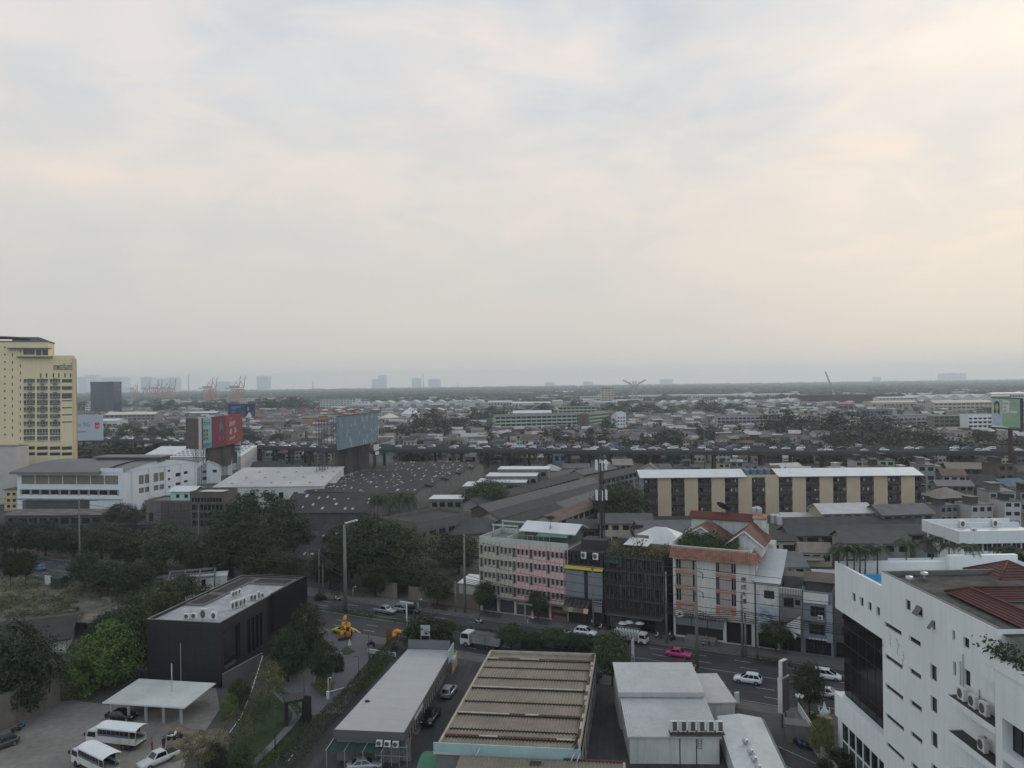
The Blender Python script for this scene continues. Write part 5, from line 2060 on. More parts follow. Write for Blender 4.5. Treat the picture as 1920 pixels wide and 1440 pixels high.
for k,(u,z)in enumerate(((uA+1.2,0),(uA+2.9,0),(uA+4.5,0),(uA+4.2,1))):
 q=Matrix.Rotation(hz_,4,'Z')@Vector((u,LP+.75,ledz[z]+.005))+HA
 ac(q,hz_,f'{nth(k)} from the left of the condensers on the white hotel ledges',1.15,'condensers on the hotel ledges',1.15)
ph=MB()
rr=random.Random(8)
for k in range(900):
 u=rr.uniform(uC,uC+14)
 p=Vector((u,LP+.6+rr.gauss(0,.5),zl+.9+rr.random()*1.1*(1+.4*math.sin(u*2.1))))
 leaf(ph,p,Vector((rr.gauss(0,.5),-.4+rr.gauss(0,.5),.7)).normalized(),.42,rr)
obj('roof_planting',ph,FOL_DARK,hotel)
pi_=MB()
for(x,y0,y1)in((1447,640,850),(1467,585,860),(1590,850,930)):
 u,za=hp(1440+x/4,1080+y0/4)
 _,zb=hp(1440+x/4,1080+y1/4)
 pi_.bar((u,-.08,za),(u,-.08,zb),.05,n=5)
obj('drain_pipe',pi_,M('pipe_grey',(.33,.34,.34),.6,.1),hotel)
def tilehip(name,x0,x1,y0,y1,z,h,lab=None):
 m=MB()
 L_,W_=x1-x0,y1-y0
 t=roof_mb('hip',L_,W_,z,z+h,.3)
 m.idx([(x+x0,y+y0,q)for x,y,q in t.v],t.f)
 return obj(name,m,MAROON,hotel)
def tilerows(x0,x1,y0,y1,za,zb,n):
 m=MB()
 for k in range(n):
  ya,yb=y0+(y1-y0)*k/n,y0+(y1-y0)*(k+1)/n
  z0_,z1_=za+(zb-za)*k/n,za+(zb-za)*(k+1)/n
  m.face([(x0,ya-.05,z0_+.07),(x1,ya-.05,z0_+.07),(x1,yb,z1_),(x0,yb,z1_)])
  m.face([(x0,ya-.05,z0_-.0),(x1,ya-.05,z0_-.0),(x1,ya-.05,z0_+.07),(x0,ya-.05,z0_+.07)])
 return m
def at_z(px,py,z):
 return tolocal(hotel,G(px,py,z))
EZ,RZ=Z2-.25,Z2+.62
r0u,r0y=22.9,4.3
def slope(m,a,b,c,d,n=7):
 a,b,c,d=(Vector(q)for q in(a,b,c,d))
 up_=Vector((0,0,.07))
 for k in range(n):
  t0,t1=k/n,(k+1)/n
  p,q,r,s_=a.lerp(d,t0),b.lerp(c,t0),b.lerp(c,t1),a.lerp(d,t1)
  m.face([p+up_,q+up_,r,s_])
  m.face([p,q,q+up_,p+up_])
m=MB()
e=1.9
slope(m,(r0u-e,r0y-1.6,EZ),(HL,r0y-1.6,EZ),(HL,r0y,RZ),(r0u,r0y,RZ),6)
slope(m,(HL,r0y+1.8,EZ),(r0u+e,r0y+1.8,EZ),(r0u,r0y,RZ),(HL,r0y,RZ),6)
slope(m,(r0u-e,WD-3.5,EZ),(r0u-e,r0y-1.6,EZ),(r0u,r0y,RZ),(r0u,WD-3.5,RZ),6)
slope(m,(r0u+e,r0y+1.8,EZ),(r0u+e,WD-3.5,EZ),(r0u,WD-3.5,RZ),(r0u,r0y,RZ),6)
for a,b in(((r0u,r0y,RZ),(HL,r0y,RZ)),((r0u,r0y,RZ),(r0u,WD-3.5,RZ)),((r0u,r0y,RZ),(r0u-e,r0y-1.6,EZ+.05))):
 m.bar(Vector(a)+Vector((0,0,.05)),Vector(b)+Vector((0,0,.05)),.12,n=6)
obj('tile_roof',m,MAROON,hotel)
m=MB()
m.box(r0u-e+.4,HL,r0y-1.2,r0y+1.4,Z2-.44,EZ-.01)
m.box(r0u-e+.4,r0u+e-.4,r0y+1.42,WD-3.6,Z2-.44,EZ-.01)
obj('tile_roof_wall',m,HW,hotel)
m=MB()
pk=tolocal(hotel,(56.6,88.2,0))
bz,az,hf=Z2-.7,Z2+1.0,3.3
bq=[Vector((pk.x+sx*hf,pk.y+sy*hf,bz))for sx,sy in((-1,-1),(1,-1),(1,1),(-1,1))]
tp=Vector((pk.x,pk.y,az))
for k in range(4):
 slope(m,bq[k],bq[(k+1)%4],tp,tp,8)
 m.bar(bq[k]+Vector((0,0,.05)),tp,.1,n=6)
obj('pyramid_roof',m,MAROON,hotel)
m=MB()
m.box(pk.x-hf+.5,pk.x+hf-.5,pk.y-hf+.5,pk.y+hf-.5,Z2-6,bz-.01)
obj('pyramid_wall',m,HW,hotel)
for(px,py,lab)in((1733,1085,'white mushroom vent in the middle of the stained dark hotel roof'),(1705,1093,'small white mushroom vent near the edge of the dark hotel roof')):
 q=G(px,py,Z2-.45)
 m=MB()
 m.lathe((0,0,0),[(.12,0),(.12,.5),(.42,.5),(.38,.72),(.1,.8)],12)
 tag(obj('roof_vent',m,GALV,None,q),lab,'vent')
PG='palms along the hotel pool deck'
pal=[(1574,1062,1018,'leftmost palm on the hotel pool deck'),(1588,1060,1014,'second palm from the left on the hotel pool deck'),(1601,1066,1018,'third palm from the left on the hotel pool deck'),(1622,1072,1022,'palm with drooping fronds left of the pool water'),(1612,1055,1016,'slim palm behind the drooping one on the pool deck'),(1645,1053,1016,'palm behind the blue pool water'),(1699,1062,1016,'palm on the deck left of the white office corner'),(1748,1064,1013,'palm standing tall before the white office corner'),(1780,1066,1022,'palm with wide arching fronds before the office windows'),(1819,1070,1026,'palm right of the arching one on the far deck'),(1872,1066,1030,'palm in the cluster left of the pyramid roof'),(1890,1062,1028,'palm in the cluster behind the pyramid roof'),(1912,1064,1032,'palm at the right edge behind the pyramid roof')]
for k,(px,py,top,lab)in enumerate(pal):
 P=G(px,py,24.3)if px>1660 else(lambda q:Vector((q.x*100.3/q.y,100.3,ZD)))(G(px,1075-(k%3)*3,ZD))
 hgt=zat(P,top)-P.z
 plant_at('palm' if k%2 else 'palm_b',P,hgt*(1.35 if px>1660 else 1.15),hgt*(1.3 if px>1660 else 1.06),lab,'palm tree',PG,FOL_DARK if k%3 else FOL_MID)
tr=thing('deck_terrace','white walled terrace carrying palms behind the dark hotel roof','terrace',(42.6,101.5,0),0)
zq=24.3
m=MB()
m.box(9.0,34,0,4.8,0,zq)
obj('base',m,HW,tr)
m=MB()
m.box(9.0,34,-.25,-.002,0,zq+.35)
m.box(9.0,34,4.6,4.8,zq+.002,zq+.75)
obj('parapet',m,HW,tr)
for k in range(5):
 plant_at('bush_dark',Vector((67+k*2.0,104.5+(k%2),zq)),2.6,2.0,f'{nth(k)} dark bush from the left on the terrace beside the pyramid roof','shrub','bushes on the hotel terrace')
A,B=G(1727,975,13.0),G(1801,995,13.0)
C_=G(1925,993,13.0)
rz,L=ang(B,C_)
W2=math.hypot(A.x-B.x,A.y-B.y)
fr_=[(.8+2.35*k,2.95+2.35*k,7.9,9.8)for k in range(int(L/2.35)+2)]+[(2.5+2.35*k,4.6+2.35*k,1.5,3.1)for k in range(int(L/2.35)+1)]
Lo=L+6
off=building('office_block','low white office block with deep blank parapet band and dark ribbon windows','office building',B,rz,Lo,W2,10.0,wall=WHITE,roof=WROOF,front=[r for r in fr_ if r[1]<Lo],left=[(1+2.2*k,2.9+2.2*k,7.9,9.8)for k in range(int(W2/2.2)-1)]+[(1+2.2*k,2.9+2.2*k,2.8,4.4)for k in range(int(W2/2.2)-1)],kind='none',gl=DGLASS,frame=WFRAME,split=2,depth=.25)
m=MB()
t=.3
m.box(-.9,Lo,-.9,-.6,10.0,13.0)
m.box(-.9,-.6,-.6,W2+.9,10.0,13.0)
m.box(-.6,Lo,W2+.6,W2+.9,10.0,13.0)
m.box(-.6,Lo,-.6,W2+.6,10.002,10.2)
obj('parapet',m,WHITE,off)
m=MB()
m.box(-.6,Lo,-.6,W2+.6,11.4,11.5)
m.box(-.6,Lo,W2-3.2,W2-2.9,11.5,12.7)
m.box(3,8,3,4,11.5,12.0)
obj('roof',m,WROOF,off)
for k,(u,v)in enumerate(((Lo*.32,W2-3.8),(Lo*.34,W2-2.3),(Lo*.70,W2-3.8),(Lo*.72,W2-2.3),(Lo*.16,.6))):
 q=Matrix.Rotation(rz,4,'Z')@Vector((u,v,11.55))+Vector((B.x,B.y,0))
 ac(q,rz,('left double condenser, lower unit, on the white office roof','left double condenser, rear unit, on the white office roof','right double condenser, lower unit, on the white office roof','right double condenser, rear unit, on the white office roof','single condenser near the front parapet of the white office roof')[k],1.5,'condensers on the office roof',1.4)
FA,FB=Vector((-7.0,169.3,0)),Vector((93.0,169.3-49.0,0))
frz,_=ang(FA,FB)
def fpt(px,py=1100,off=0.0):
 u,z=onplane(px,py,FA,FB)
 return FA+Vector((math.cos(frz),math.sin(frz),0))*u+Vector((-math.sin(frz),math.cos(frz),0))*off
def fu(px,py):
 return onplane(px,py,FA,FB)
FLD=11.0
uA,uM,uB=fu(900,1060)[0],fu(965,1060)[0],fu(1066,1080)[0]
zt=15.2
A=fpt(900)
L=uB-uA
n=21
pit=L/n
GRN=M('sage_paint',(.47,.45,.36),.8,.1,.3,streak=.3)
PNK=M('pink_paint',(.64,.42,.41),.8,.08,.3,streak=.2)
FIN=M('pale_fin',(.52,.46,.42),.8,.1,.5,streak=.2)
ops=[]
for f in range(4):
 z=4.3+f*2.85
 for k in range(n):
  a,b=k*pit+.11,(k+1)*pit-.08
  if k in(0,4,8,12,16):
   ops.append((a,b,z-.5,z+1.55))
  else:
   ops.append((a,b,z+.1,z+1.45))
ops+=[(.6+4.1*k,4.2+4.1*k,.1,2.9)for k in range(5)]
gm=uM-uA
blk=thing('shophouse_block','five-storey shophouse block, left half sage green, right half pink','shophouse',A,frz)
for nm,x0_,x1_,mt in(('green_wall',0,gm,GRN),('pink_wall',gm,L,PNK)):
 mb=MB()
 rr_=[(max(a,x0_)-x0_,min(b,x1_)-x0_,c,d)for a,b,c,d in ops if b>x0_+.05 and a<x1_-.05]
 mb.holes(lambda u,d,z,x0_=x0_:(x0_+u,d,z),x1_-x0_,-.02,zt,rr_,.45)
 if nm=='green_wall':
  mb.holes(P_left(0,FLD),FLD,-.02,zt,[],.2)
 else:
  mb.holes(P_right(L),FLD,-.02,zt,[],.2)
 mb.face([(x1_,FLD,0),(x0_,FLD,0),(x0_,FLD,zt),(x1_,FLD,zt)])
 obj(nm,mb,mt,blk)
for a,b,c,d in ops:
 pane(blk,'window' if c>3 else 'shop_front',a,b,c,d,P_front(),DGLASS if c>3 else M('shop_shutter',(.07,.072,.07),.7,.3,.5),WFRAME if c>3 else None,2,-.40)
mb=MB()
for k in range(n+1):
 x=min(max(k*pit,.06),L-.06)
 mb.box(x-.05,x+.05,-.24,-.002,3.5,zt+.05)
obj('fin',mb,FIN,blk)
mb=MB()
mb.box(-.1,L,-.9,-.003,3.25,3.42)
obj('shop_canopy',mb,CONC,blk)
mb=MB()
mb.face([(0,0,zt),(L,0,zt),(L,FLD,zt),(0,FLD,zt)])
obj('roof',mb,CONC,blk)
mb=MB()
mb.box(-.03,L,-.03,.2,zt+.003,zt+1.1)
mb.box(-.03,.2,.203,FLD,zt+.003,zt+1.1)
mb.box(gm*.78,gm*.78+.2,.203,FLD,zt+.003,zt+1.4)
mb.box(.203,gm*.78,FLD-.2,FLD,zt+.003,zt+1.1)
obj('parapet',mb,M('sage_parapet',(.40,.45,.40),.8,.1,.4,streak=.25),blk)
mb=MB()
fx=gm*.3
for x in(.4,gm*.75):
 for y in(FLD*.55,FLD-.3):
  mb.box(x-.12,x+.12,y-.12,y+.12,zt,zt+2.6)
mb.box(.2,gm*.8,FLD*.5,FLD*.5+.25,zt+2.603,zt+2.9)
mb.box(.2,gm*.8,FLD-.4,FLD-.15,zt+2.603,zt+2.9)
obj('roof_frame',mb,M('sage_parapet',(.4,.45,.4)),blk)
mb=MB()
mb.box(gm*1.05,L-.8,4.5,FLD-.5,zt,zt+2.3)
obj('penthouse_wall',mb,M('dim_green_wall',(.10,.13,.11),.8,.2),blk)
mb=MB()
t=roof_mb('gable_u',L-gm*1.05+.4,FLD-3.6,zt+2.35,zt+3.7,.4)
mb.idx([(x+gm*1.05-.5,y+4.0,z)for x,y,z in t.v],t.f)
obj('penthouse_roof',mb,WROOF,blk)
mb=MB()
mb.extrude_x([(2.3,zt+1.75),(4.4,zt+2.3),(4.4,zt+2.34),(2.3,zt+1.79)],gm*1.5,L-1.2)
obj('roof_awning',mb,M('green_sheet',(.10,.22,.17),.6,.1),blk)
mb=MB()
for k in range(7):
 x=gm*1.0+k*1.3
 mb.bar((x,1.2,zt),(x,1.2,zt+1.9),.04,n=4)
mb.bar((gm,1.2,zt+1.9),(gm+8,1.2,zt+1.9),.04,n=4)
obj('pergola',mb,GALV,blk)
q=fpt(1016,off=5.0)
dish(Vector((q.x,q.y,zt+2.4)),frz+.3,'dark mesh dish in front of the white gable on the pink block',1.15,.5,2.6)
uC=fu(1136,1090)[0]
A=fpt(1062)+Vector((math.cos(frz),math.sin(frz),0))*.05
L=uC-uB-.1
cl=thing('clad_shophouse','narrow shophouse clad in two grey panels under a yellow ledge','shophouse',A,frz)
BW=M('burnt_wall',(.045,.042,.04),.9,.35,.3,streak=.3)
mb=MB()
tops=[(.5+k*1.2,1.3+k*1.2,12.4,14.2)for k in range(int(L/1.2))]
mb.holes(P_front(),L,-.02,15.0,tops+[(.5,3.6,.2,2.8),(4.2,L-.5,.2,2.8)],.3)
mb.holes(P_left(0,FLD),FLD,-.02,15.0,[],.2)
mb.holes(P_right(L),FLD,-.02,15.0,[],.2)
mb.face([(L,FLD,0),(0,FLD,0),(0,FLD,15),(L,FLD,15)])
mb.face([(0,0,15),(L,0,15),(L,FLD,15),(0,FLD,15)])
obj('wall',mb,BW,cl)
for r in tops:
 pane(cl,'window',*r,P_front(),DGLASS,DFRAME,2,-.27)
for r in((.5,3.6,.2,2.8),(4.2,L-.5,.2,2.8)):
 pane(cl,'shop_front',*r,P_front(),M('shop_dark',(.03,.028,.027),.8,.3),None,1,-.27)
CLD=M('clad_panel',(.24,.26,.28),.55,.1,.2,streak=.1)
for x0_,x1_ in((-.1,L*.50),(L*.60,L-.05)):
 m=MB()
 for k in range(14):
  m.box(x0_,x1_,-.32-(.02 if k%2 else 0),-.003,5.4+k*.4,5.4+(k+1)*.4-.02)
 obj('cladding_panel',m,CLD,cl)
m=MB()
m.extrude_x([(-.9,11.35),(-.003,11.9),(-.003,12.0),(-.9,11.5)],-.1,L+.15)
obj('yellow_ledge',m,YELLOW,cl)
m=MB()
for k in range(6):
 m.extrude_x([(-2.0,3.9),(-.4,5.0),(-.4,5.06),(-2.0,3.96)],k*L*.115,k*L*.115+L*.09)
obj('awning',m,M('dark_awning',(.07,.07,.07),.8,.3),cl)
AWC=[M('awning_green',(.17,.18,.13)),M('awning_tan',(.30,.25,.18)),M('awning_red',(.28,.09,.06)),M('awning_cream',(.42,.37,.24))]
for k,mt in enumerate((0,1,0,2,3)):
 m=MB()
 m.extrude_x([(-2.3,2.9),(-2.0,3.8),(-2.0,3.84),(-2.3,2.94)],k*L*.138,k*L*.138+L*.13)
 obj('awning_valance',m,AWC[mt],cl)
m=MB()
for k in range(5):
 m.box(L*.72+k*.42,L*.72+k*.42+.34,-.5,-.33,2.9,5.3)
obj('silver_panel',m,GALV,cl)
m=MB()
m.box(L*.3,L*.95,2.5,6.5,15.003,17.0)
obj('roof_hut',m,BW,cl)
for k,x in enumerate((.5,.82)):
 q=A+Matrix.Rotation(frz,3,'Z')@Vector((L*x,-.35,13.6))
 ac(q,frz,('left of two white condensers high on the burnt upper storey','right of two white condensers high on the burnt upper storey')[k],1.25,'condensers on the burnt storey',1.2)
for k,x in enumerate((.25,.5,.8)):
 pass
m=MB()
for k in range(9):
 m.box(k*L/8-.05,k*L/8+.05,-.35,-.003,12.1,15.0)
obj('fin',m,BW,cl)
uD=fu(1246,1090)[0]
A=FA+Vector((math.cos(frz),math.sin(frz),0))*(uC+.02)
L=uD-uC-.1
bt=thing('derelict_block','blackened derelict shophouse block with rusty grilles and roof creepers','derelict building',A,frz)
n=14
pit=L/n
ops=[]
rr=random.Random(2)
for f in range(4):
 for k in range(n):
  if rr.random()<.93:
   ops.append((k*pit+.12,(k+1)*pit-.12,4.0+f*2.8,4.0+f*2.8+rr.choice((1.5,1.7,1.9))))
ops+=[(.5+k*3.4,3.3+k*3.4,.1,3.0)for k in range(int(L/3.4))]
mb=MB()
mb.holes(P_front(),L,-.02,15.4,ops,.5)
mb.holes(P_left(0,FLD),FLD,-.02,15.4,[],.2)
mb.holes(P_right(L),FLD,-.02,15.4,[],.2)
mb.face([(L,FLD,0),(0,FLD,0),(0,FLD,15.4),(L,FLD,15.4)])
mb.face([(0,0,15.4),(L,0,15.4),(L,FLD,15.4),(0,FLD,15.4)])
obj('wall',mb,BW,bt)
ODD=[DGLASS,M('grimy_pane',(.15,.14,.125),.6,.5,.6),M('grimy_curtain',(.24,.22,.19),.8,.4,.6)]
for k,r in enumerate(ops[:96]):
 pane(bt,'window',*r,P_front(),ODD[0 if rr.random()<.6 else rr.choice((1,2))],None,1,-.46)
m=MB()
for k in range(n*2+1):
 x=k*pit/2
 rr_=.06 if k%2==0 else .03
 m.box(x-rr_,x+rr_,-.65,-.5,3.2,14.6+(rr.random()*.6))
for f in range(5):
 m.box(0,L,-.64,-.003,3.3+f*2.8,3.42+f*2.8)
obj('rusty_grille',m,M('rust_grille',(.10,.088,.078),.9,.4,.8),bt)
m=MB()
m.box(L*.02,L*.98,-1.6,-.003,2.95,3.15)
obj('shop_canopy',m,CONCD,bt)
m=MB()
for k in range(1500):
 x=rr.uniform(.5,L)
 hgt=(1.0+1.2*math.sin(x*.55+1)**2)
 y=rr.uniform(-.6,4)
 z=15.4+rr.random()*hgt-(rr.random()*1.6 if y<0 else 0)
 leaf(m,Vector((x,y,z)),Vector((rr.gauss(0,.6),-.5+rr.gauss(0,.5),.6)).normalized(),.5,rr)
obj('creeper',m,FOL_DRY,bt)
m=MB()
m.extrude_x([(-.9,13.3),(-.003,14.6),(-.003,14.65),(-.9,13.35)],.2,L*.25)
obj('torn_canvas',m,M('green_net',(.018,.055,.045)),bt)
m=MB()
m.box(.5,L*.5,6.0,10.5,15.403,17.2)
obj('roof_hut',m,CONCD,bt)
m=MB()
m.extrude_x([(-.5,17.0),(4.5,17.5),(4.5,17.56),(-.5,17.06)],L*.3,L*.72)
m.v=[(x,y+1,z)for x,y,z in m.v]
obj('tin_sheet',m,WROOF,bt)
q=fpt(1122,off=FLD+3)
t_=building('white_hipped_hall','white hipped metal roof behind the derelict block','hall',q,frz+.05,15.5,13,13.6,17.2,'hip',wall=CONC,roof=WROOF,ov=.4)
for px,off,lab,rr_,rot,tl in((1186,3.5,'large dark dish on a mast above the derelict block',1.5,.5,.45),(1172,4.5,'dark dish tilted on edge beside the large one',1.2,-1.0,1.2)):
 q=fpt(px,off=off)
 dish(Vector((q.x,q.y,15.4)),frz+rot,lab,rr_,tl,4.4 if rr_>1.3 else 3.2)
q=fpt(1113,off=5.5)
P=Vector((q.x,q.y,15.0))
tm=thing('telecom_mast','tall dark lattice telecom mast with white panel antennas','telecom mast',P,frz)
hh=zat(P,868)-15
m=MB()
m.truss((0,0,0),(0,0,hh),.7,18,.055,.03)
m.bar((0,0,0),(0,0,hh),.16,n=6)
m.bar((.5,.5,0),(.5,.5,hh*.6),.1,n=5)
obj('tower',m,DSTEEL,tm)
for lv in(hh-.4,hh*.62):
 for k in range(6):
  a_=k*math.pi/3
  m=MB()
  m.box(-.15,.15,-.08,.08,-1.05,1.05)
  o=obj('antenna',m,WHITE,tm,(1.15*math.cos(a_),1.15*math.sin(a_),lv),a_)
  m=MB()
  m.bar((0,0,lv),(1.07*math.cos(a_),1.07*math.sin(a_),lv),.05,n=4)
  obj('bracket',m,DSTEEL,tm)
uE,uF=fu(1262,1090)[0],fu(1414,1090)[0]
A=FA+Vector((math.cos(frz),math.sin(frz),0))*uE
L=uF-uE
HD=17.0
RW=M('hotel_cream',(.52,.51,.47),.75,.07,.2,streak=.3)
PKP=M('salmon_panel',(.42,.16,.13),.8,.1,.5)
rh=thing('red_roof_hotel','white four-storey building with red tile roofs, roof garden and salmon window strips','hotel',A,frz)
def ru(px):
 return fu(px,1090)[0]-uE
cols=[(ru(1267),ru(1277)),(ru(1298),ru(1306.5)),(ru(1342),ru(1349)),(ru(1370.5),ru(1380))]
ops=[]
fz=[(13.2,15.2),(10.0,12.4),(7.0,9.4),(5.5,6.2)]
for a,b in cols:
 for c,d in fz[:3]:
  ops.append((max(a,.15),b,c,d))
gf=[(.4,L*.62,.3,4.2),(L*.66,L-.6,.1,4.2)]
mb=MB()
mb.holes(P_front(),L,-.02,15.9,ops+gf,.35)
side=[(1.2,2.2,12.2,15.2),(2.0,2.8,10.0,12.0),(5.6,6.4,12.4,14.4),(8.6,9.3,13.0,15.2),(10.5,11.2,13.3,15.0)]
mb.holes(P_right(L),HD,-.02,15.9,side,.3)
mb.holes(P_left(0,HD),HD,-.02,15.9,[],.2)
mb.face([(L,HD,0),(0,HD,0),(0,HD,15.9),(L,HD,15.9)])
mb.face([(0,0,15.9),(L,0,15.9),(L,HD,15.9),(0,HD,15.9)])
obj('wall',mb,RW,rh)
for r in ops:
 pane(rh,'window',*r,P_front(),DGLASS,WFRAME,2,-.30)
for r in side:
 pane(rh,'window',*r,P_right(L),DGLASS,WFRAME,1,-.26)
pane(rh,'entrance',*gf[1],P_front(),M('dark_opening',(.012,.012,.012),.8,.2),None,1,-.32)
pane(rh,'shop_front',*gf[0],P_front(),M('shop_dark',(.03,.028,.027)),None,1,-.32)
for k in range(4):
 a,b=cols[k]
 for z0_,z1_ in((12.45,13.15),(9.45,9.95),(5.4,6.95)):
  m=MB()
  m.box(a,b,-.12,-.003,z0_,z1_)
  obj('spandrel_panel',m,PKP,rh)
for a,b in((cols[0][1]+.1,cols[1][0]-.1),(cols[2][1]+.1,cols[3][0]-.1)):
 m=MB()
 nb=7
 for i in range(nb+1):
  x=a+(b-a)*i/nb
  m.box(x-.035,x+.035,-.26,-.13,5.3,15.7)
 for j in range(40):
  z=5.3+j*.266
  m.box(a,b,-.25,-.14,z,z+.07)
 obj('lattice_screen',m,M('lattice_cream',(.50,.45,.40),.8,.08),rh)
 m=MB()
 m.box(a,b,-.12,-.003,5.3,15.7)
 obj('lattice_backing',m,M('lattice_back',(.30,.20,.17),.8,.1),rh)
 for z in(12.5,9.5,6.5):
  m=MB()
  m.box(a-.05,b+.05,-.30,-.262,z,z+.35)
  obj('screen_band',m,PKP,rh)
m=MB()
nn=6
for k in range(nn):
 y0,y1=-1.3+1.9*k/nn,-1.3+1.9*(k+1)/nn
 z0_,z1_=15.75+1.75*k/nn,15.75+1.75*(k+1)/nn
 m.box(-.4+.05*k,L+.9-.12*k,y0,y1+.1,z0_-.12,z0_+.14)
for k in range(nn):
 x0_,x1_=L+1.0-1.6*k/nn,L+1.0-1.6*(k+1)/nn
 z0_=15.75+1.75*k/nn
 m.box(x1_-.1,x0_,.62,HD*.72,z0_-.118,z0_+.142)
for i in range(int(L/.32)):
 x=-.3+i*.32
 m.bar((x,-1.32,15.93),(x,.55,17.60),.07,n=5)
obj('tile_skirt',m,ORTILE,rh)
m=MB()
m.box(-.3,L-.5,.62,.85,15.903,17.75)
m.box(L-.75,L-.5,.852,HD,15.903,17.75)
m.box(-.3,-.05,.852,HD,15.903,18.4)
obj('parapet',m,RW,rh)
m=MB()
m.box(.1,L*.98,-.55,-.003,4.3,5.2)
obj('sign_band',m,M('sign_band',(.36,.35,.33),.7,.1),rh)
RS=M('sign_red_letter',(.16,.03,.025),.6,.1)
text('แปลนทัวไทยอาคาร',rh,(2.3,-.57,4.32),1.3,RS,sx=.86)
m=MB()
m.lathe((0,0,0),[(.75,0),(.75,.1),(.55,.12),(.55,.08)],18)
m.v=[(x,-.57-z,y)for x,y,z in m.v]
m2=MB()
m2.face([(-.3,-.71,-.3),(.3,-.71,-.3),(0,-.71,.35)])
o=obj('emblem',m,WHITE,rh,(1.35,0,4.75))
obj('emblem_mark',m2,RS,o)
m=MB()
for k in range(3):
 m.box(.6+k*L*.2,.6+k*L*.2+L*.19,-.25,-.004,2.5,4.1)
obj('shutter',m,M('grey_shutter',(.20,.21,.22),.6,.1),rh)
for i,ch in enumerate('應成大樓一'):
 text(ch,rh,(ru(1389),-.02,12.0-i*1.35),1.05,DFRAME)
m=MB()
m.box(L*.18,L*.55,-3.0,-.3,0,.9)
obj('entrance_steps',m,CONC,rh)
def local_gable(x0,x1,y0,y1,z,h,rz_,nm,ov=.6):
 t=roof_mb('gable_w',x1-x0,y1-y0,z,z+h,ov)
 m=MB()
 m.idx([(x+x0,y+y0,q)for x,y,q in t.v],t.f)
 obj(nm+'_roof',m,REDTILE,rh)
 w=MB()
 w.holes(lambda u,d,q:(x0+u,y0+d,q),x1-x0,15.903,z,[],.1)
 w.face([(x0,y0,z),(x1,y0,z),((x0+x1)/2,y0,z+h)])
 w.face([(x1,y0,15.903),(x1,y1,15.903),(x1,y1,z),(x1,y0,z)])
 w.face([(x0,y1,15.903),(x0,y0,15.903),(x0,y0,z),(x0,y1,z)])
 w.face([(x1,y1,15.903),(x0,y1,15.903),(x0,y1,z),(x1,y1,z)])
 obj(nm+'_wall',w,WHITEO,rh)
 tb=MB()
 mx_=(x0+x1)/2
 k=h/((x1-x0)/2)
 for s,xe in((-1,x0-ov),(1,x1+ov)):
  tb.bar((mx_,y0-ov-.03,z+h+.06),(xe,y0-ov-.03,z-ov*k+.06),.13,n=4)
 obj(nm+'_bargeboard',tb,WHITE,rh)
local_gable(.2,8.6,5.6,13.0,18.2,2.5,0,'left_gable')
local_gable(9.9,16.2,4.0,13.4,18.3,2.5,0,'right_gable')
m=MB()
t=roof_mb('gable_u',L*.78,3.2,21.0,21.9,.5)
m.idx([(x+.3,y+14.9,z)for x,y,z in t.v],t.f)
obj('rear_roof',m,REDTILE,rh)
m=MB()
m.box(.3,.3+L*.78,14.903,18.0,15.903,21.0)
m.box(L*.82,L+.3,13.5,17.9,15.903,20.0)
obj('rear_wall',m,WHITEO,rh)
m=MB()
t=roof_mb('gable_u',2.4,2.2,21.6,22.3,.2)
m.idx([(x+L*.86,y+14.2,z)for x,y,z in t.v],t.f)
obj('stair_roof',m,ORTILE,rh)
m=MB()
m.box(L*.86,L*.86+2.4,14.3,16.3,20.003,21.6)
obj('stair_wall',m,RW,rh)
q=Matrix.Rotation(frz,3,'Z')
for k,(x,y)in enumerate(((13.2,15.6),(14.2,15.6),(13.7,16.8),(16.9,16.4),(17.7,16.6),(18.3,15.4))):
 Pq=A+q@Vector((x-.3,y+(1.5 if k<3 else .6),21.2 if k<3 else 20.0))
 tank(Pq,f'{nth(k)} from the left of six steel tanks behind the red gables',.55,1.9,GALV,'steel tanks on the red-roofed building')
dq=A+q@Vector((6.5,16.0,21.9))
dish(dq,frz-.5,'dark dish on the rear ridge of the red-roofed building',1.35,.75,1.3)
hb=MB()
rr=random.Random(12)
for k in range(4600):
 x=rr.uniform(1.2,L-3.2)
 y=rr.uniform(.9,5.4)
 hgt=2.0+1.8*(y-.9)/4+.6*math.sin(x*1.1)
 if x>10 and y>3.9:
  continue
 leaf(hb,Vector((x,y,16.2+rr.random()**.6*hgt)),Vector((rr.gauss(0,.5),-.4+rr.gauss(0,.5),.7)).normalized(),.42,rr)
obj('roof_garden',hb,FOL_MID,rh)
m=MB()
m.box(L+.05,L+1.9,HD*.73,HD,-.02,16.9)
obj('stair_tower',m,RW,rh)
X0=uF+.6
WB=M('shop_white',(.48,.48,.46),.8,.15,.3,streak=.5)
BLU=M('faded_blue_wall',(.20,.225,.27),.8,.15,.3,streak=.4)
def fA(u,off=0.0):
 return FA+Vector((math.cos(frz),math.sin(frz),0))*u+Vector((-math.sin(frz),math.cos(frz),0))*off
def shop(u0,u1,h,label,wall,fl,roof=CONCD,D_=12,**kw):
 L=u1-u0-.06
 ops=[(.35,L-.35,.1,2.8)]
 for z,a,b,hh in fl:
  ops.append((L*a,L*b,z,z+hh))
 return building('shophouse',label,'shophouse',fA(u0),frz,L,D_,h,wall=wall,roof=roof,front=ops,gl=DGLASS,frame=DFRAME,split=3,depth=.3,parapet=kw.get('pp',.7),th=.2)
uS=[fu(px,1100)[0]for px in(1417,1461,1505,1562)]
s1=shop(uS[0],uS[1],12.2,'white shophouse with curved sheet roof and a torn blue-white banner',WB,[(9.3,.35,.8,1.5)],pp=0)
m=MB()
nn=8
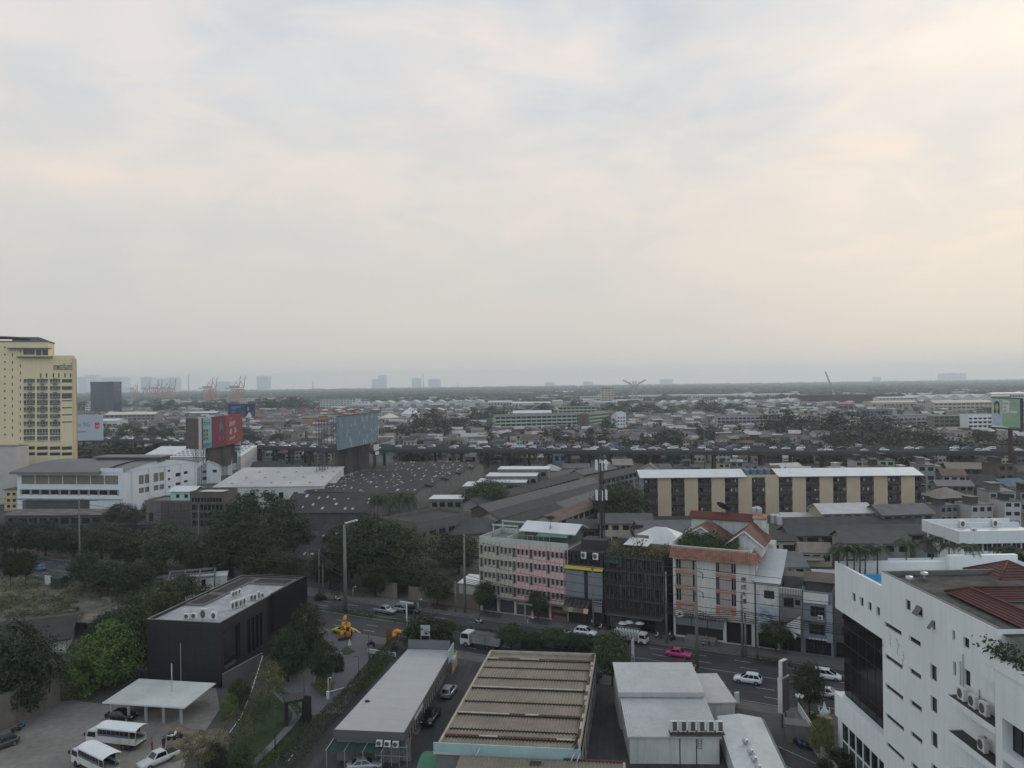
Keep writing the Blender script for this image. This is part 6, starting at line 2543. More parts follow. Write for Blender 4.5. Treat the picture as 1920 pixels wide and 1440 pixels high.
Ls=uS[1]-uS[0]
prof=[(-.6,12.3),(4.0,13.6),(9.0,15.6),(10.5,16.4),(12,16.0)]
m.extrude_x(prof+[(y,z+.12)for y,z in reversed(prof)],-.3,Ls+.3)
obj('sheet_roof',m,WSH,s1)
m=MB()
m.box(.1,Ls-.1,-.4,-.302,3.2,7.8)
o=obj('banner',m,M('blue_white_banner',(.33,.37,.43),.7,.35,.5),s1)
rr=random.Random(6)
m=MB()
for k in range(11):
 a_,z=rr.uniform(.5,Ls-1.6),rr.uniform(3.8,7.0)
 m.box(a_,a_+rr.uniform(.3,1.2),-.412,-.403,z,z+rr.uniform(.12,.3))
obj('banner_print',m,M('banner_ink',(.12,.16,.22),.7,.2),o)
m=MB()
m.face([(Ls*.35,-.45,8.9),(Ls*.98,-.9,9.6),(Ls*.62,-.6,8.1)])
obj('torn_flap',m,WHITEO,s1)
s2_=shop(uS[1],uS[2],11.0,'grey shophouse with balustrade and a torn canvas flap',M('shop_grey',(.20,.20,.195),.85,.2,.4,streak=.5),[(8.1,.18,.62,1.8),(8.6,.68,.9,1.0)])
Ls=uS[2]-uS[1]
m=MB()
for k in range(14):
 m.box(.1+k*(Ls-.3)/13.5,.1+k*(Ls-.3)/13.5+.12,-.25,-.05,10.6,11.6)
m.box(0,Ls-.1,-.28,-.02,11.602,11.8)
obj('balustrade',m,WHITEO,s2_)
m=MB()
m.face([(.1,-.35,4.2),(Ls*.9,-.7,3.6),(Ls*.9,-.4,6.9)])
m.face([(Ls*.45,-.6,4.2),(Ls*.75,-.65,3.3),(Ls*.68,-.95,2.6)])
obj('torn_canvas',m,WHITEO,s2_)
m=MB()
m.face([(.1,-.32,5.0),(Ls*.9,-.32,6.9),(Ls*.9,-.32,7.6),(.1,-.32,7.6)])
obj('grey_tarpaulin',m,M('tarp_grey',(.16,.165,.165),.8,.2),s2_)
s3=shop(uS[2],uS[3],10.8,'faded blue shophouse with white roof hoarding beside the black glass',BLU,[(6.9,.25,.72,1.9),(3.7,.2,.72,1.9)])
Ls=uS[3]-uS[2]
m=MB()
m.box(.1,Ls*.84,-.3,-.05,9.4,11.2)
obj('hoarding',m,WHITEO,s3)
m=MB()
m.box(.2,Ls*.75,-.6,-.05,6.1,6.5)
m.box(.2,Ls*.75,-.6,-.05,2.95,3.3)
obj('balcony',m,BLU,s3)
m=MB()
m.box(Ls*.77,Ls-.15,-.25,-.003,2.6,9.3)
obj('blue_panel',m,M('blue_panel',(.26,.29,.34),.6,.1),s3)
m=MB()
for k in range(6):
 m.box(1.0+k*.55,1.4+k*.55,-.66,-.602,2.98,3.26)
obj('lettering',m,WHITEO,s3)
q=fA(uS[2]+Ls*.58,-.5)
ac(Vector((q.x,q.y,6.6)),frz,'small condenser on the balcony of the faded blue shophouse',.9)
m=MB()
m.box(0,3.4,0,4.2,11.0,13.2)
o=obj('roof_hut',m,CONCD,s2_,(Ls*.1,3,0))
m=MB()
m.extrude_x([(0,13.1),(5,13.8),(5,13.86),(0,13.16)],-.3,6.5)
obj('tin_roof',m,M('rusty_tin',(.10,.075,.06),.85,.35,.5),s3,(0,2.5,-.5))
m=MB()
m.box(.3,5.5,3.2,7.2,10.8,12.5)
obj('roof_hut',m,CONCD,s3)
shop(uS[3],uS[3]+7,11.5,'dark shophouse half hidden behind the black glass corner',CONCD,[(7,.2,.8,1.7),(4,.2,.8,1.7)])
wall_run('long tan compound wall along the pavement left of the green block',[fpt(764,off=.5),fpt(900,off=.5)-Vector((.4,0,0))],3.0,M('tan_wall',(.23,.19,.15),.85,.15,.3,streak=.35))
wall_run('tan gate wall left of the compound entrance',[fpt(704,off=.5),fpt(742,off=.5)],3.4,M('tan_wall',(.23,.19,.15)))
A=fpt(836,off=6)
building('compound_shed','long low shed with white roof behind the tan compound wall','shed',A,frz,11,5,3.6,4.4,'shed',wall=WHITEO,roof=WROOF,ov=.3)
wl=M('stone_wall',(.12,.115,.105),.9,.3,.8)
wall_run('old plastered wall behind the street trees left of the gate',[G(440,1086),G(520,1091)],3.2,M('old_plaster',(.19,.175,.15),.9,.3,.3,streak=.5))
YW=M('hospital_yellow',(.65,.555,.355),.8,.06,.1,streak=.12)
YD=M('hospital_yellow_shaded',(.50,.41,.25),.8,.06,.1)  # darker copy of the wall yellow, side-face shading put into the colour
A,B=D(-40,700,352),D(136.5,700,366)
rz,L=ang(A,B)
hA=Vector((A.x,A.y,0))
hB=Vector((B.x,B.y,0))
def hw(px,py):
 return onplane(px,py,hA,hB)
uSp=hw(91,700)[0]
zR=hw(120,671)[1]
zL=hw(40,641)[1]
hos=thing('hospital_tower','tall cream yellow hospital tower with dark window grid','hospital tower',hA,rz)
z4=lambda x,y:hw(x/4,600+y/4)
ops=[]
colx=[(177,262),(277,358),(373,452),(463,540)]
rows=[(443,470),(497,525),(550,590),(602,640),(655,688),(708,738),(762,795),(818,865),(875,905),(950,975),(995,1018)]
for j,(a,b)in enumerate(rows):
 for i,(c,d)in enumerate(colx):
  if i==3 and 7<=j<=8:
   continue
  yb=b
  if i==3 and 3<=j<=6:
   yb=a+9
  u0,zt_=z4(c,a)
  u1,_=z4(d,a)
  _,zb_=z4(c,yb)
  ops.append((u0,u1,zb_,zt_))
for c,d,a,b in((280,352,398,432),(373,445,398,432),(465,535,398,432)):
 pass
for k in range(6):
 c=(300,344,395,436,482,524)[k]
 u0,zt_=z4(c,400)
 u1,_=z4(c+11,400)
 ops.append((u0,u1,z4(c,432)[1],zt_))
for x,w,ya,n in((30,12,200,13),(88,8,252,12),(148,8,222,15)):
 for k in range(n):
  y=ya+k*54.5
  u0,zt_=z4(x,y)
  u1,_=z4(x+w,y)
  if u1<L:
   ops.append((u0,u1,z4(x,y+(12 if w>9 else 24))[1],zt_))
u92=uSp
ops2=[o for o in ops if o[3]<zR-.2]
mb=MB()
mb.holes(P_front(),u92,-.02,zR,[o for o in ops2 if o[1]<u92],.5)
mb.holes(lambda u,d,z:(u92+u,d,z),L-u92,-.02,zR,[(a-u92,b-u92,c,d)for a,b,c,d in ops2 if a>u92],.5)
up_ops=[o for o in ops if o[2]>zR]+[]
for(c,d,a,b)in((175,260,220,260),(270,310,222,265),(318,360,222,265),(176,210,286,304),(222,258,286,325),(320,360,286,312)):
 u0,zt_=z4(c,a)
 u1,_=z4(d,a)
 zb_=z4(c,b)[1]
 if zb_>zR:
  up_ops.append((u0,min(u1,u92-.1),zb_,zt_))
mb.holes(P_front(),u92,zR,zL,up_ops,.5)
mb.face([(u92,0,zR),(u92,16,zR),(u92,16,zL),(u92,0,zL)])
mb.face([(0,16,0),(0,0,0),(0,0,zL),(0,16,zL)])
mb.face([(u92,0,zR),(L,0,zR),(L,12,zR),(u92,12,zR)])
mb.face([(u92,16,zR),(0,16,zR),(0,16,zL),(u92,16,zL)])
mb.face([(L,12,0),(0,16,0),(0,16,zR),(L,12,zR)])
obj('wall',mb,YW,hos)
m=MB()
m.holes(P_right(L),10,-.02,zR,[],.1)
m.box(L-.3,L+.02,-.12,-.003,-.02,zR+.02)
obj('side_wall',m,YD,hos)
HG=glass('hospital_glass',(.035,.045,.055),.15)
for i,r in enumerate(ops2+up_ops):
 pane(hos,'window',*r,P_front(),HG,None,1,-.44)
m=MB()
for j,(a,b)in enumerate(rows[:9]):
 for i,(c,d)in enumerate(colx[:3]):
  u0,zt_=z4(c,a)
  u1,_=z4(d,a)
  zb_=z4(c,b)[1]
  for q in range(1,4):
   u=u0+(u1-u0)*q/4
   m.box(u-.07,u+.07,.3,.42,zb_,zt_)
  m.box(u0,u1,.25,.42,zb_+(zt_-zb_)*.3,zb_+(zt_-zb_)*.36)
  m.box(u0+.2,u1-.2,-.45,-.003,zb_-.28,zb_-.16)
obj('window_frame',m,WFRAME,hos)
m=MB()
for i in(0,1,2):
 u=z4((224,318,413)[i],500)[0]
 za,zb_=z4(224,420)[1],z4(224,800)[1]
 nlv=11
 for k in range(nlv):
  z=zb_+(za-zb_)*k/nlv
  m.box(u-.9,u+.9,-.8,-.004,z,z+.12)
  m.box(u-.7,u-.1,-.7,-.2,z+.13,z+1.0)
  m.box(u+.1,u+.7,-.7,-.2,z+.13,z+1.0)
obj('condenser_shelf',m,M('condenser_grey',(.22,.22,.20),.7,.2),hos)
m=MB()
zc=zL
prof=[]
for k in range(13):
 t_=k/12
 u=-2+(u92*.72+2)*t_
 prof.append((u,zc+2.2+1.4*math.sin(math.pi*(.35+.45*t_))-1.0))
m.extrude_y(prof+[(x,z-.5)for x,z in reversed(prof)],-.8,17)
m.extrude_y([(u92*.45,zc+.3),(u92*.5,zc+2.4),(u92*.85,zc+2.4),(u92*1.02,zc+.3)],2,15)
m.box(u92*.42,u92+1.4,-2.2,-.003,z4(300,218)[1],z4(300,212)[1]+.15)
m.box(u92*.55,u92+2.0,-2.2,-.003,z4(300,281)[1],z4(300,276)[1]+.1)
m.box(-1,u92+.3,-.3,16.2,zc+.003,zc+.5)
obj('curved_roof',m,M('hospital_roof',(.17,.165,.16),.7,.15),hos)
m=MB()
m.box(z4(380,300)[0],L-.1,1.0,8,zR+.003,zR+1.2)
obj('lift_house',m,YW,hos)
u0,zs=z4(400,375)
u1,_=z4(540,375)
text('เทพธารินทร์',hos,(u0,-.05,zs),4.2,M('sign_brown',(.06,.04,.03),.6,.1),depth=.12,sx=(u1-u0)/19.6)
A=D(-60,900,336)
pod=building('hospital_podium','pale podium of the hospital at the left edge','annex',(A.x-30,A.y),0,30+D(28,900,336).x-A.x,10,zat(D(20,900,336),838),wall=M('podium_grey',(.42,.40,.36),.8,.08),roof=CONC,ov=.1)
A=D(8,930,318)
building('yellow_house','yellow low house between the podium and the arched white hall','house',(A.x,A.y),.1,7.5,8,8.6,wall=M('faded_yellow',(.46,.38,.22),.8,.15),roof=CONCD,front=[(1+2.2*k,2.2+2.2*k,z,z+1.2)for k in range(3)for z in(1.2,3.6,6.2)],gl=DGLASS)
B=G(230,962)
A=G(33,960)
rzA,L=ang(A,B)
Cc=Vector((-143,348,0))
W2=(Cc-B).length
WH=M('hall_white',(.62,.645,.67),.75,.06,.15,streak=.15)
BLIND=M('tan_blind',(.22,.20,.165),.8,.1,.8)
fr_,bl=[],[]
for k in range(7):
 a=2.0+k*(L-3.5)/7
 b=a+(L-3.5)/7-.25
 fr_+=[(a,b,11.4,15.0)]
for k in range(10):
 a=2.0+k*(L-3.5)/10
 fr_+=[(a,a+(L-3.5)/10-.4,7.2,9.2)]
for k in range(5):
 a=2.2+k*5.1
 fr_+=[(a,a+4.8,.8,4.6)]
ri_=[(8.5+3.2*k+(1.6 if k>1 else 0),11.3+3.2*k+(1.6 if k>1 else 0),10.3,14.0)for k in range(4)]+[(8.5+3.2*k+(1.6 if k>1 else 0),11.3+3.2*k+(1.6 if k>1 else 0),6.6,8.8)for k in range(4)]
ri_+=[(24.5,26,13.6,14.6),(24.5,26,10.0,11.0),(24.5,26,6.8,7.6),(29,32,11.0,12.6),(29,32,7.2,8.4),(34,36.5,11.6,12.8),(34,36.5,7.8,8.8)]
rzW=math.atan2(Cc.y-B.y,Cc.x-B.x)
ah=thing('arched_hall','large white hall under a shallow arched grey roof with clerestory','hall',A,rzA)
skew=rzW-rzA
def PR(u,d,z):
 return(L+u*math.cos(skew)-d*math.sin(skew)*1.0,u*math.sin(skew)+d*math.cos(skew)*0-0,z)if d==0 else(L+u*math.cos(skew)-d,u*math.sin(skew),z)
mb=MB()
mb.holes(P_front(),L,-.02,16.4,fr_,.3)
mb.holes(PR,W2,-.02,16.4,ri_,.3)
back=Vector((L+W2*math.cos(skew),W2*math.sin(skew),0))
bl_=Vector((W2*math.cos(skew),W2*math.sin(skew),0))
mb.face([(0,0,16.4),(0,0,0),(bl_.x,bl_.y,0),(bl_.x,bl_.y,16.4)][::-1])
mb.face([(back.x,back.y,0),(bl_.x,bl_.y,0),(bl_.x,bl_.y,16.4),(back.x,back.y,16.4)])
obj('wall',mb,WH,ah)
for r in fr_:
 pane(ah,'window',*r,P_front(),BLIND if r[2]>10 or r[2]<3 else DGLASS,None,1,-.27)
for i,r in enumerate(ri_):
 m=MB()
 m.face([PR(r[0],.27,r[2]),PR(r[1],.27,r[2]),PR(r[1],.27,r[3]),PR(r[0],.27,r[3])])
 obj('window',m,BLIND if i<8 else DGLASS,ah)
m=MB()
for k in range(11):
 a=2.0+k*(L-3.5)/10-.25
 m.box(a-.06,a+.16,-.5,-.003,7.0,9.4)
m.box(1.5,L-1.0,-.65,-.502,9.2,9.5)
m.box(.02,L+.3,-.55,-.003,5.4,5.75)
obj('fin',m,M('hall_trim',(.34,.36,.38),.8,.08),ah)
m=MB()
for k in range(9):
 u=5+k*(W2-6)/8
 p=PR(u,0,0)
 if k%2==0:
  m.box(p[0],p[0]+.25,p[1]-.18,p[1]+.18,0,16.38)
obj('pilaster',m,WH,ah)
n=16
vs=[]
for k in range(n+1):
 t_=k/n
 z=16.5+3.6*math.sin(math.pi*(.06+.88*t_))-.6
 for u in(-1.8,L-9.0):
  vs.append((u+bl_.x*t_-(1.2 if False else 0),bl_.y*t_-1.8*(1-t_),z))
m=MB()
m.idx(vs,[(2*k,2*k+1,2*k+3,2*k+2)for k in range(n)],0,True)
vs=[]
for k in range(n+1):
 t_=k/n
 z=16.5+3.6*math.sin(math.pi*(.06+.88*t_))-.9
 for u in(L-9.0,L+.4):
  vs.append((u+bl_.x*t_,.5+bl_.y*t_,z))
m.idx(vs,[(2*k,2*k+1,2*k+3,2*k+2)for k in range(n)],0,True)
m.box(-1.8,L-9,-2.0,-1.7,15.6,16.55)
AROOF=M('arched_grey_sheet',(.185,.185,.18),.65,.1,.08,fine=1.2)
obj('roof',m,AROOF,ah)
m=MB()
m.face([(L-9,-.0,16.4),(L,-.0,16.4),(L,0,17.6),(L-9,0,17.6)])
m.box(L-9.2,L+.25,-.25,-.002,16.2,18.0)
vs=[(L+.02,0,16.4)]
top_=[]
for k in range(n+1):
 t_=k/n
 top_.append((L+.03+bl_.x*t_,bl_.y*t_,16.5+3.6*math.sin(math.pi*(.06+.88*t_))-1.0))
m.face([(L+.03,0,16.35)]+[(back.x+.03,back.y,16.35)]+top_[::-1])
obj('gable_wall',m,WH,ah)
m=MB()
cx,cy=L*.45+bl_.x*.5,bl_.y*.5
m.box(cx-3,cx+26,cy-2.5,cy+5.5,18.6,20.4)
obj('clerestory',m,M('clerestory_grey',(.10,.10,.10),.7,.1),ah)
m=MB()
m.box(cx-4,cx+27,cy-3.4,cy+6.5,20.403,20.9)
obj('clerestory_roof',m,AROOF,ah)
A=G(8,985)
building('low_shed','long low tin shed in front of the arched white hall','shed',A,-.05,40,7,3.6,4.6,'shed',wall=CONCD,roof=M('mottled_tin',(.16,.145,.13),.85,.35,.25,fine=1),ov=.5,front=[(1.5+4*k,4.5+4*k,.5,2.6)for k in range(9)])
A=G(48,962)
building('low_shed','smaller tin-roofed shed close against the arched hall wall','shed',A,-.05,30,5,5.0,5.8,'shed',wall=CONCD,roof=M('mottled_tin',(.16,.145,.13)),ov=.4)
A=G(274,1002)
fb_=building('finned_block','squat grey concrete block with vertical fins and a mint rooftop room','building',A,-.1,17,12,11.0,wall=M('finned_concrete',(.16,.15,.14),.9,.15,.4,streak=.4),roof=CONC,parapet=.6,front=[(1.2,2.6,4.5,7.5)],frame=DFRAME)
m=MB()
for k in range(22):
 m.box(5.5+k*.52,5.66+k*.52,-.3,-.003,0,11)
obj('fin',m,M('finned_concrete',(.16,.15,.14)),fb_)
m=MB()
m.box(7.0,15.2,3.5,11.0,11.003,14.2)
obj('roof_room',m,M('mint_wall',(.36,.50,.44),.8,.06),fb_)
m=MB()
t_=roof_mb('gable_u',8.2,7.5,14.25,15.4,.6)
m.idx([(x+7,y+3.5,z)for x,y,z in t_.v],t_.f)
obj('roof_room_roof',m,WROOF,fb_)
for k in range(2):
 pane(fb_,'window',9+k*3,10.2+k*3,12.0,13.2,P_front(3.5),DGLASS,DFRAME,1,.03)
A=G(357,1003)
building('narrow_block','narrow dark block with a cream top storey beside the finned block','building',A,-.12,12,10,14.0,wall=M('dark_tan_wall',(.12,.105,.085),.9,.2,.3,streak=.5),roof=WHITEO,parapet=.7,front=[(.6+1.1*k,1.4+1.1*k,11.2,12.6)for k in range(10)]+[(.8+1.4*k,1.9+1.4*k,3+2.7*f,4.9+2.7*f)for k in range(8)for f in range(3)],frame=None)
A=G(206,1005)
building('hip_house','low house with broad grey hipped roof among the street trees','house',A,.1,15,10,4.0,6.2,'hip',wall=CONCD,roof=GROOF,front=[(1+3*k,2.5+3*k,1,2.4)for k in range(4)],ov=.8)
A,B=G(400,913,9.0),G(606,911,9.0)
rz,L=ang(A,B)
wh=building('white_warehouse','wide warehouse with a clean white metal roof left of the dark roofs','warehouse',A,rz,L,34,8.8,13.0,'shed',wall=WHITEO,roof=M('warehouse_roof',(.40,.395,.38),.65,.12,.15,streak=.12),ov=.4,front=[(3+6*k,5+6*k,4,6.5)for k in range(int(L/6))],right=[])
m=MB()
for i in range(3):
 for k in range(5):
  x=5+k*8.2+i*2.4
  y=5+i*9.5
  z=9.05+4.2*y/34
  m.extrude_y([(x,z),(x+1.6,z),(x+.8,z+.55)],y,y+.5)
obj('roof_hatch',m,M('roof_hatch_buff',(.42,.38,.31),.7,.1),wh)
A=G(418,935)
building('white_annex','white two-storey annex below the clean white warehouse roof','annex',A,rz,32,8,6.2,wall=WHITEO,roof=WROOF,front=[(1+3.5*k,2.6+3.5*k,z,z+1.5)for k in range(8)for z in(1,3.9)],frame=None,ov=.3)
A=G(262,858,8)
zz=building('vented_warehouse','pale warehouse roof covered in small ridge humps by the red billboard','warehouse',A,-.05,62,26,8,12.5,'shed',wall=WHITEO,roof=WROOF,ov=.3)
hm_=MB()
hm_.extrude_x([(0,0),(.5,.8),(1.0,0)],0,1.6)
hme=hm_.mesh('ridge_hump')
hme.materials.append(M('ridge_hump',(.38,.37,.33),.8,.2))
for i in range(5):
 for k in range(15):
  obj('ridge_hump',hme,None,zz,(20+k*2.7,2+i*4.8,8.25+4.5*(2+i*4.8)/26))
A=G(372,908,0)
building('white_house','white house with pitched roofs between the arched hall and the warehouse','house',A,.5,11,14,8.5,11.5,'gable_w',wall=WHITE,roof=WROOF,front=[(2,4,5.5,7),(7,9,5.5,7),(2,4,2,3.6)],frame=DFRAME,ov=.5)
A=G(404,892,0)
building('white_house','smaller white gabled house right of the first beside the warehouse','house',A,.45,9,12,8.0,10.8,'gable_w',wall=WHITE,roof=WROOF,front=[(2,3.5,5,6.6),(5,6.5,5,6.6)],frame=DFRAME,ov=.5)
SKY=M('skylight_tile',(.36,.36,.35),.6,.15,1)
skm=MB()
skm.box(-.32,.32,-.65,.65,0,.05)
skme=skm.mesh('skylight')
skme.materials.append(SKY)
def multibay(label,A,rz,L,bays,bw,he,hr,nsk,seed,wall=WHITEO):
 rr=random.Random(seed)
 W_=bays*bw
 t_=thing('dark_warehouse',label,'warehouse',(A.x,A.y,0),rz)
 m=MB()
 w=MB()
 k_=(hr-he)/(bw/2)
 prof=[]
 for b in range(bays):
  prof+=[(b*bw,he),(b*bw+bw/2,hr)]
 prof.append((W_,he))
 full=[(-.5,he-.1)]+prof[1:-1]+[(W_+.5,he-.1)]
 m.extrude_x([(y,z)for y,z in full]+[(y,z+.16)for y,z in reversed(full)],-.8,L+.8)
 obj('roof',m,DROOF,t_)
 w.face([(0,0,0),(L,0,0),(L,0,he-.08),(0,0,he-.08)])
 w.face([(L,0,0),(L,W_,0)]+[(L,y,z-.05)for y,z in reversed(prof)])
 w.face(([(0,0,0),(0,W_,0)]+[(0,y,z-.05)for y,z in reversed(prof)])[::-1])
 w.face([(L,W_,0),(0,W_,0),(0,W_,he),(L,W_,he)])
 obj('wall',w,wall,t_)
 for b in range(bays*2):
  for q in range(int(nsk/bays/2)):
   y=(b+.5+rr.uniform(-.28,.28))*bw/2
   x=(q+.5+rr.uniform(-.25,.25))*L/int(nsk/bays/2)
   z=he+(hr-he)*(y/(bw/2)-b if b%2==0 else 1-(y/(bw/2)-b))
   o=obj('skylight',skme,None,t_,(x,y,z+.165))
   sl_=math.atan(k_)*(1 if b%2==0 else-1)
   o.rotation_euler=(sl_,0,0)
   s_=rr.uniform(.7,1.5)
   o.scale=(s_,s_*rr.uniform(.7,1.3),1)
 m=MB()
 if nsk>90:
  for _ in range(170):
   y,x,s_=rr.uniform(.6,W_-.6),rr.uniform(1,L-1),rr.uniform(.25,.5)
   b=int(y/(bw/2))
   f_=lambda yy:he+(hr-he)*(yy/(bw/2)-b if b%2==0 else 1-(yy/(bw/2)-b))+.2
   m.face([(x-s_,y-s_,f_(y-s_)),(x+s_,y-s_,f_(y-s_)),(x+s_,y+s_,f_(y+s_)),(x-s_,y+s_,f_(y+s_))])
  obj('small_skylights',m,SKY,t_)['kind']='stuff'
 return t_
A,B=G(574,922,7.0),G(779,925,7.0)
rz,L=ang(A,B)
multibay('huge dark brown multi-bay warehouse roof dotted with skylight tiles',A,rz-.02,L,5,22,7.0,9.0,98,5,CONC)
A,B=G(508,962,6.0),G(692,961,6.0)
rz,L=ang(A,B)
multibay('lower dark warehouse roof with skylight tiles behind the rain tree',A,rz,L,2,17,6.0,9.0,36,6,CONCD)
A,B=G(588,1022,5.5),G(668,1024,5.5)
rz,L=ang(A,B)
multibay('small dark gabled warehouse behind the tall bare pole',A,rz,L,1,20,5.5,9.5,8,7,CONCD)
A,B=G(548,1046,4.5),G(640,1048,4.5)
rz,L=ang(A,B)
multibay('lowest dark roof with a few skylight tiles by the street trees',A,rz,L,1,13,4.2,6.6,8,8,CONCD)
A,B=G(1207,897,14.0),G(1727,892,14.0)
rz,L=ang(A,B)
TAN=M('apartment_tan',(.47,.375,.265),.8,.08,.15,streak=.08)
BRN=M('apartment_brown',(.075,.052,.045),.85,.15,.4)
apt=thing('striped_apartments','four-storey apartment block with alternating tan piers and brown balcony bays','apartment block',Vector((A.x,A.y,0)),rz)
nb=10
pitch=L/(nb+.25)
APD=13.0
wallm,tanm=MB(),MB()
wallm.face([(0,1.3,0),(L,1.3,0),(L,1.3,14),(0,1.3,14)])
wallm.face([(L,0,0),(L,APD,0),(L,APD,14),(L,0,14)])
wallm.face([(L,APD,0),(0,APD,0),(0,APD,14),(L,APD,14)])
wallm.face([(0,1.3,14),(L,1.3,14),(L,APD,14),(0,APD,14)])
obj('recessed_wall',wallm,M('apartment_back_grey',(.13,.125,.125),.8,.15),apt)  # one even grey for recessed wall, right end, rear and top
for k in range(nb):
 x=pitch*.52+k*pitch
 m=MB()
 m.box(x,x+pitch*.5,0,1.298,-.02,14.0)
 obj('tan_pier',m,TAN,apt)
for f in range(4):
 z=.6+f*3.45
 for k in range(nb+1):
  m=MB()
  x0_=-pitch*.0+(k-1)*pitch+pitch*1.02 if k else .02
  x1_=min(k*pitch+pitch*.52-.003,L)
  m.box(x0_+.003,x1_,.1,.25,z,z+1.25)
  m.box(x0_+.003,x1_,.25,1.29,z-.12,z)
  obj('balcony_front',m,BRN,apt)
rr=random.Random(4)
LAUN=[M('laundry_white',(.42,.44,.46)),M('laundry_dark',(.05,.05,.06)),M('laundry_red',(.25,.10,.09)),M('laundry_blue',(.12,.18,.28))]
wm=[MB()for _ in range(4)]
for f in range(4):
 z=.6+f*3.45
 for k in range(nb+1):
  xa=(k-1)*pitch+pitch*1.02 if k else .02
  xb=k*pitch+pitch*.52
  pane(apt,'window',xa+.25,xa+(xb-xa)*.46,z+.2,z+2.5,P_front(1.3),DGLASS,None,1,.02)
  if 2*nb*4<100 and k%1==0:
   pane(apt,'door',xa+(xb-xa)*.56,xb-.3,z+.05,z+2.4,P_front(1.3),M('apt_door',(.09,.08,.075)),None,1,.02)
  for q in range(rr.randint(1,5)):
   x=rr.uniform(xa+.2,xb-.8)
   wm[rr.choice((0,0,1,2,3,1))].box(x,x+rr.uniform(.25,.6),.5,.53,z+1.3,z+rr.uniform(1.9,2.4))
for m,t_ in zip(wm,LAUN):
 obj('laundry',m,t_,apt)['kind']='stuff'
m=MB()
m.holes(P_left(-.0,APD),APD,-.02,14.0,[(2+4*k,3.6+4*k,1.5+3.45*f,3.2+3.45*f)for k in range(2)for f in range(4)],.2)
m.box(-1.4,-.003,.1,.6,-.02,14.0)
m.box(-3.4,-2.9,1.0,1.5,-.02,13.8)
obj('end_wall',m,M('apartment_grey_end',(.24,.27,.29),.8,.1,.3,streak=.2),apt)
m=MB()
g1=L*.372
g2=L*.485
for a,b in((-1.6,g1),(g2,L+.6)):
 m.extrude_x([(-1.2,14.2),(APD*.55,16.2),(APD+.8,14.4),(APD+.8,14.55),(APD*.55,16.4),(-1.2,14.4)],a,b)
obj('roof',m,WROOF,apt)
m=MB()
m.box(g1+.05,g2-.05,0.02,.3,14.003,14.9)
obj('roof_parapet',m,M('apartment_tan',(.46,.34,.215)),apt)
q=Matrix.Rotation(rz,3,'Z')
TB=M('tank_blue',(.13,.21,.26),.5,.1)
for k in range(8):
 tank(Vector((A.x,A.y,0))+q@Vector((g1+1.4+(k%4)*2.5,4+(k//4)*3.2,14.0)),f'{nth(k % 4)} from the left in the {"front" if k < 4 else "rear"} row of blue tanks on the apartment roof',.95,2.3,TB,'blue tanks on the apartment roof')
EX=[Vector(p)for p in((-640,690,0),(-420,622,0),(-278,577,0),(-180,516,0),(-105,472,0),(-9,452,0),(60,432,0),(127,420,0),(223,404,0),(330,386,0),(480,362,0))]
def exp_pt(s):
 n_=len(EX)-1
 t_=min(max(s*n_,0),n_-1e-6)
 i=int(t_)
 p=EX[i].lerp(EX[i+1],t_-i)
 d=(EX[min(i+2,n_)]-EX[max(i-1,0)]).normalized()
 return p,d
ZD_=11.6
exw=thing('expressway','dark elevated expressway with concrete parapets crossing the view','flyover',(0,0,0))
m,pa,pi2=MB(),MB(),MB()
ns=60
for k in range(ns):
 (p,d),(p2,d2)=exp_pt(k/ns),exp_pt((k+1)/ns)
 n1,n2=Vector((-d.y,d.x,0)),Vector((-d2.y,d2.x,0))
 q=[p-n1*11,p2-n2*11,p2+n2*11,p+n1*11]
 m.prism([(v.x,v.y)for v in q],ZD_-1.7,ZD_)
 for o_ in(-11,10.6,-.2):
  q=[p+n1*o_,p2+n2*o_,p2+n2*(o_+.4),p+n1*(o_+.4)]
  pa.prism([(v.x,v.y)for v in q],ZD_+.003,ZD_+(.95 if o_!=-.2 else .8))
 pm_,dm_=exp_pt((k+.5)/ns)
 nm_=Vector((-dm_.y,dm_.x,0))
 pi2=MB()
 for o_ in(-6,6):
  c=pm_+nm_*o_
  pi2.bar(c,c+Vector((0,0,ZD_-3)),.9,n=8)
 a,b=pm_-nm_*9,pm_+nm_*9
 q=[a-dm_*.8,a+dm_*.8,b+dm_*.8,b-dm_*.8]
 pi2.prism([(v.x,v.y)for v in q],ZD_-3.0,ZD_-1.703)
 if k>8:
  obj('pier',pi2,CONCD,exw)
obj('deck',m,M('expressway_deck',(.05,.05,.052),.9,.2,.2),exw)
obj('parapet',pa,M('expressway_parapet',(.095,.093,.09),.9,.2,.3),exw)
fcm={}
def farcar_mesh(kind):
 L_,hw_,st,cab_,belt,top,wr=CARK_[kind]
 b=MB()
 src=CARM[kind]
 for key,mi in(('body',0),('glass',1)):
  me=src[key]
  b.idx([v.co[:]for v in me.vertices],[tuple(p.vertices)for p in me.polygons],mi)
 for sx in(-1,1):
  for sy in(-1,1):
   b.bar((sx*L_*.305,sy*(hw_-.2),wr),(sx*L_*.305,sy*(hw_+.02),wr),wr,n=8,mi=2)
 me=b.mesh('far_car')
 for t_ in(CARW,CGLASS,RUBBER):
  me.materials.append(t_)
 return me
for k_ in CARK_:
 fcm[k_]=farcar_mesh(k_)
rr=random.Random(42)
pal_=[(CARW,'white')]*14+[(CARS_,'silver')]*3+[(CARG,'grey')]*2+[(CARK,'black')]*2+[(CARR,'red')]+[(CARB,'blue')]
SHAPE={'suv':'tall estate car','mpv':'minivan','sedan':'saloon car','hatch':'small hatchback'}
cars=[]
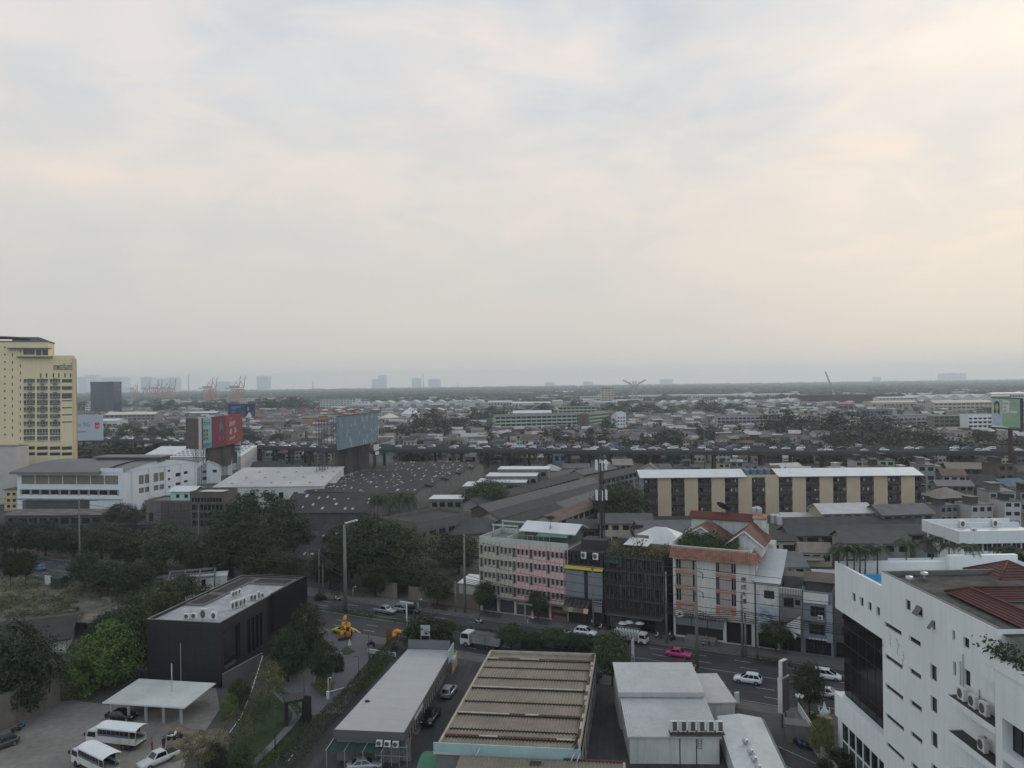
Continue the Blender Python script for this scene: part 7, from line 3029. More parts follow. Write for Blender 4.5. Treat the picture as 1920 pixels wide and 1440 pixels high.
for lane,(off,dr)in enumerate(((-8.2,1),(-4.6,1),(4.4,-1),(8.0,-1))):
 s=.17+rr.random()*.02
 while s<.93:
  p,d=exp_pt(s)
  n1=Vector((-d.y,d.x,0))
  cars.append((p+n1*off+Vector((0,0,ZD_+.005)),math.atan2(d.y,d.x)+(0 if dr>0 else math.pi),lane))
  s+=rr.choice((.011,.015,.022,.035))*(1 if lane!=1 else 1.3)
lane_n=['nearest','second','third','farthest']
cnt={}
for P,hd,lane in sorted(cars,key=lambda c:c[0].x):
 kd=rr.choice(list(CARK_))
 mt,cn=rr.choice(pal_)
 key=(cn,kd,lane)
 cnt[key]=cnt.get(key,0)+1
 o=obj('car',fcm[kd],None,None,P,hd)
 setmat(o,mt)
 i=cnt[key]-1
 tag(o,f'{nth(i)} {cn} {SHAPE[kd]} from the left in the {lane_n[lane]} lane of the expressway','car','cars on the elevated expressway')
def board(name,label,TL,TR,BL,BR,Yl,Yr,face,thick=.8):
 a,b=D(*TL,Yl),D(*TR,Yr)
 zb=(D(*BL,Yl).z+D(*BR,Yr).z)/2
 zt_=(a.z+b.z)/2
 rz_=math.atan2(b.y-a.y,b.x-a.x)
 L_=math.hypot(b.x-a.x,b.y-a.y)
 t_=thing(name,label,'billboard',(a.x,a.y,0),rz_)
 m=MB()
 m.box(0,L_,0,thick,zb,zt_)
 obj('panel',m,face,t_)
 return t_,L_,zb,zt_
def posts(t_,xs,zb,wdt=2.2,seg=8,y=2.0,h=None):
 for x in xs:
  m=MB()
  m.truss((x,y,0),(x,y,h or zb),wdt,seg,.11,.05)
  obj('lattice_post',m,M('lattice_steel',(.085,.095,.105),.6,.1),t_)
BLU2=M('bare_panel_blue',(.16,.235,.29),.6,.12,.12,streak=.12,fine=.6,dirt=(.27,.33,.36))
t_,L,zb,zt_=board('billboard','big blank blue-grey billboard on a dark steel lattice above the dark roof',(634,780),(708,773.5),(635.5,843),(707,829),345,394,BLU2)
posts(t_,(1.5,L*.33,L*.66),zt_,2.2,16,2.4)
posts(t_,(-6.0,-2.5),zt_*.98,2.6,14,6.0)
m=MB()
m.box(L*.12,L*.95,3.9,4.2,8,zb-.5)
obj('backing_board',m,M('maroon_backing',(.05,.035,.04),.8,.2),t_)
m=MB()
pw_,ph_=L/8,(zt_-zb)/5
rr=random.Random(3)
for i in range(9):
 m.box(i*pw_-.04,i*pw_+.04,-.03,-.004,zb,zt_)
for j in range(6):
 m.box(0,L,-.028,-.005,zb+j*ph_-.03,zb+j*ph_+.03)
obj('panel_joint',m,M('panel_joint',(.08,.12,.155),.7,.1),t_)
m=MB()
for i in range(26):
 a_,z=rr.uniform(0,L-2),rr.uniform(zb,zt_-2.5)
 m.box(a_,a_+rr.uniform(.3,1.6),-.036,-.031-i*.0001,z,z+rr.uniform(1,3))
obj('paper_scrap',m,M('paper_scrap',(.27,.345,.385),.8,.1),t_)
m=MB()
for x in[L*q/11 for q in range(12)]:
 m.bar((x,-.1,zt_),(x,-.9,zt_+.5),.05,n=4)
m.box(0,L,-.2,.9,zt_+.003,zt_+.25)
obj('top_rail',m,DSTEEL,t_)
m=MB()
m.box(L*.86,L*1.0,-.5,-.2,zb-4.2,zb-1.2)
m.box(L*.9,L*1.0,-.5,-.2,zb-6.4,zb-4.8)
obj('small_panel',m,WHITEO,t_)
WL=M('billboard_white_ink',(.62,.60,.58),.7,.05)
RED=M('billboard_red',(.26,.028,.036),.6,.12,.12)
t_,L,zb,zt_=board('billboard','red advertising billboard showing a rider and white slanted lettering',(397.5,779.5),(454,777),(397.5,840),(454,829),402,447,RED)
H_=zt_-zb
m=MB()
m.box(-.2,L,3.2,3.5,6,zb+1)
obj('backing_board',m,M('brown_backing',(.075,.06,.055),.8,.25),t_)
posts(t_,(2,L/2,L-2),zb,1.8,8)
def fig(parent,items,y=-.03):
 for nm,mt,polys in items:
  m=MB()
  for pl_ in polys:
   m.face([(x,y,z)for x,z in pl_])
  obj(nm,m,mt,parent)
  y-=.012
def circ(cx,cz,rx,rz_,n=14,a0=0,a1=2*math.pi):
 return[(cx+rx*math.cos(a0+(a1-a0)*k/n),cz+rz_*math.sin(a0+(a1-a0)*k/n))for k in range(n)]
RBL=M('rider_blue',(.09,.16,.25))
RDK=M('rider_dark',(.04,.045,.06))
RGR=M('rider_grey',(.28,.28,.30))
cx=L*.27
fig(t_,[('printed_panel',M('billboard_magenta',(.19,.025,.055)),[[(.02,zb+.05),(L*.46,zb+.05),(L*.40,zt_-.05),(.02,zt_-.05)]]),('printed_rider',RBL,[[(cx-2.0,zb+H_*.45),(cx+1.2,zb+H_*.40),(cx+2.0,zb+H_*.74),(cx+.6,zb+H_*.82),(cx-1.5,zb+H_*.76)],circ(cx,zb+H_*.88,.9,1.1)]),('printed_machine',RDK,[[(cx-1.2,zb+H_*.42),(cx+2.8,zb+H_*.48),(cx+2.2,zb+H_*.58),(cx-.5,zb+H_*.55)],circ(cx-2.0,zb+H_*.28,2.0,2.3),circ(cx+2.6,zb+H_*.27,1.6,2.2)]),('printed_wheel',RED,[circ(cx-2.0,zb+H_*.28,1.5,1.8),circ(cx+2.6,zb+H_*.27,1.15,1.7)]),('printed_arms',RGR,[[(cx-2.3,zb+H_*.5),(cx-1.9,zb+H_*.5),(cx-1.2,zb+H_*.75),(cx-1.7,zb+H_*.76)],[(cx+2.6,zb+H_*.5),(cx+2.2,zb+H_*.5),(cx+1.6,zb+H_*.74),(cx+2.1,zb+H_*.76)]])])
zslant=math.radians(6)
def bl_text(s,fx,fz,size,mt,sx=1.0,shear=.2):
 o=text(s,t_,(L*fx,-.12,zb+H_*fz),size,mt,rot=(math.pi/2,-zslant,0),depth=.02,sx=sx,shear=shear)
 return o
bl_text('เร็วแรง',.52,.82,1.7,M('billboard_orange_ink',(.55,.22,.12)),1.1)
bl_text('ถึงทุก',.53,.60,4.0,WL,1.0)
bl_text('40',.54,.33,4.2,WL,.85)
bl_text('30.-',.70,.36,4.2,WL,.72)
bl_text('โปรเริ่มวันนี้',.54,.15,1.9,WL,1.0)
tr_,Lr,zbr,ztr=board('billboard','narrow pale teal billboard panel left of the red one',(376,783.5),(396.5,782.5),(376,842),(396.5,839),392,400,M('billboard_teal',(.24,.36,.36),.6,.08,.2))
posts(tr_,(Lr/2,),zbr,1.6,8)
hh=ztr-zbr
fig(tr_,[('printed_band',M('billboard_blue_ink',(.10,.26,.32)),[[(.1,zbr+.1),(Lr-.1,zbr+.1),(Lr-.1,zbr+hh*.18),(.1,zbr+hh*.18)]]),('printed_bottles',M('billboard_brown_ink',(.16,.14,.07)),[[(Lr*(.25+.25*i),zbr+hh*(.26+.13*j)),(Lr*(.42+.25*i),zbr+hh*(.26+.13*j)),(Lr*(.42+.25*i),zbr+hh*(.36+.13*j)),(Lr*(.25+.25*i),zbr+hh*(.36+.13*j))]for i in range(2)for j in range(3)]),('printed_caption',M('billboard_dark_ink',(.07,.12,.13)),[[(Lr*.15,zbr+hh*q),(Lr*.85,zbr+hh*q),(Lr*.85,zbr+hh*(q+.02)),(Lr*.15,zbr+hh*(q+.02))]for q in(.78,.83,.06,.11)])])
bt_,Lb,zbb,ztb=board('billboard','blank brown side panel of the billboard frame, left of the teal panel',(348,785),(372,784),(349,842),(372,842),398,391,M('brown_backing_light',(.12,.10,.095),.85,.3,.4),2.5)
m=MB()
m.box(Lb+.003,Lb+.8,0,1.2,zbb,ztb)
obj('edge_strip',m,WHITEO,bt_)
posts(bt_,(Lb/2,),zbb,2.0,8)
m=MB()
p=D(447,838,440)
m.box(0,3.4,0,.3,0,6)
m.v=[(x,y,z)for x,y,z in m.v]
t5=thing('small_sign','small white panel sign hanging below the right end of the red billboard','sign',D(440,847,442),rz)
obj('panel',m,WHITEO,t5)
m=MB()
m.box(-.02,3.42,-.04,-.004,1.2,1.9)
m.box(-.02,3.42,-.04,-.004,3.2,3.9)
obj('stripe',m,STEEL,t5)
nb_,Ln,zbn,ztn=board('billboard','navy blue billboard with a long-haired woman behind the red one',(427.5,757.5),(477.5,757),(427.5,776),(477.5,790),640,640,M('billboard_navy',(.035,.06,.14),.6,.1,.1))
posts(nb_,(Ln*.3,Ln*.7),zbn,2.0,8)
hh=ztn-zbn
fig(nb_,[('printed_gradient',M('billboard_mid_blue',(.07,.13,.25)),[[(Ln*.45,zbn+.2),(Ln*.97,zbn+.2),(Ln*.97,zbn+hh*.45),(Ln*.5,zbn+hh*.45)]]),('printed_hair',RDK,[circ(Ln*.74,zbn+hh*.62,Ln*.075,hh*.3),[(Ln*.66,zbn+hh*.1),(Ln*.74,zbn+hh*.1),(Ln*.75,zbn+hh*.7),(Ln*.67,zbn+hh*.7)]]),('printed_face',M('printed_skin',(.40,.30,.27)),[circ(Ln*.75,zbn+hh*.62,Ln*.035,hh*.17)]),('printed_blouse',WL,[[(Ln*.62,zbn+.05),(Ln*.88,zbn+.05),(Ln*.86,zbn+hh*.3),(Ln*.76,zbn+hh*.38),(Ln*.70,zbn+hh*.12)]]),('printed_caption',M('caption_pale',(.22,.28,.38)),[[(Ln*.12,zbn+hh*q),(Ln*w_,zbn+hh*q),(Ln*w_,zbn+hh*(q+.05)),(Ln*.12,zbn+hh*(q+.05))]for q,w_ in((.75,.48),(.62,.3),(.4,.25))])])
xb_,Lx,zbx,ztx=board('billboard','pale lilac-white billboard with 5G lettering and an orange square',(120,778.5),(192,778),(120,830),(192,822),470,470,M('billboard_lilac',(.42,.45,.52),.6,.05,.1))
posts(xb_,(4,Lx-4),zbx,2.2,8)
hh=ztx-zbx
gry=M('billboard_grey_ink',(.17,.19,.25))
text('Go 5G',xb_,(Lx*.25,-.06,zbx+hh*.55),3.6,gry,depth=.02)
text('กับวันใหม่',xb_,(Lx*.30,-.06,zbx+hh*.32),1.7,gry,depth=.02)
fig(xb_,[('printed_square',M('billboard_orange_red',(.55,.05,.03)),[[(Lx*.80,zbx+hh*.46),(Lx*.92,zbx+hh*.46),(Lx*.92,zbx+hh*.70),(Lx*.80,zbx+hh*.70)]])])
text('mi',xb_,(Lx*.822,-.07,zbx+hh*.52),2.3,WL,depth=.02,sx=.95)
gb_,Lg,zbg,ztg=board('billboard','green billboard with a dark-haired woman and a speech bubble',(1859,748),(1912,747),(1859,797),(1912,803),372,352,M('billboard_green',(.26,.42,.30),.6,.15,.12))
hh=ztg-zbg
fig(gb_,[('printed_light_side',M('billboard_pale_green',(.38,.50,.38)),[[(.05,zbg+.05),(Lg*.36,zbg+.05),(Lg*.46,ztg-.05),(.05,ztg-.05)]]),('printed_hair',RDK,[circ(Lg*.20,zbg+hh*.76,Lg*.10,hh*.15),[(Lg*.09,zbg+hh*.42),(Lg*.30,zbg+hh*.38),(Lg*.30,zbg+hh*.78),(Lg*.11,zbg+hh*.78)]]),('printed_blouse',M('printed_lilac',(.42,.48,.58)),[[(.05,zbg+.05),(Lg*.40,zbg+.05),(Lg*.36,zbg+hh*.30),(Lg*.24,zbg+hh*.48),(Lg*.15,zbg+hh*.48),(.05,zbg+hh*.38)]]),('printed_face',M('printed_skin',(.40,.30,.27)),[circ(Lg*.20,zbg+hh*.68,Lg*.065,hh*.13),[(Lg*.17,zbg+hh*.46),(Lg*.23,zbg+hh*.46),(Lg*.22,zbg+hh*.62),(Lg*.18,zbg+hh*.62)]]),('printed_bubble',WL,[[(Lg*.42,zbg+hh*.52),(Lg*.64,zbg+hh*.50),(Lg*.66,zbg+hh*.93),(Lg*.42,zbg+hh*.95)],[(Lg*.46,zbg+hh*.53),(Lg*.52,zbg+hh*.52),(Lg*.48,zbg+hh*.42)],[(Lg*.68,zbg+hh*.50),(Lg*.90,zbg+hh*.50),(Lg*.90,zbg+hh*.58),(Lg*.68,zbg+hh*.58)]]),('printed_leaf',M('billboard_lime',(.30,.42,.16)),[circ(Lg*.58,zbg+hh*.26,Lg*.05,hh*.12),circ(Lg*.80,zbg+hh*.38,Lg*.05,hh*.1),circ(Lg*.92,zbg+hh*.25,Lg*.05,hh*.12),circ(Lg*.52,zbg+hh*.12,Lg*.05,hh*.08)])])
for k in range(3):
 text(('ผิวสวย','กว่า','เดิม')[k],gb_,(Lg*.44,-.10,zbg+hh*(.80-.13*k)),1.3,M('billboard_dark_ink',(.07,.12,.13)),depth=.02)
m=MB()
m.bar((Lg*.55,1.6,0),(Lg*.55,1.6,zbg-1.2),1.0,n=10)
obj('red_column',m,M('column_red',(.08,.02,.025)),gb_)
m=MB()
m.box(-1,Lg+4,-1.2,.6,zbg-1.2,zbg-.6)
for k in range(12):
 m.bar((k*Lg/11,-.2,zbg-.6),(k*Lg/11,-1.8,zbg-.2),.07,n=4)
m.box(Lg+.3,Lg+1.2,0,.8,zbg-1,ztg+.5)
m.box(0,Lg,0,.8,ztg+.003,ztg+.5)
obj('gantry',m,DSTEEL,gb_)
SG=M('school_green',(.33,.40,.31),.8,.06,.1)
SGR=M('school_roof',(.15,.165,.15),.8,.1,.1)
A,B=D(929,815,800),D(1082,815,822)
A,B=Vector((A.x,A.y,0)),Vector((B.x,B.y,0))
rz,L=ang(A,B)
def school(label,A,rz,L,W,nfl,n,hroof=2.2,name='school_block'):
 fh=3.7
 he=nfl*fh
 t_=building(name,label,'school',A,rz,L,W,he,he+hroof,'gable_u',wall=SG,roof=SGR,ov=1.0,front=[(L*k/n+.5,L*(k+1)/n-.4,fh*f+1.25,fh*f+3.2)for k in range(n)for f in range(nfl)],gl=M('corridor_shade',(.055,.062,.058),.9,.3),depth=1.2)  # corridors are open; the dark panes are painted shade, not glass
 m=MB()
 for f in range(nfl):
  m.box(-.2,L+.2,-1.3,-.004,fh*f-.05,fh*f+1.15)
 obj('balcony_band',m,M('school_pale_band',(.40,.46,.37),.8,.06),t_)
 return t_
school('long four-storey green school block with open corridors',A,rz,L,12,4,16)
E=B+Vector((math.cos(rz),math.sin(rz),0))*14
building('school_stairs','brown brick stair block between the two green school wings','stair block',B+Vector((1,0,0)),rz,12.5,12,15.5,wall=M('school_brown',(.15,.105,.085),.85,.12),roof=SGR,front=[(5,7.5,1,13)],gl=M('stair_grille',(.10,.075,.065)),ov=.3)
school('right wing of the green school receding towards the pink-roofed house',E,math.radians(60),52,11,4,11)
A=D(963,790,930)
building('school_hall','long white-roofed hall behind the green school','hall',(A.x,A.y),0.02,46,20,13.5,16,'gable_u',wall=WHITEO,roof=WROOF)
A=D(1048,800,960)
school('small two-tone green school building with flat pale roof behind the main block',(A.x,A.y),0.03,46,14,5,9,1.0)
A=D(1146,800,860)
building('pink_roof_house','white house with a salmon pink roof right of the green school','house',(A.x,A.y),-.15,12,14,11.5,16.5,'gable_w',wall=WHITE,roof=M('salmon_roof',(.45,.17,.12),.7,.1),front=[(2+4*k,4+4*k,2+4*f,4.2+4*f)for k in range(2)for f in range(2)],ov=.5)
A=D(1157,815,845)
building('white_house','tall white house in front of the salmon pink roof','house',(A.x,A.y),-.1,10,12,15,17,'gable_w',wall=WHITE,roof=WROOF,front=[(1+3*k,2.6+3*k,2+3.6*f,3.8+3.6*f)for k in range(3)for f in range(3)],ov=.3)
GRS=M('slab_grey',(.30,.29,.28),.85,.12,.1,streak=.3)
for(px,py,Yd,w,h,lab,wl_)in((1345,815,760,62,15,'grey five-storey apartment slab among the shanty roofs',GRS),(1440,812,820,20,17,'narrow white block at the right end of the grey slab',WHITEO),(1655,815,700,60,15.5,'grey shabby apartment slab behind the tall trees at right',GRS),(1816,812,640,20,19,'white apartment block with dark balconies left of the green billboard',WHITE),(1752,810,660,26,16.5,'brownish apartment slab left of the white balcony block',M('slab_brown',(.20,.175,.15),.85,.15)),(1618,797,860,34,15,'dim blue-roofed slab behind the dark trees',M('slab_blue',(.17,.20,.24),.8,.12))):
 A=D(px,py,Yd)
 nfl=int(h/3.3)
 n=max(4,int(w/4))
 t_=building('apartment_slab',lab,'apartment block',(A.x,A.y),RND.uniform(-.06,.06),w,12,h,wall=wl_,roof=CONC,ov=.3,front=[(w*k/n+.5,w*(k+1)/n-.5,3.3*f+1.2,3.3*f+2.8)for k in range(n)for f in range(nfl)][:98],gl=DGLASS,depth=.6)
 m=MB()
 for f in range(1,nfl):
  m.box(0,w,-.9,-.004,3.3*f-.1,3.3*f+.9)
 obj('balcony_band',m,wl_,t_)
HW_={'white':M('house_white',(.38,.375,.36),.85,.12,.3,rnd=.25),'cream':M('house_cream',(.36,.32,.25),.85,.12,.3,rnd=.25),'grey':M('house_grey',(.22,.215,.21),.85,.15,.3,rnd=.3),'brown':M('house_timber',(.11,.085,.065),.9,.2,.4,rnd=.3),'blue':M('house_blue',(.20,.25,.31),.85,.12,.3,rnd=.2),'green':M('house_mint',(.28,.36,.31),.85,.12,.3,rnd=.2)}
HR_={'grey':M('tin_grey',(.115,.113,.112),.75,.25,.4,rnd=.35),'pale':M('tin_pale',(.34,.34,.335),.65,.15,.4,rnd=.2),'rusty':M('tin_rusty',(.135,.088,.068),.85,.35,.5,rnd=.3),'dark':M('tin_dark',(.045,.044,.044),.85,.25,.4,rnd=.3),'mauve':M('tin_mauve',(.155,.135,.145),.75,.2,.4,rnd=.25),'blue':M('tin_blue',(.12,.18,.25),.7,.2,.4,rnd=.2),'red':M('tin_red',(.22,.075,.05),.75,.2,.4,rnd=.2),'green':M('tin_green',(.15,.22,.19),.7,.15,.4,rnd=.2),'tan':M('tin_tan',(.25,.215,.175),.75,.2,.4,rnd=.25)}
HP={}
def house_proto(key,L,W,he,hr,kind,nfl,nwin,ov=.6,extra=None):
 fh=he/nfl
 fr_=[(L*k/nwin+.5,L*(k+1)/nwin-.5,fh*f+.35*fh,fh*f+.78*fh)for k in range(nwin)for f in range(nfl)]
 w=walls_mb(kind,L,W,he,hr,fr_,[(W*.3,W*.5,fh*.35,fh*.78)],[],.15)
 for r in fr_:
  a,b,c,d=r
  w.face([(a,.13,c),(b,.13,c),(b,.13,d),(a,.13,d)],1)
 me=w.mesh('wall')
 me.materials.append(HW_['grey'])
 me.materials.append(DGLASS)
 r=roof_mb(kind,L,W,he,hr,ov,.14)
 if extra=='lean':
  r.extrude_x([(-2.6,he*.52),(-.01,he*.66),(-.01,he*.66+.12),(-2.6,he*.52+.12)],-.2,L*.7)
 if extra=='tank':
  r.box(L*.2,L*.55,W*.3,W*.8,hr+.2,hr+2.3)
  r.box(L*.15,L*.62,W*.22,W*.88,hr+2.303,hr+2.45)
 rm=r.mesh('roof')
 rm.materials.append(HR_['grey'])
 HP[key]=(me,rm,L,W,he,hr)
house_proto('gable',9,8,4.6,6.6,'gable_u',1,3,extra='lean')
house_proto('gable_front',7.5,10,5.2,7.4,'gable_w',1,2)
house_proto('hip',10,9,4.8,7.2,'hip',1,3,.8)
house_proto('two_storey',8,9,6.4,8.4,'gable_u',2,3,extra='lean')
house_proto('terrace',14,9,6.2,8.0,'gable_u',2,5)
house_proto('flat',8,8,7.0,7.0,'flat',2,3,.2,'tank')
house_proto('shed',8,7,3.8,5.0,'shed',1,2,.5)
house_proto('town',6,10,10.2,10.2,'flat',3,2,.3,'tank')
KW={'gable':'gabled house','gable_front':'narrow gabled house','hip':'hip-roofed house','two_storey':'two-storey house','terrace':'long terrace house','flat':'flat-topped house','shed':'lean-to shack','town':'three-storey townhouse'}
RW_={'grey':'grey tin','pale':'pale metal','rusty':'rusty tin','dark':'dark tin','mauve':'mauve tin','blue':'blue tin','red':'red tin','green':'green tin','tan':'tan tin'}
NH=[0]
def put_house(P,rz,key,roof,wall,label,group,s=1.0,sx=1.0):
 me,rm,L,W,he,hr=HP[key]
 t_=thing('house',label,'house',P,rz,group)
 t_.scale=(s*sx,s,s)
 setmat(obj('wall',me,None,t_),HW_[wall])
 setmat(obj('roof',rm,None,t_),HR_[roof])
 NH[0]+=1
 return t_
rr=random.Random(101)
RC=['grey']*5+['pale']*4+['rusty']*3+['dark']*4+['mauve']*3+['tan']*2+['blue','green','red']
WC=['white']*4+['cream']*3+['grey']*4+['brown']*2+['blue','green']
KC=['gable']*4+['gable_front']*3+['hip']*3+['two_storey']*4+['terrace']*2+['flat']*2+['shed']*3+['town']
BLOCKED=[(60,840,120,880)]
def house_row(where,Y0,Y1,px0,px1,skip=(),gap=(1.0,3.5),group='shanty houses beyond the expressway',pale=False,kinds=None,jit=5,roofs=None):
 xa,xb=D(px0,800,Y0).x,D(px1,800,Y1).x
 x=xa
 i=0
 while x<xb:
  t_=(x-xa)/(xb-xa)
  Y=Y0+(Y1-Y0)*t_+rr.uniform(-jit,jit)
  key=rr.choice(kinds or KC)
  L=HP[key][2]
  s=rr.uniform(.85,1.2)*(.78 if Y>435 else 1)
  px=960+(x+L/2)/Y*FOC
  if not any(a<=px<=b for a,b in skip):
   rf,wl_=rr.choice(roofs or RC),rr.choice(WC)
   rz=rr.choice((0,0,0,1))*math.pi/2*0+rr.uniform(-.25,.25)
   put_house(Vector((x,Y,0)),rz,key,rf,wl_,f'{nth(i)} {RW_[rf]} {KW[key]} from left, {where}',group,s)
   i+=1
  x+=L*s+rr.uniform(*gap)
G1='houses between the expressway and the apartments'
house_row('left of the blank billboard near the expressway',408,404,470,612,group=G1,kinds=['terrace','two_storey','gable'],roofs=['grey','dark','dark','pale'])
house_row('row just below the expressway at centre',402,388,1010,1200,group=G1,roofs=['grey','dark','dark','pale','tan'],skip=[(1000,1015)])
house_row('row just below the expressway, right half',384,352,1225,1925,group=G1,kinds=['two_storey','flat','town','gable','terrace'],roofs=['grey','dark','pale','tan','dark'])
house_row('row behind the white-roofed apartments',352,330,1290,1930,group=G1,kinds=['two_storey','flat','town','gable'],roofs=['grey','dark','pale','rusty','dark'])
house_row('row right of the apartments, upper',318,306,1745,1930,group=G1,roofs=['dark','grey','mauve','blue'])
house_row('row right of the apartments, middle',290,280,1750,1930,group=G1,kinds=['hip','two_storey','flat'],roofs=['grey','dark','pale','tan'])
house_row('row right of the apartments, lower',264,254,1752,1930,group=G1,kinds=['two_storey','flat','town'],roofs=['grey','dark','pale'])
house_row('row at the foot of the apartments',246,238,1475,1745,group=G1,kinds=['gable','terrace','shed'],roofs=['dark','grey','rusty','pale'],gap=(.2,1.5),jit=2)
house_row('row between the red-roofed building and the apartments',222,214,1195,1490,group=G1,kinds=['gable','terrace','shed'],roofs=['dark','grey','rusty','dark'],gap=(.2,1.5),jit=2)
house_row('row behind the white hipped hall',240,232,1060,1230,group=G1,kinds=['gable','terrace','shed'],roofs=['dark','grey','rusty','dark'],gap=(.2,1.5),jit=2)
house_row('row behind the white hotel palms',205,196,1500,1740,group=G1,kinds=['gable','terrace','shed','hip'],roofs=['dark','grey','pale','tan'],gap=(.4,2),jit=2)
house_row('row behind the run-down shophouses',178,172,1440,1570,group=G1,kinds=['gable','two_storey'],roofs=['dark','grey','pale','rusty'],gap=(.4,2),jit=2)
B1='shanty houses beyond the expressway'
house_row('first row beyond the expressway at left',640,500,205,620,group=B1)
house_row('second row beyond the expressway at left',690,545,300,640,group=B1,skip=[(430,480)])
house_row('first row beyond the expressway, right',488,440,840,1925,group=B1,skip=[(890,930),(1100,1150),(1780,1840)])
house_row('second row beyond the expressway, right',520,470,780,1925,group=B1,skip=[(1020,1060),(1230,1285),(1600,1660)])
house_row('third row beyond the expressway, right',556,505,840,1700,group=B1,skip=[(1560,1690)])
house_row('fourth row beyond the expressway, right',596,548,860,1560,group=B1)
def mass(name,label,n,Yr,pxr,colors,hs=(4,9),ws=(8,18),seed=1,ok=None):
 r=random.Random(seed)
 mb=MB()
 for _ in range(n):
  Y=math.exp(r.uniform(math.log(Yr[0]),math.log(Yr[1])))
  px=r.uniform(*pxr)
  X=(px-960)/FOC*Y
  if ok and not ok(px,Y):
   continue
  L,W=r.uniform(*ws),r.uniform(7,12)
  he=r.uniform(*hs)
  a=r.uniform(-.35,.35)
  c,s=math.cos(a),math.sin(a)
  T=lambda x,y,z:(X+x*c-y*s,Y+x*s+y*c,z)
  hr=he+r.uniform(.8,2.4)
  wi=r.randrange(len(colors[0]))
  ri=len(colors[0])+r.randrange(len(colors[1]))
  p=[T(0,0,0),T(L,0,0),T(L,W,0),T(0,W,0),T(0,0,he),T(L,0,he),T(L,W,he),T(0,W,he),T(0,W/2,hr),T(L,W/2,hr)]
  for f in((0,1,5,4),(1,2,6,9,5),(2,3,7,6),(3,0,4,8,7)):
   mb.face([p[i]for i in f],wi)
  o=.5
  q=[T(-o,-o,he-.2),T(L+o,-o,he-.2),T(L+o,W/2,hr+.1),T(-o,W/2,hr+.1),T(L+o,W+o,he-.2),T(-o,W+o,he-.2)]
  mb.face([q[0],q[1],q[2],q[3]],ri)
  mb.face([q[3],q[2],q[4],q[5]],ri)
  if r.random()<.6:
   nn=int(L/3)
   for k in range(nn):
    u=(k+.3)*L/nn
    mb.face([T(u,-.03,he*.4),T(u+1.3,-.03,he*.4),T(u+1.3,-.03,he*.75),T(u,-.03,he*.75)],len(colors[0])+len(colors[1]))
 o=obj(name,mb,list(colors[0])+list(colors[1])+[DGLASS])
 o['kind']='stuff'
 return tag(o,label,'houses')
wcs=[HW_[k]for k in('white','cream','grey','brown','white')]
rcs=[HR_[k]for k in('grey','pale','mauve','dark','rusty','tan','pale','grey')]
def ok1(px,Y):
 if 905<px<1175 and 770<Y<1010:
  return False
 if px<560 and Y<690 or px<430 and Y<760:
  return False
 return True
mass('distant_houses','dense far shanty roofs fading towards the port',2600,(590,1500),(150,1960),(wcs,rcs),(4,7),(7,14),5,ok1)
mass('distant_low_roofs','scattered long low roofs far towards the river',150,(1500,2500),(150,1980),(wcs,[HR_['pale'],HR_['grey'],HR_['pale'],HR_['tan']]),(5,10),(18,60),6)
CB=MB()
CB.box(0,12.2,0,2.5,0,2.6)
for k in range(24):
 CB.box(.2+k*.5,.4+k*.5,-.06,-.004,.15,2.45)
cbm=CB.mesh('container')
CC=[(M('container_red',(.30,.075,.05),.7,.15,.5,rnd=.2),'red'),(M('container_orange',(.42,.15,.07),.7,.15,.5,rnd=.2),'orange'),(M('container_blue',(.08,.14,.26),.7,.15,.5,rnd=.2),'blue'),(M('container_grey',(.28,.28,.29),.7,.15,.5,rnd=.2),'grey'),(M('container_maroon',(.16,.05,.05),.7,.15,.5,rnd=.2),'maroon')]
cbm.materials.append(CC[0][0])
cnt={}
yard=[]
for row,Y in enumerate((905,950,1000,1060,1130,1210,1300,1400)):
 px=432+rr.uniform(0,5)
 while px<(640 if row<6 else 700):
  X=(px-960)/FOC*Y
  lv=rr.choice((1,2,3,3,4))
  ci=rr.choice((0,0,0,1,1,2,3,4,4))
  for k in range(lv):
   yard.append((X,Y,k,rr.choice((ci,ci,ci,0,3)),row))
  px+=(12.2+rr.choice((.6,.6,4,9)))/Y*FOC
for X,Y,k,ci,row in yard:
 o=obj('shipping_container',cbm,None,None,(X,Y,k*2.61))
 setmat(o,CC[ci][0])
 key=(row,k,ci)
 cnt[key]=cnt.get(key,0)+1
 tag(o,f'{nth(cnt[key] - 1)} {CC[ci][1]} shipping container from the left, {("ground", "second", "third", "top")[k]} tier, {nth(row)} yard row from viewer','shipping container','stacked containers in the yard')
def zigzag(label,px0,px1,Y,bays,he,hr,depth,wall=WHITEO,roof=WROOF):
 a,b=D(px0,760,Y),D(px1,760,Y)
 L=b.x-a.x
 t_=thing('zigzag_warehouse',label,'warehouse',(a.x,Y,0),0)
 w=L/bays
 prof=[]
 for k in range(bays):
  prof+=[(k*w,he),(k*w+w/2,hr)]
 prof.append((L,he))
 m=MB()
 m.extrude_y(prof+[(x,z+.5)for x,z in reversed(prof)],-1,depth)
 obj('roof',m,roof,t_)
 m=MB()
 m.face([(0,0,0),(L,0,0)]+[(x,0,z)for x,z in reversed(prof)])
 m.face([(L,0,0),(L,depth,0),(L,depth,he),(L,0,he)])
 m.face([(0,depth,0),(0,0,0),(0,0,he),(0,depth,he)])
 obj('wall',m,wall,t_)
 m=MB()
 for k in range(bays):
  m.box(k*w+w*.3,k*w+w*.7,-.2,-.01,.2,he*.75)
 obj('door',m,M('warehouse_door',(.16,.17,.18),.7,.2),t_)
PZ=M('zig_roof',(.42,.43,.43),.7,.1)
zigzag('long white zigzag-roofed warehouse row far beyond the container yard',690,908,1750,9,7,13,60,roof=PZ)
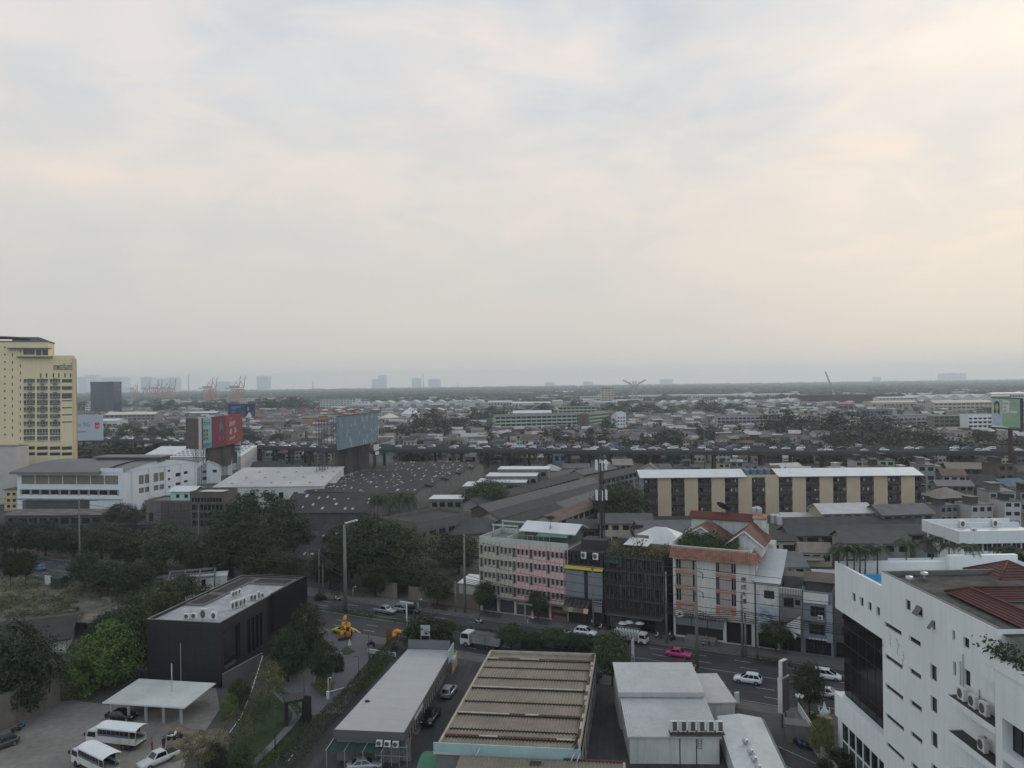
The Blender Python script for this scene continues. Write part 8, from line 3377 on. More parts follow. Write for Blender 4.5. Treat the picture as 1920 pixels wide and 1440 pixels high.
zigzag('nearer zigzag warehouse row with grey walls behind the container yard',590,880,1330,12,4,7.5,40,wall=CONC,roof=PZ)
zigzag('white zigzag warehouse at right under the hazy tree line',1715,1862,1500,5,8,15,60,roof=PZ)
zigzag('pale zigzag warehouse group behind the tree belt right of the crane',1240,1420,1500,9,6,11,40,roof=PZ)
zigzag('small white zigzag warehouses left of the dark brown long building',1448,1500,1450,3,7,12,40,roof=PZ)
for(px0,px1,Y,he,hr,kind,w_,r_,lab)in((600,672,1680,20,22,'flat',WHITEO,CONC,'white office slab left of the zigzag warehouses'),(672,690,1640,14,15,'flat',WHITE,WROOF,'white cube building beside the zigzag warehouses'),(1505,1677,1550,17,19,'flat',M('dark_maroon_wall',(.075,.05,.05),.8,.15),DROOF,'very long dark maroon shed under the tree line'),(1648,1720,1420,13,15,'gable_u',WHITEO,M('pale_green_roof',(.36,.41,.37),.7,.08),'pale green-roofed shed at the end of the maroon shed'),(1636,1720,1250,10,12,'gable_u',M('sand_wall',(.42,.34,.22),.8,.1),M('sand_metal_roof',(.44,.37,.26),.7,.1),'sand coloured long shed in front of the green-roofed one'),(1752,1862,1080,14,17,'gable_u',M('buff_wall',(.40,.35,.27),.8,.1),M('buff_roof',(.42,.38,.31),.7,.1),'buff long building with small dormers left of the green billboard'),(1572,1600,1180,11,13,'gable_u',HW_['grey'],M('crimson_roof',(.30,.06,.055),.7,.1),'small shed with a crimson roof front at right'),(1090,1150,1900,14,16,'flat',WHITEO,M('cream_shed',(.56,.51,.42),.7,.06),'cream square shed right of centre near the river'),(1128,1152,1780,36,36,'flat',M('beige_mill',(.46,.42,.34),.8,.08),CONC,'beige stepped mill building left of the twin-jib crane'),(960,1032,1560,9,11,'gable_u',WHITEO,WROOF,'white-roofed shed above the green school roof'),(1062,1092,1500,9,11,'gable_u',HW_['blue'],HR_['blue'],'blue-roofed shed above the green school'),(915,960,1650,10,12,'gable_u',WHITEO,WROOF,'white long shed behind the tree belt at centre'),(196,290,1080,13,16,'gable_u',HW_['grey'],M('cream_shed',(.56,.51,.42)),'broad cream-roofed warehouse left of the cranes'),(145,220,900,12,14,'gable_u',WHITEO,WROOF,'white-roofed warehouse beside the lilac billboard'),(160,198,1500,18,20,'flat',WHITE,WROOF,'white office block under the dark glass building'),(1180,1300,2050,12,13,'gable_u',WHITEO,WROOF,'long pale strip roof on the river front right of the twin-jib crane'),(1300,1500,2000,12,13,'gable_u',WHITEO,WROOF,'longer pale strip roof ending at the maroon shed'),(1860,1925,1700,12,14,'gable_u',WHITEO,WROOF,'pale strip roof behind the green billboard'),(355,405,1250,8,10,'gable_u',HW_['grey'],WROOF,'long white roof left of the navy billboard'),(442,560,2450,12,14,'flat',WHITEO,M('cream_shed',(.56,.51,.42)),'cream port shed under the right cranes'),(1043,1075,3200,10,13,'gable_u',WHITEO,WROOF,'far white shed roof in the hazy trees right of centre'),(1100,1118,3300,10,13,'hip',WHITEO,WROOF,'far white hipped roof in the hazy trees'),(965,1000,3000,12,14,'gable_u',M('salmon_wall',(.40,.20,.17)),M('salmon_roof',(.45,.17,.12)),'far salmon building in the hazy trees at centre'),(565,640,1010,8,10,'gable_u',M('olive_wall',(.22,.22,.17)),M('olive_roof',(.20,.20,.165)),'olive long building behind the blank billboard'),(712,742,960,9,14,'hip',WHITEO,M('cream_shed',(.56,.51,.42)),'cream hip-roofed hall right of the blank billboard'),(752,782,1000,12,20,'hip',WHITEO,WROOF,'white pyramid-roofed hall right of the blank billboard'),(735,790,930,9,10,'flat',M('pale_olive',(.34,.34,.25)),CONC,'pale olive low building under the pyramid roofs'),(742,790,560,5,6,'flat',HW_['blue'],M('market_blue',(.20,.34,.40),.7,.1),'light blue market roof beyond the expressway'),(712,728,545,8,9,'flat',M('teal_wall',(.07,.20,.17)),CONC,'small teal building beside the blank billboard'),(1037,1060,470,7,8,'shed',HW_['blue'],WROOF,'blue pavilion with white roof beside the expressway')):
 a,b=D(px0,760,Y),D(px1,760,Y)
 L=b.x-a.x
 n=max(2,int(L/6))
 nfl=1 if he<13 else int(he/4)
 building('warehouse' if 'shed' in lab or 'warehouse' in lab else 'building',lab,'building',(a.x,Y),0,L,24 if Y>800 else 10,he,hr,kind,wall=w_,roof=r_,front=[(L*k/n+.8,L*(k+1)/n-.8,he*f/nfl+he/nfl*.3,he*f/nfl+he/nfl*.7)for k in range(n)for f in range(nfl)][:60],gl=DGLASS,ov=.6,depth=.4)
for i,(px0,py,px1,Yd,h,lab)in enumerate(((868,912,948,0,7.5,'lowest white flat roof right of the dark multi-bay roof'),(893,905,985,0,9,'middle white flat roof right of the dark multi-bay roof'),(912,893,1005,0,10.5,'upper white flat roof right of the dark multi-bay roof'),(934,880,1028,0,12,'highest white stepped roof behind the tree'),(805,936,868,0,6,'small white roof between the dark roof and trees'))):
 A,B=G(px0,py,h),G(px1,py,h)
 rz,L=ang(A,B)
 building('white_roof_hall',lab,'hall',A,rz,L,14-i,h,wall=CONC,roof=WROOF,ov=.3,front=[(1+3*k,3+3*k,h-3,h-1.2)for k in range(int(L/3))])
def terrace(label,a,b,hz0,W,hh,roof=DROOF,wall=HW_['grey']):
 A,B=G(*a,hz0),G(*b,hz0)
 rz,L=ang(A,B)
 n=max(3,int(L/4.2))
 building('terrace_row',label,'terrace row',A,rz,L,W,hz0,hz0+hh,'gable_u',wall=wall,roof=roof,ov=.7,front=[(L*k/n+.5,L*(k+1)/n-.6,z,z+1.7)for k in range(n)for z in(1.0,hz0-2.4)][:80],frame=None)
for k,(a,b,lab,W_,r_)in enumerate((((898,945),(1092,893),'long dark terrace roof running diagonally, nearest to the palms',7,'dark'),((915,958),(1120,903),'second diagonal terrace row with shabby balconies',7,'grey'),((935,972),(1135,914),'third diagonal terrace row from the palms',7,'dark'),((960,988),(1060,955),'fourth diagonal terrace row, left part, behind the pink block',8,'dark'),((1062,954),(1130,930),'fourth diagonal terrace row, right part, by the mast',8,'grey'),((1040,978),(1125,946),'short dark terrace behind the telecom mast',7,'rusty'),((1100,905),(1195,884),'dark terrace behind the dense tree by the apartments',8,'dark'),((1092,890),(1185,872),'upper dark terrace near the expressway at centre',8,'grey'),((1000,905),(1085,886),'short grey terrace right of the white stepped roofs',7,'grey'))):
 terrace(lab,a,b,6.0,W_,1.7,HR_[r_],HW_[('grey','brown','cream')[k%3]])
terrace('long low dark terrace in front of the striped apartments',(1482,1004),(1735,1000),5.0,9,1.8,M('slate_roof',(.06,.062,.066),.8,.2,.2))
terrace('dark terrace with patched roof along the apartment foot',(1475,985),(1730,980),5.0,8,1.6,HR_['dark'])
A,B=G(845,1000,5.0),G(960,990,5.0)
rz,L=ang(A,B)
building('hip_villa','tan villa with a broad grey hipped roof left of the pink block','villa',A,rz-.05,L,13,5.0,8.0,'hip',wall=M('villa_tan',(.26,.225,.165),.8,.12),roof=GROOF,front=[(1.2+2.6*k,2.6+2.6*k,1.0,3.2)for k in range(int(L/2.6))],frame=WFRAME,ov=1.0)
A,B=G(782,985,9),G(862,962,9)
rz,L=ang(A,B)
building('concrete_block','dull concrete block with stepped walls right of the palms','building',A,rz-.2,L,15,9,wall=M('dull_concrete',(.17,.155,.14),.9,.15,.3,streak=.4),roof=DROOF,front=[(1+4*k,3.6+4*k,z,z+1.6)for k in range(int(L/4))for z in(1.5,5)],parapet=.9)
A,B=G(722,992,5),G(806,990,5)
rz,L=ang(A,B)
building('brown_hall','low brown flat-roofed hall beneath the palms','hall',A,rz,L,10,5,6,'shed',wall=M('tan_wall',(.23,.19,.15)),roof=M('brown_roof',(.07,.062,.055),.85,.2),front=[(1+3*k,2.8+3*k,1.5,3.2)for k in range(int(L/3))],ov=.8)
CR=M('crane_red',(.38,.16,.14),.7,.12)
CRW=M('crane_grey',(.34,.35,.36),.7,.12)
def gantry(px,base,top,Y,label,mt=CR,lean=.16):
 P=D(px,base,Y)
 t_=thing('gantry_crane',label,'gantry crane',(P.x,Y,0),0)
 H=zat(Vector((P.x,Y,0)),top)
 m=MB()
 for x in(-9,9):
  for y in(-10,10):
   m.box(x-1.1,x+1.1,y-1.1,y+1.1,0,42)
 for z in(14,40):
  m.box(-10,10,-11,-9,z,z+2.5)
  m.box(-10,10,9,11,z,z+2.5)
 m.bar((-9,-10,16),(9,-10,38),.8,n=4)
 obj('portal_frame',m,mt,t_)
 m=MB()
 m.bar((-30,0,46),(12,0,46),1.8,n=4)
 m.bar((12,0,46),(12+(H-46)*lean,0,H),1.6,.9,n=4)
 m.bar((-6,0,46),(4,0,66),1.0,n=4)
 m.bar((4,0,66),(12,0,46),.9,n=4)
 m.bar((4,0,66),(12+(H-46)*lean*.9,0,H-4),.35,n=4)
 obj('boom',m,mt,t_)
 m=MB()
 m.box(-16,-6,-4,4,47,53)
 obj('machinery_house',m,CRW,t_)
for px,top,Y,lab in((390,707,2500,'red gantry crane with raised boom, left of the leading pair'),(398,707,2520,'red gantry crane with raised boom, right of the leading pair'),(441,704.5,2350,'nearest red gantry crane, left of its pair'),(450,704.5,2370,'nearest red gantry crane, right of its pair'),(312,711,3000,'hazy gantry crane left of the tall mast'),(322,710,3050,'hazy gantry crane just right of the previous, left of the tall mast'),(290,713,3300,'faint gantry crane before the hazy towers'),(297,712,3330,'faint gantry crane right before the hazy tower pair'),(252,716,3200,'leftmost faint gantry crane'),(275,715,3400,'second faint gantry crane from the left')):
 gantry(px,752,top,Y,lab)
for px,base,top,Y,r_,lab in((354,742,702,3600,2.2,'thin tall mast among the hazy cranes'),(587,735,714,4200,3.0,'lone dark chimney in the haze left of centre'),(794,730,700,6000,3.0,'pale thin tower beside the hazy office blocks'),(858,728,718,5200,2.5,'small mast on the hazy horizon at centre')):
 P=D(px,base,Y)
 m=MB()
 H=zat(Vector((P.x,Y,0)),top)
 m.bar((0,0,0),(0,0,H),r_,r_*.6,n=8)
 tag(obj('mast',m,CRW,None,(P.x,Y,0)),lab,'mast')
P=D(1190,752,1900)
t_=thing('jib_crane','grey dockside crane with two jibs raised in a wide V','crane',(P.x,1900,0))
m=MB()
m.truss((0,0,0),(0,0,34),11,5,.8,.5)
m.box(-9,9,-6,6,34,40)
m.truss((0,0,40),(0,0,50),7,2,.6,.4)
obj('tower',m,CRW,t_)
H=zat(Vector((P.x,1900,0)),712)
for s in(-1,1):
 m=MB()
 m.truss((s*7,0,42),(s*28,0,H),2.6,12,.5,.3)
 m.bar((0,0,50),(s*22,0,H*.85),.3,n=4)
 obj('jib',m,CRW,t_)
P=D(1562,745,1750)
t_=thing('derrick_crane','single leaning derrick jib above the maroon shed','crane',(P.x,1750,0))
m=MB()
m.bar((0,0,0),(0,0,22),1.2,n=6)
obj('tower',m,CRW,t_)
m=MB()
m.truss((4,0,14),(-17,0,66),2.0,12,.4,.25)
obj('jib',m,CRW,t_)
for px0,px1,top,Y,lab in((146,162,707,5200,'left hazy tower block behind the dark glass building'),(160,180,703.5,5600,'taller hazy tower right behind the hospital edge'),(189,229,708,5400,'broad hazy block right of the dark glass building'),(229,236,722,5200,'low step of the broad hazy block'),(264,285,707.5,4600,'hazy slab among the faint cranes'),(293,312,710,4900,'hazy block left of the thin mast'),(312,333,708,5100,'twin hazy block left of the thin mast'),(481,503,705,5200,'solitary hazy tower right of the cranes'),(697,709,711,6000,'lower half of the hazy tower pair at centre left'),(709,724,704,6000,'taller half of the hazy tower pair at centre left'),(772,789,709,6400,'hazy tower left of the pale thin tower'),(803,825,711,7000,'faint wide tower right of the pale thin tower'),(404,430,716,5000,'faint low block behind the crane pair'),(1022,1040,717,6500,'faint stub tower on the horizon right of centre'),(1095,1112,716,6800,'small faint block on the horizon before the twin-jib crane'),(1240,1262,711,7500,'faint block on the right horizon'),(1640,1652,707,7600,'tiny faint tower on the right horizon'),(1775,1812,700,8500,'faint wide massif of towers on the far right horizon')):
 Y=min(Y*1.65,9800)
 a,b=D(px0,720,Y),D(px1,720,Y)
 H=zat(Vector((a.x,Y,0)),top)
 w_=b.x-a.x
 t_=thing('tower_block',lab,'tower block',(a.x,Y,0))
 m=MB()
 m.box(0,w_,0,w_*.8,0,H)
 m.box(w_*.3,w_*.6,w_*.2,w_*.6,H+.01,H+5)
 obj('tower',m,M('tower_hazed_concrete',(.7,.72,.74),.8,.1,.05),t_)  # extra pale, distance haze mixed into the wall colour
 m=MB()
 nfl=int(H/8)
 for f in range(nfl):
  m.box(w_*.06,w_*.94,-.5,-.05,f*8+3,f*8+6)
 obj('window_band',m,M('tower_hazed_glass',(.45,.47,.5),.3,.1),t_)  # window bands paled the same way, haze put into the colour
A=D(170,757,1450)
b=D(214,757,1450)
gb=thing('glass_building','dark blue glass office block standing in the haze left of the cranes','office building',(A.x,1450,0))
m=MB()
Hh_=zat(Vector((A.x,1450,0)),719)
w_=b.x-A.x
m.box(0,w_,0,28,0,Hh_)
obj('tower',m,glass('office_glass',(.035,.05,.075),.12),gb)
m=MB()
for f in range(13):
 m.box(0,w_,-.3,-.02,f*Hh_/13,f*Hh_/13+.5)
m.box(w_*.60,w_*.98,-.5,-.302,0,Hh_)
m.box(-.5,w_+.5,-1,28.5,Hh_+.003,Hh_+3)
obj('facade_band',m,M('office_band',(.06,.08,.11),.4,.1),gb)
rv=sheet('river',[(-2600,2620,0),(-900,2620,0),(-800,2700,0),(-2600,2900,0)],M('river_water',(.16,.18,.19),.12,.1,.02,spec=.6),.3)
wd_=MB()
rr=random.Random(77)
def blob(X,Y,w,h,r):
 n=7
 ring0,ring1=[],[]
 for k in range(n):
  a=2*math.pi*k/n+r.uniform(-.2,.2)
  q=r.uniform(.8,1.2)
  ring0.append((X+w*.5*q*math.cos(a),Y+w*.5*q*math.sin(a),0))
  ring1.append((X+w*.42*q*math.cos(a),Y+w*.42*q*math.sin(a),h*r.uniform(.55,.8)))
 top=(X+r.uniform(-.1,.1)*w,Y,h)
 wd_.idx(ring0+ring1+[top],[(k,(k+1)%n,n+(k+1)%n,n+k)for k in range(n)]+[(n+k,n+(k+1)%n,2*n)for k in range(n)],rr.choice((0,0,1,2)))
for _ in range(9000):
 Y=math.exp(rr.uniform(math.log(1900),math.log(10200)))
 px=rr.uniform(120,2000)
 if px<560 and Y<3500 and rr.random()<.8:
  continue
 if Y<2700 and rr.random()<.55:
  continue
 X=(px-960)/FOC*Y
 blob(X,Y,rr.uniform(14,30)*(1+Y/9000),rr.uniform(7,15),rr)
o=obj('distant_woods',wd_,[M('woods_dark',(.028,.042,.028),.9,.3,.05),M('woods_mid',(.042,.058,.034),.9,.3,.05),M('woods_light',(.058,.072,.045),.9,.3,.05)])
o['kind']='stuff'
tag(o,'far hazy woods filling the plain up to the horizon','woods')
MT='trees beyond the expressway'
mid=[(800,812,60,768,'far_b','big dark tree right of the pyramid-roofed halls'),(838,815,52,778,'far','broad tree next to the big dark one at centre'),(775,822,60,793,'far_b','dark tree beside the teal building'),(815,828,60,800,'far_b','dark clump just beyond the expressway at centre'),(752,825,44,798,'far','tree above the light blue market roof'),(870,812,56,782,'far','green tree left of the green school'),(905,815,46,790,'far','round tree against the left end of the green school'),(895,796,40,768,'far_b','dark round tree above the left end of the school'),(935,786,44,762,'far_b','dark tree behind the school roof, left of the white hall'),(1015,782,38,757,'far_b','dark tree behind the white school hall'),(1085,775,34,751,'far_b','tall dark tree above the flat green school'),(1050,836,40,806,'far','tree in front of the green school, left'),(1120,838,44,803,'far_b','dark tree in front of the brown stair block'),(1095,838,30,815,'far','small tree left of the dark one before the stair block'),(1140,812,30,786,'far_b','narrow tree at the end of the right school wing'),(1260,838,52,803,'far','bright tree among the shanty roofs right of centre'),(1340,820,28,800,'far_b','small dark tree before the grey five-storey slab'),(1190,780,52,756,'far_b','dark tree under the twin-jib crane'),(1150,778,40,757,'far_b','dark tree left under the twin-jib crane'),(1215,776,40,757,'far_b','dark tree right under the twin-jib crane'),(1290,774,50,760,'far_b','dark tree in the belt before the pale zigzag group'),(1330,778,44,751,'far_b','tallest dark tree of the belt right of the crane'),(1375,776,40,758,'far_b','dark tree at the right end of the belt'),(1250,782,40,764,'far','low tree in the belt right of the crane'),(1460,818,56,772,'far_b','dark tree left of the shabby flats at right'),(1490,812,40,784,'far','green tree just right of the dark one before the flats'),(1540,822,70,784,'far_b','wide dark tree in the right-hand grove'),(1592,826,76,776,'far_b','tallest tree of the right-hand grove'),(1640,824,56,774,'far','paler tree at the back of the right-hand grove'),(1580,835,60,803,'far','front green tree of the right-hand grove'),(1690,832,84,794,'far_b','broad tree right of the grove'),(1660,845,60,815,'far_b','dark tree below the grove by the expressway'),(1735,838,44,806,'far','tree left of the very dark clump'),(1780,860,70,818,'far_b','very dark clump left of the green billboard column'),(1835,862,80,832,'far_b','dark clump under the green billboard'),(1880,864,70,830,'far','trees at the right edge under the green billboard'),(1900,850,50,822,'far_b','dark tree at the far right edge'),(1845,792,44,768,'far_b','dark tree left of the green billboard face'),(1808,800,30,784,'far_b','small dark tree before the white balcony block'),(1520,866,70,838,'far_b','dark tree below the expressway right of centre'),(1465,862,60,834,'far_b','olive tree below the expressway'),(1420,862,50,846,'far_b','low tree at the expressway foot'),(1590,872,70,846,'far_b','dark tree between houses and the expressway, right'),(1640,868,60,840,'far_b','dark tree by the expressway pier at right'),(1700,870,70,842,'far_b','wide dark tree over the houses at right'),(1210,868,40,842,'far','tree at the expressway foot at centre'),(1230,880,36,852,'far_b','dark tree left of the hip-roofed house'),(935,858,46,838,'far_b','bush tree under the expressway at centre'),(975,862,40,843,'far_b','second bush tree under the expressway'),(805,858,70,838,'far_b','long tree clump under the expressway, left of centre'),(855,858,50,840,'far','tree clump under the expressway above the dark roofs'),(600,862,50,835,'far_b','dark tree left of the blank billboard'),(500,852,50,832,'far_b','dark tree right of the red billboard'),(470,838,44,812,'far_b','dark tree close right of the red billboard'),(570,820,44,805,'far','green tree in the shanties left of the blank billboard'),(548,806,26,790,'far_b','dark tree by the orange containers'),(486,812,30,797,'far_b','dark tree under the orange containers'),(575,772,36,756,'far_b','hazy dark tree behind the container yard'),(530,770,50,747,'far_b','hazy tree clump behind the container yard, middle'),(490,772,44,749,'far_b','hazy tree clump right of the navy billboard'),(555,772,40,747,'far_b','hazy tree clump behind the container yard, right'),(510,772,40,750,'far','hazy tree between two clumps behind the yard'),(240,826,44,793,'far','green tree left beyond the expressway'),(300,822,40,800,'far_b','dark tree beyond the expressway left of the billboards'),(330,820,36,802,'far_b','dark tree just left of the brown billboard panel'),(310,772,44,752,'far_b','hazy tree in front of the cranes'),(285,772,40,757,'far_b','hazy dark tree left of the crane portals'),(168,772,40,755,'far_b','hazy tree right of the hospital'),(220,766,36,752,'far_b','hazy tree right of the dark glass block'),(400,770,60,752,'far','hazy tree under the red crane pair'),(370,768,40,755,'far','hazy tree left under the red crane pair'),(200,856,90,832,'far_b','trees under the expressway beside the hospital'),(262,852,100,832,'far','dark tree line behind the arched hall roof'),(320,852,80,834,'far_b','dark trees behind the arched hall, right'),(170,846,50,830,'far','trees at the foot of the lilac billboard'),]
for px,base,w,top,kind,lab in mid:
 Y=G(px,base).y
 hh=zat(G(px,base),top)
 tree(px,base,w*(1.3 if px>1430 and base>800 else 1.15),top-(5 if px>1430 and base>800 else 2),kind,lab,group=MT)
rr=random.Random(55)
ext_=[]
for k in range(95):
 px=rr.uniform(760,1915)if k<75 else rr.uniform(160,620)
 Y=rr.uniform(455,760)if k<75 else rr.uniform(600,900)
 if 905<px<1175 and Y>740:
  continue
 ext_.append((px,Y))
for k,(px,Y)in enumerate(sorted(ext_)):
 X=(px-960)/FOC*Y
 w_=rr.uniform(7,15)
 plant_at(rr.choice(('far','far_b','far_b')),Vector((X,Y,0)),w_,rr.uniform(7,13),f'{nth(k)} from the left of the trees scattered among the shanty roofs','tree','trees scattered among shanty roofs',None if k%3 else FOL_DARK)
rr=random.Random(91)
for k,px in enumerate(sorted([rr.uniform(740,1000)for _ in range(6)]+[rr.uniform(1000,1430)for _ in range(12)]+[rr.uniform(1430,1915)for _ in range(10)])):
 tree(px,864-(px-960)*.012+rr.uniform(-3,6),rr.uniform(34,62),840-(px-960)*.012+rr.uniform(-6,6),rr.choice(('far','far_b')),f'{nth(k)} from the left of the low trees lining the expressway foot',group='trees at the expressway foot')
NT='trees between the road and the expressway'
near=[(1165,985,100,905,'round','dense dark tree against the left end of the striped apartments'),(1140,978,60,922,'round','dark tree beside the telecom mast'),(915,962,86,902,'round_b','round green tree in front of the white stepped roofs'),(950,945,50,905,'round_b','smaller green tree right of the round one by the stepped roofs'),(485,1066,175,922,'rain','huge dark rain tree with a spreading crown'),(440,1050,100,945,'round','dark tree left of the huge rain tree'),(555,1045,70,970,'round','dark tree right of the huge rain tree'),(555,988,60,962,'dry','dull olive tree below the lower dark warehouse'),(700,1095,130,968,'round','large tree right of the tall bare pole'),(660,1085,90,1000,'round_b','green tree left of the large one by the bare pole'),(745,1092,110,985,'round_b','big green tree above the compound entrance'),(800,1085,100,995,'dry','yellowish brown tree right above the compound entrance',),(860,1075,80,1005,'round_b','tree at the left wall of the green block'),(835,1060,70,1000,'round','dark tree before the tan villa'),(712,1115,70,1050,'round','low dark tree over the gate wall'),(620,1105,70,1025,'round','dark tree left of the bare pole at the pavement'),(585,1098,50,1040,'dry','reddish thin tree left of the street trees'),(770,1110,70,1052,'round','dark tree overhanging the compound entrance'),(640,1060,70,985,'round','dark tree behind the tall bare pole'),(708,1008,46,914,'palm','leftmost of the four tall palms'),(730,1010,46,913,'palm_b','second of the four tall palms'),(750,1006,46,911,'palm','third of the four tall palms'),(770,1004,44,916,'palm_b','rightmost of the four tall palms'),(228,985,64,944,'round','dark tree before the arched hall corner'),(288,972,40,934,'round','dark tree between the arched hall and the mint room'),(250,1000,60,960,'round_b','tree left of the finned block'),(1115,1005,40,965,'round','dark tree at the foot of the telecom mast'),(30,1040,84,975,'round','leftmost tree of the back row along the far road side'),(85,1042,80,980,'round_b','second tree of the back row along the far road side'),(138,1044,78,985,'round','third tree of the back row along the far road side'),(190,1048,80,980,'round_b','fourth tree of the back row along the far road side'),(240,1060,84,992,'round','fifth tree of the back row along the far road side'),(310,1066,104,988,'round_b','sixth tree of the back row, largest and greenest'),(375,1072,84,1005,'round','seventh tree of the back row along the far road side'),(425,1080,80,1012,'round_b','eighth tree of the back row below the rain tree'),(488,1086,90,1020,'round','ninth tree of the back row below the rain tree'),(540,1092,60,1040,'round','last tree of the back row by the old plastered wall'),]
for q in near:
 tree(*q,group=NT,fol=FOL_DARK if q[4]in('round_b',)and len(q[5])%2 else None)
MD_='street trees on the median'
for(px,base,w,top,kind,lab)in((20,1100,42,1034,'street','leftmost median tree near the blue car'),(48,1096,40,1034,'street','median tree just left of the blue car'),(160,1108,62,1040,'street','median tree right of the blue car'),(202,1116,72,1055,'street','median tree with forked trunk right of the tall pole'),(250,1124,74,1060,'street','median tree before the roofless frames'),(286,1105,50,1052,'street','median tree behind the pale partitions'),(800,1204,88,1153,'bush_dark','low bushy tree on the median behind the grey hall'),(832,1200,44,1163,'street','small tree at the right of the bushy median one'),(958,1218,58,1172,'street','round median tree right of the dump truck'),(1042,1216,66,1180,'round_b','wide low median tree below the white estate car'),(1000,1214,40,1185,'bush','bushy tree between two median trees at centre'),(1090,1224,50,1188,'round','dark median tree left of the loaded lorry'),(1075,1218,40,1192,'bush','low bushy tree near the loaded lorry')):
 tree(px,base,w,top,kind,lab,group=MD_,fol=FOL_DARK if 'dark' in lab or px<300 else None)
ST='street trees along the pavements'
for(px,base,w,top,kind,lab)in((820,1138,62,1078,'street','small round street tree before the tan compound wall'),(910,1150,46,1094,'street','street tree before the green half of the shophouses'),(1010,1160,46,1110,'street','dense street tree before the pink half of the shophouses'),(1455,1222,56,1166,'street','street tree before the torn canvas shophouse'),(1148,1287,76,1188,'street','tall street tree between the ochre hall and white workshop'),(1518,1342,66,1248,'street','street tree beside the sign pylon on the right'),(1540,1420,46,1346,'round_b','small yellow-green tree by the shrine'),(1568,1452,60,1405,'bush_dark','dark palm-like bush at the bottom by the hotel wall'),(1530,1352,24,1336,'bush_dark','dark clipped bush behind the forecourt railing')):
 tree(px,base,w,top,kind,lab,group=ST,fol=FOL_YEL if 'yellow' in lab else None)
k=0
for px,py,w in((632,1116,3),(665,1118,6),(785,1139,4),(826,1143,4.5),(921,1158,5),(1012,1170,4.4),(1450,1245,6)):
 a=G(px,py)
 d=RD
 hedge(f'{nth(k)} low dark hedge box from the left along the far pavement',[a-d*w/2,a+d*w/2],1.3,1.0,FOL_DARK,40+k,.24,40)
 k+=1
for j,(xa,xb,h)in enumerate(((-63,-44,.5),(-41,-30,.9),(-26,-18,.6),(-14,-4,.8),(-2,8,.8),(9,16,.7))):
 hedge(f'{nth(j)} median shrub strip from the left on the main road',[acr(xa,.56),acr(xb,.56)],2.0,h,(FOL_MID,FOL_DARK)[j%2],60+j,.32,24,'shrub_strip')
PG_='concrete power poles along the road'
def pole(px,base,top,label,r=.19,arms=((.5,1.6),(1.6,1.6)),lamps=0,P=None,mat=POLEC,rz=None):
 P=P or G(px,base)
 h=zat(P,top)
 t_=thing('power_pole',label,'power pole',P,ang(FA,FB)[0]if rz is None else rz,PG_)
 m=MB()
 m.bar((0,0,0),(0,0,h),r*1.25,r*.8,n=8)
 obj('shaft',m,mat,t_)
 m=MB()
 for dz,w in arms:
  m.box(-.08,.08,-w/2,w/2,h-dz-.12,h-dz)
  for s in(-1,1):
   m.bar((0,s*w*.45,h-dz),(0,s*w*.45,h-dz+.35),.06,n=5)
 obj('crossarm',m,DSTEEL,t_)
 return t_,P,h
pl=[]
pl.append(pole(150,1078,935,'tall power pole with crossarms among the left street trees',.2,((.4,2.4),(1.4,2.4),(2.6,1.8))))
pl.append(pole(373,1060,946,'thin power pole before the narrow dark block',.16,((.3,1.8),(1.2,1.8))))
t_,P,h=pole(648,1150,984,'thick bare concrete pole carrying a bank of floodlights',.36,((6,.8),))
for kx in range(4):
 m=MB()
 m.box(-.35,.35,-.3,.3,0,.22)
 obj('floodlight',m,WHITEO,t_,(.6+kx*.85,0,h+.35+kx*.25))
m=MB()
m.bar((0,0,h-.2),(3.6,0,h+1.1),.08,n=5)
m.bar((0,0,h-1),(2.0,0,h+.6),.06,n=4)
obj('floodlight_arm',m,STEEL,t_)
pl.append((t_,P,h))
pl.append(pole(872,1150,1002,'tall power pole by the tan compound wall',.24,((.4,1.0),(2.0,1.0),(3.6,1.0))))
pl.append(pole(1113,1190,1062,'slim pole before the grey clad shophouse',.14,((.4,1.4),)))
t_=pole(1307,1252,1054,'tall power pole with bracket insulators before the red-roofed building',.26,((5.5,1.2),(9.5,1.2)))
m=MB()
for kz in range(3):
 z=t_[2]-1.4-kz*3.4
 m.bar((0,0,z),(1.2,0,z-.4),.06,n=5)
 m.bar((1.2,0,z-.4),(1.2,0,z-1.4),.08,n=5)
obj('bracket',m,DSTEEL,t_[0])
pl.append(t_)
pl.append(pole(1250,1207,1072,'pole at the gap left of the red-roofed building',.18,((.5,1.4),(5,1.2))))
pl.append(pole(1392,1231,1114,'left pole of the close pair before the red-roofed entrance',.2,((.4,1.6),(1.4,1.6))))
pl.append(pole(1398,1232,1150,'right pole of the close pair before the red-roofed entrance',.18,((.4,1.6),)))
pl.append(pole(1420,1236,1160,'slim pole before the torn banner shophouse',.13,((.4,1.2),)))
pl.append(pole(854,1149,1090,'short pole left of the tall one by the compound wall',.15,((.4,1.6),)))
pl.append(pole(599,1112,1030,'left pole of the pair by the showroom corner',.15,((.4,1.4),)))
pl.append(pole(606,1114,1056,'right pole of the pair by the showroom corner',.15,((.4,1.4),)))
pl.append(pole(578,1085,1030,'short pole beside the old plastered wall',.13,((.4,1.2),)))
for px,base,top,lab in((985,1195,1134,'T-shaped pole on the median with a wide crossarm'),(763,1186,1131,'white T-shaped pole on the median left of the bushy tree')):
 P=G(px,base)
 h=zat(P,top)
 t_=thing('t_pole',lab,'pole',P,frz)
 m=MB()
 m.bar((0,0,0),(0,0,h),.17,.14,n=7)
 obj('shaft',m,POLEC if px>900 else WHITEO,t_)
 m=MB()
 m.box(-1.6,1.6,-.12,.12,h+.002,h+.25)
 obj('crossarm',m,POLEC if px>900 else WHITEO,t_)
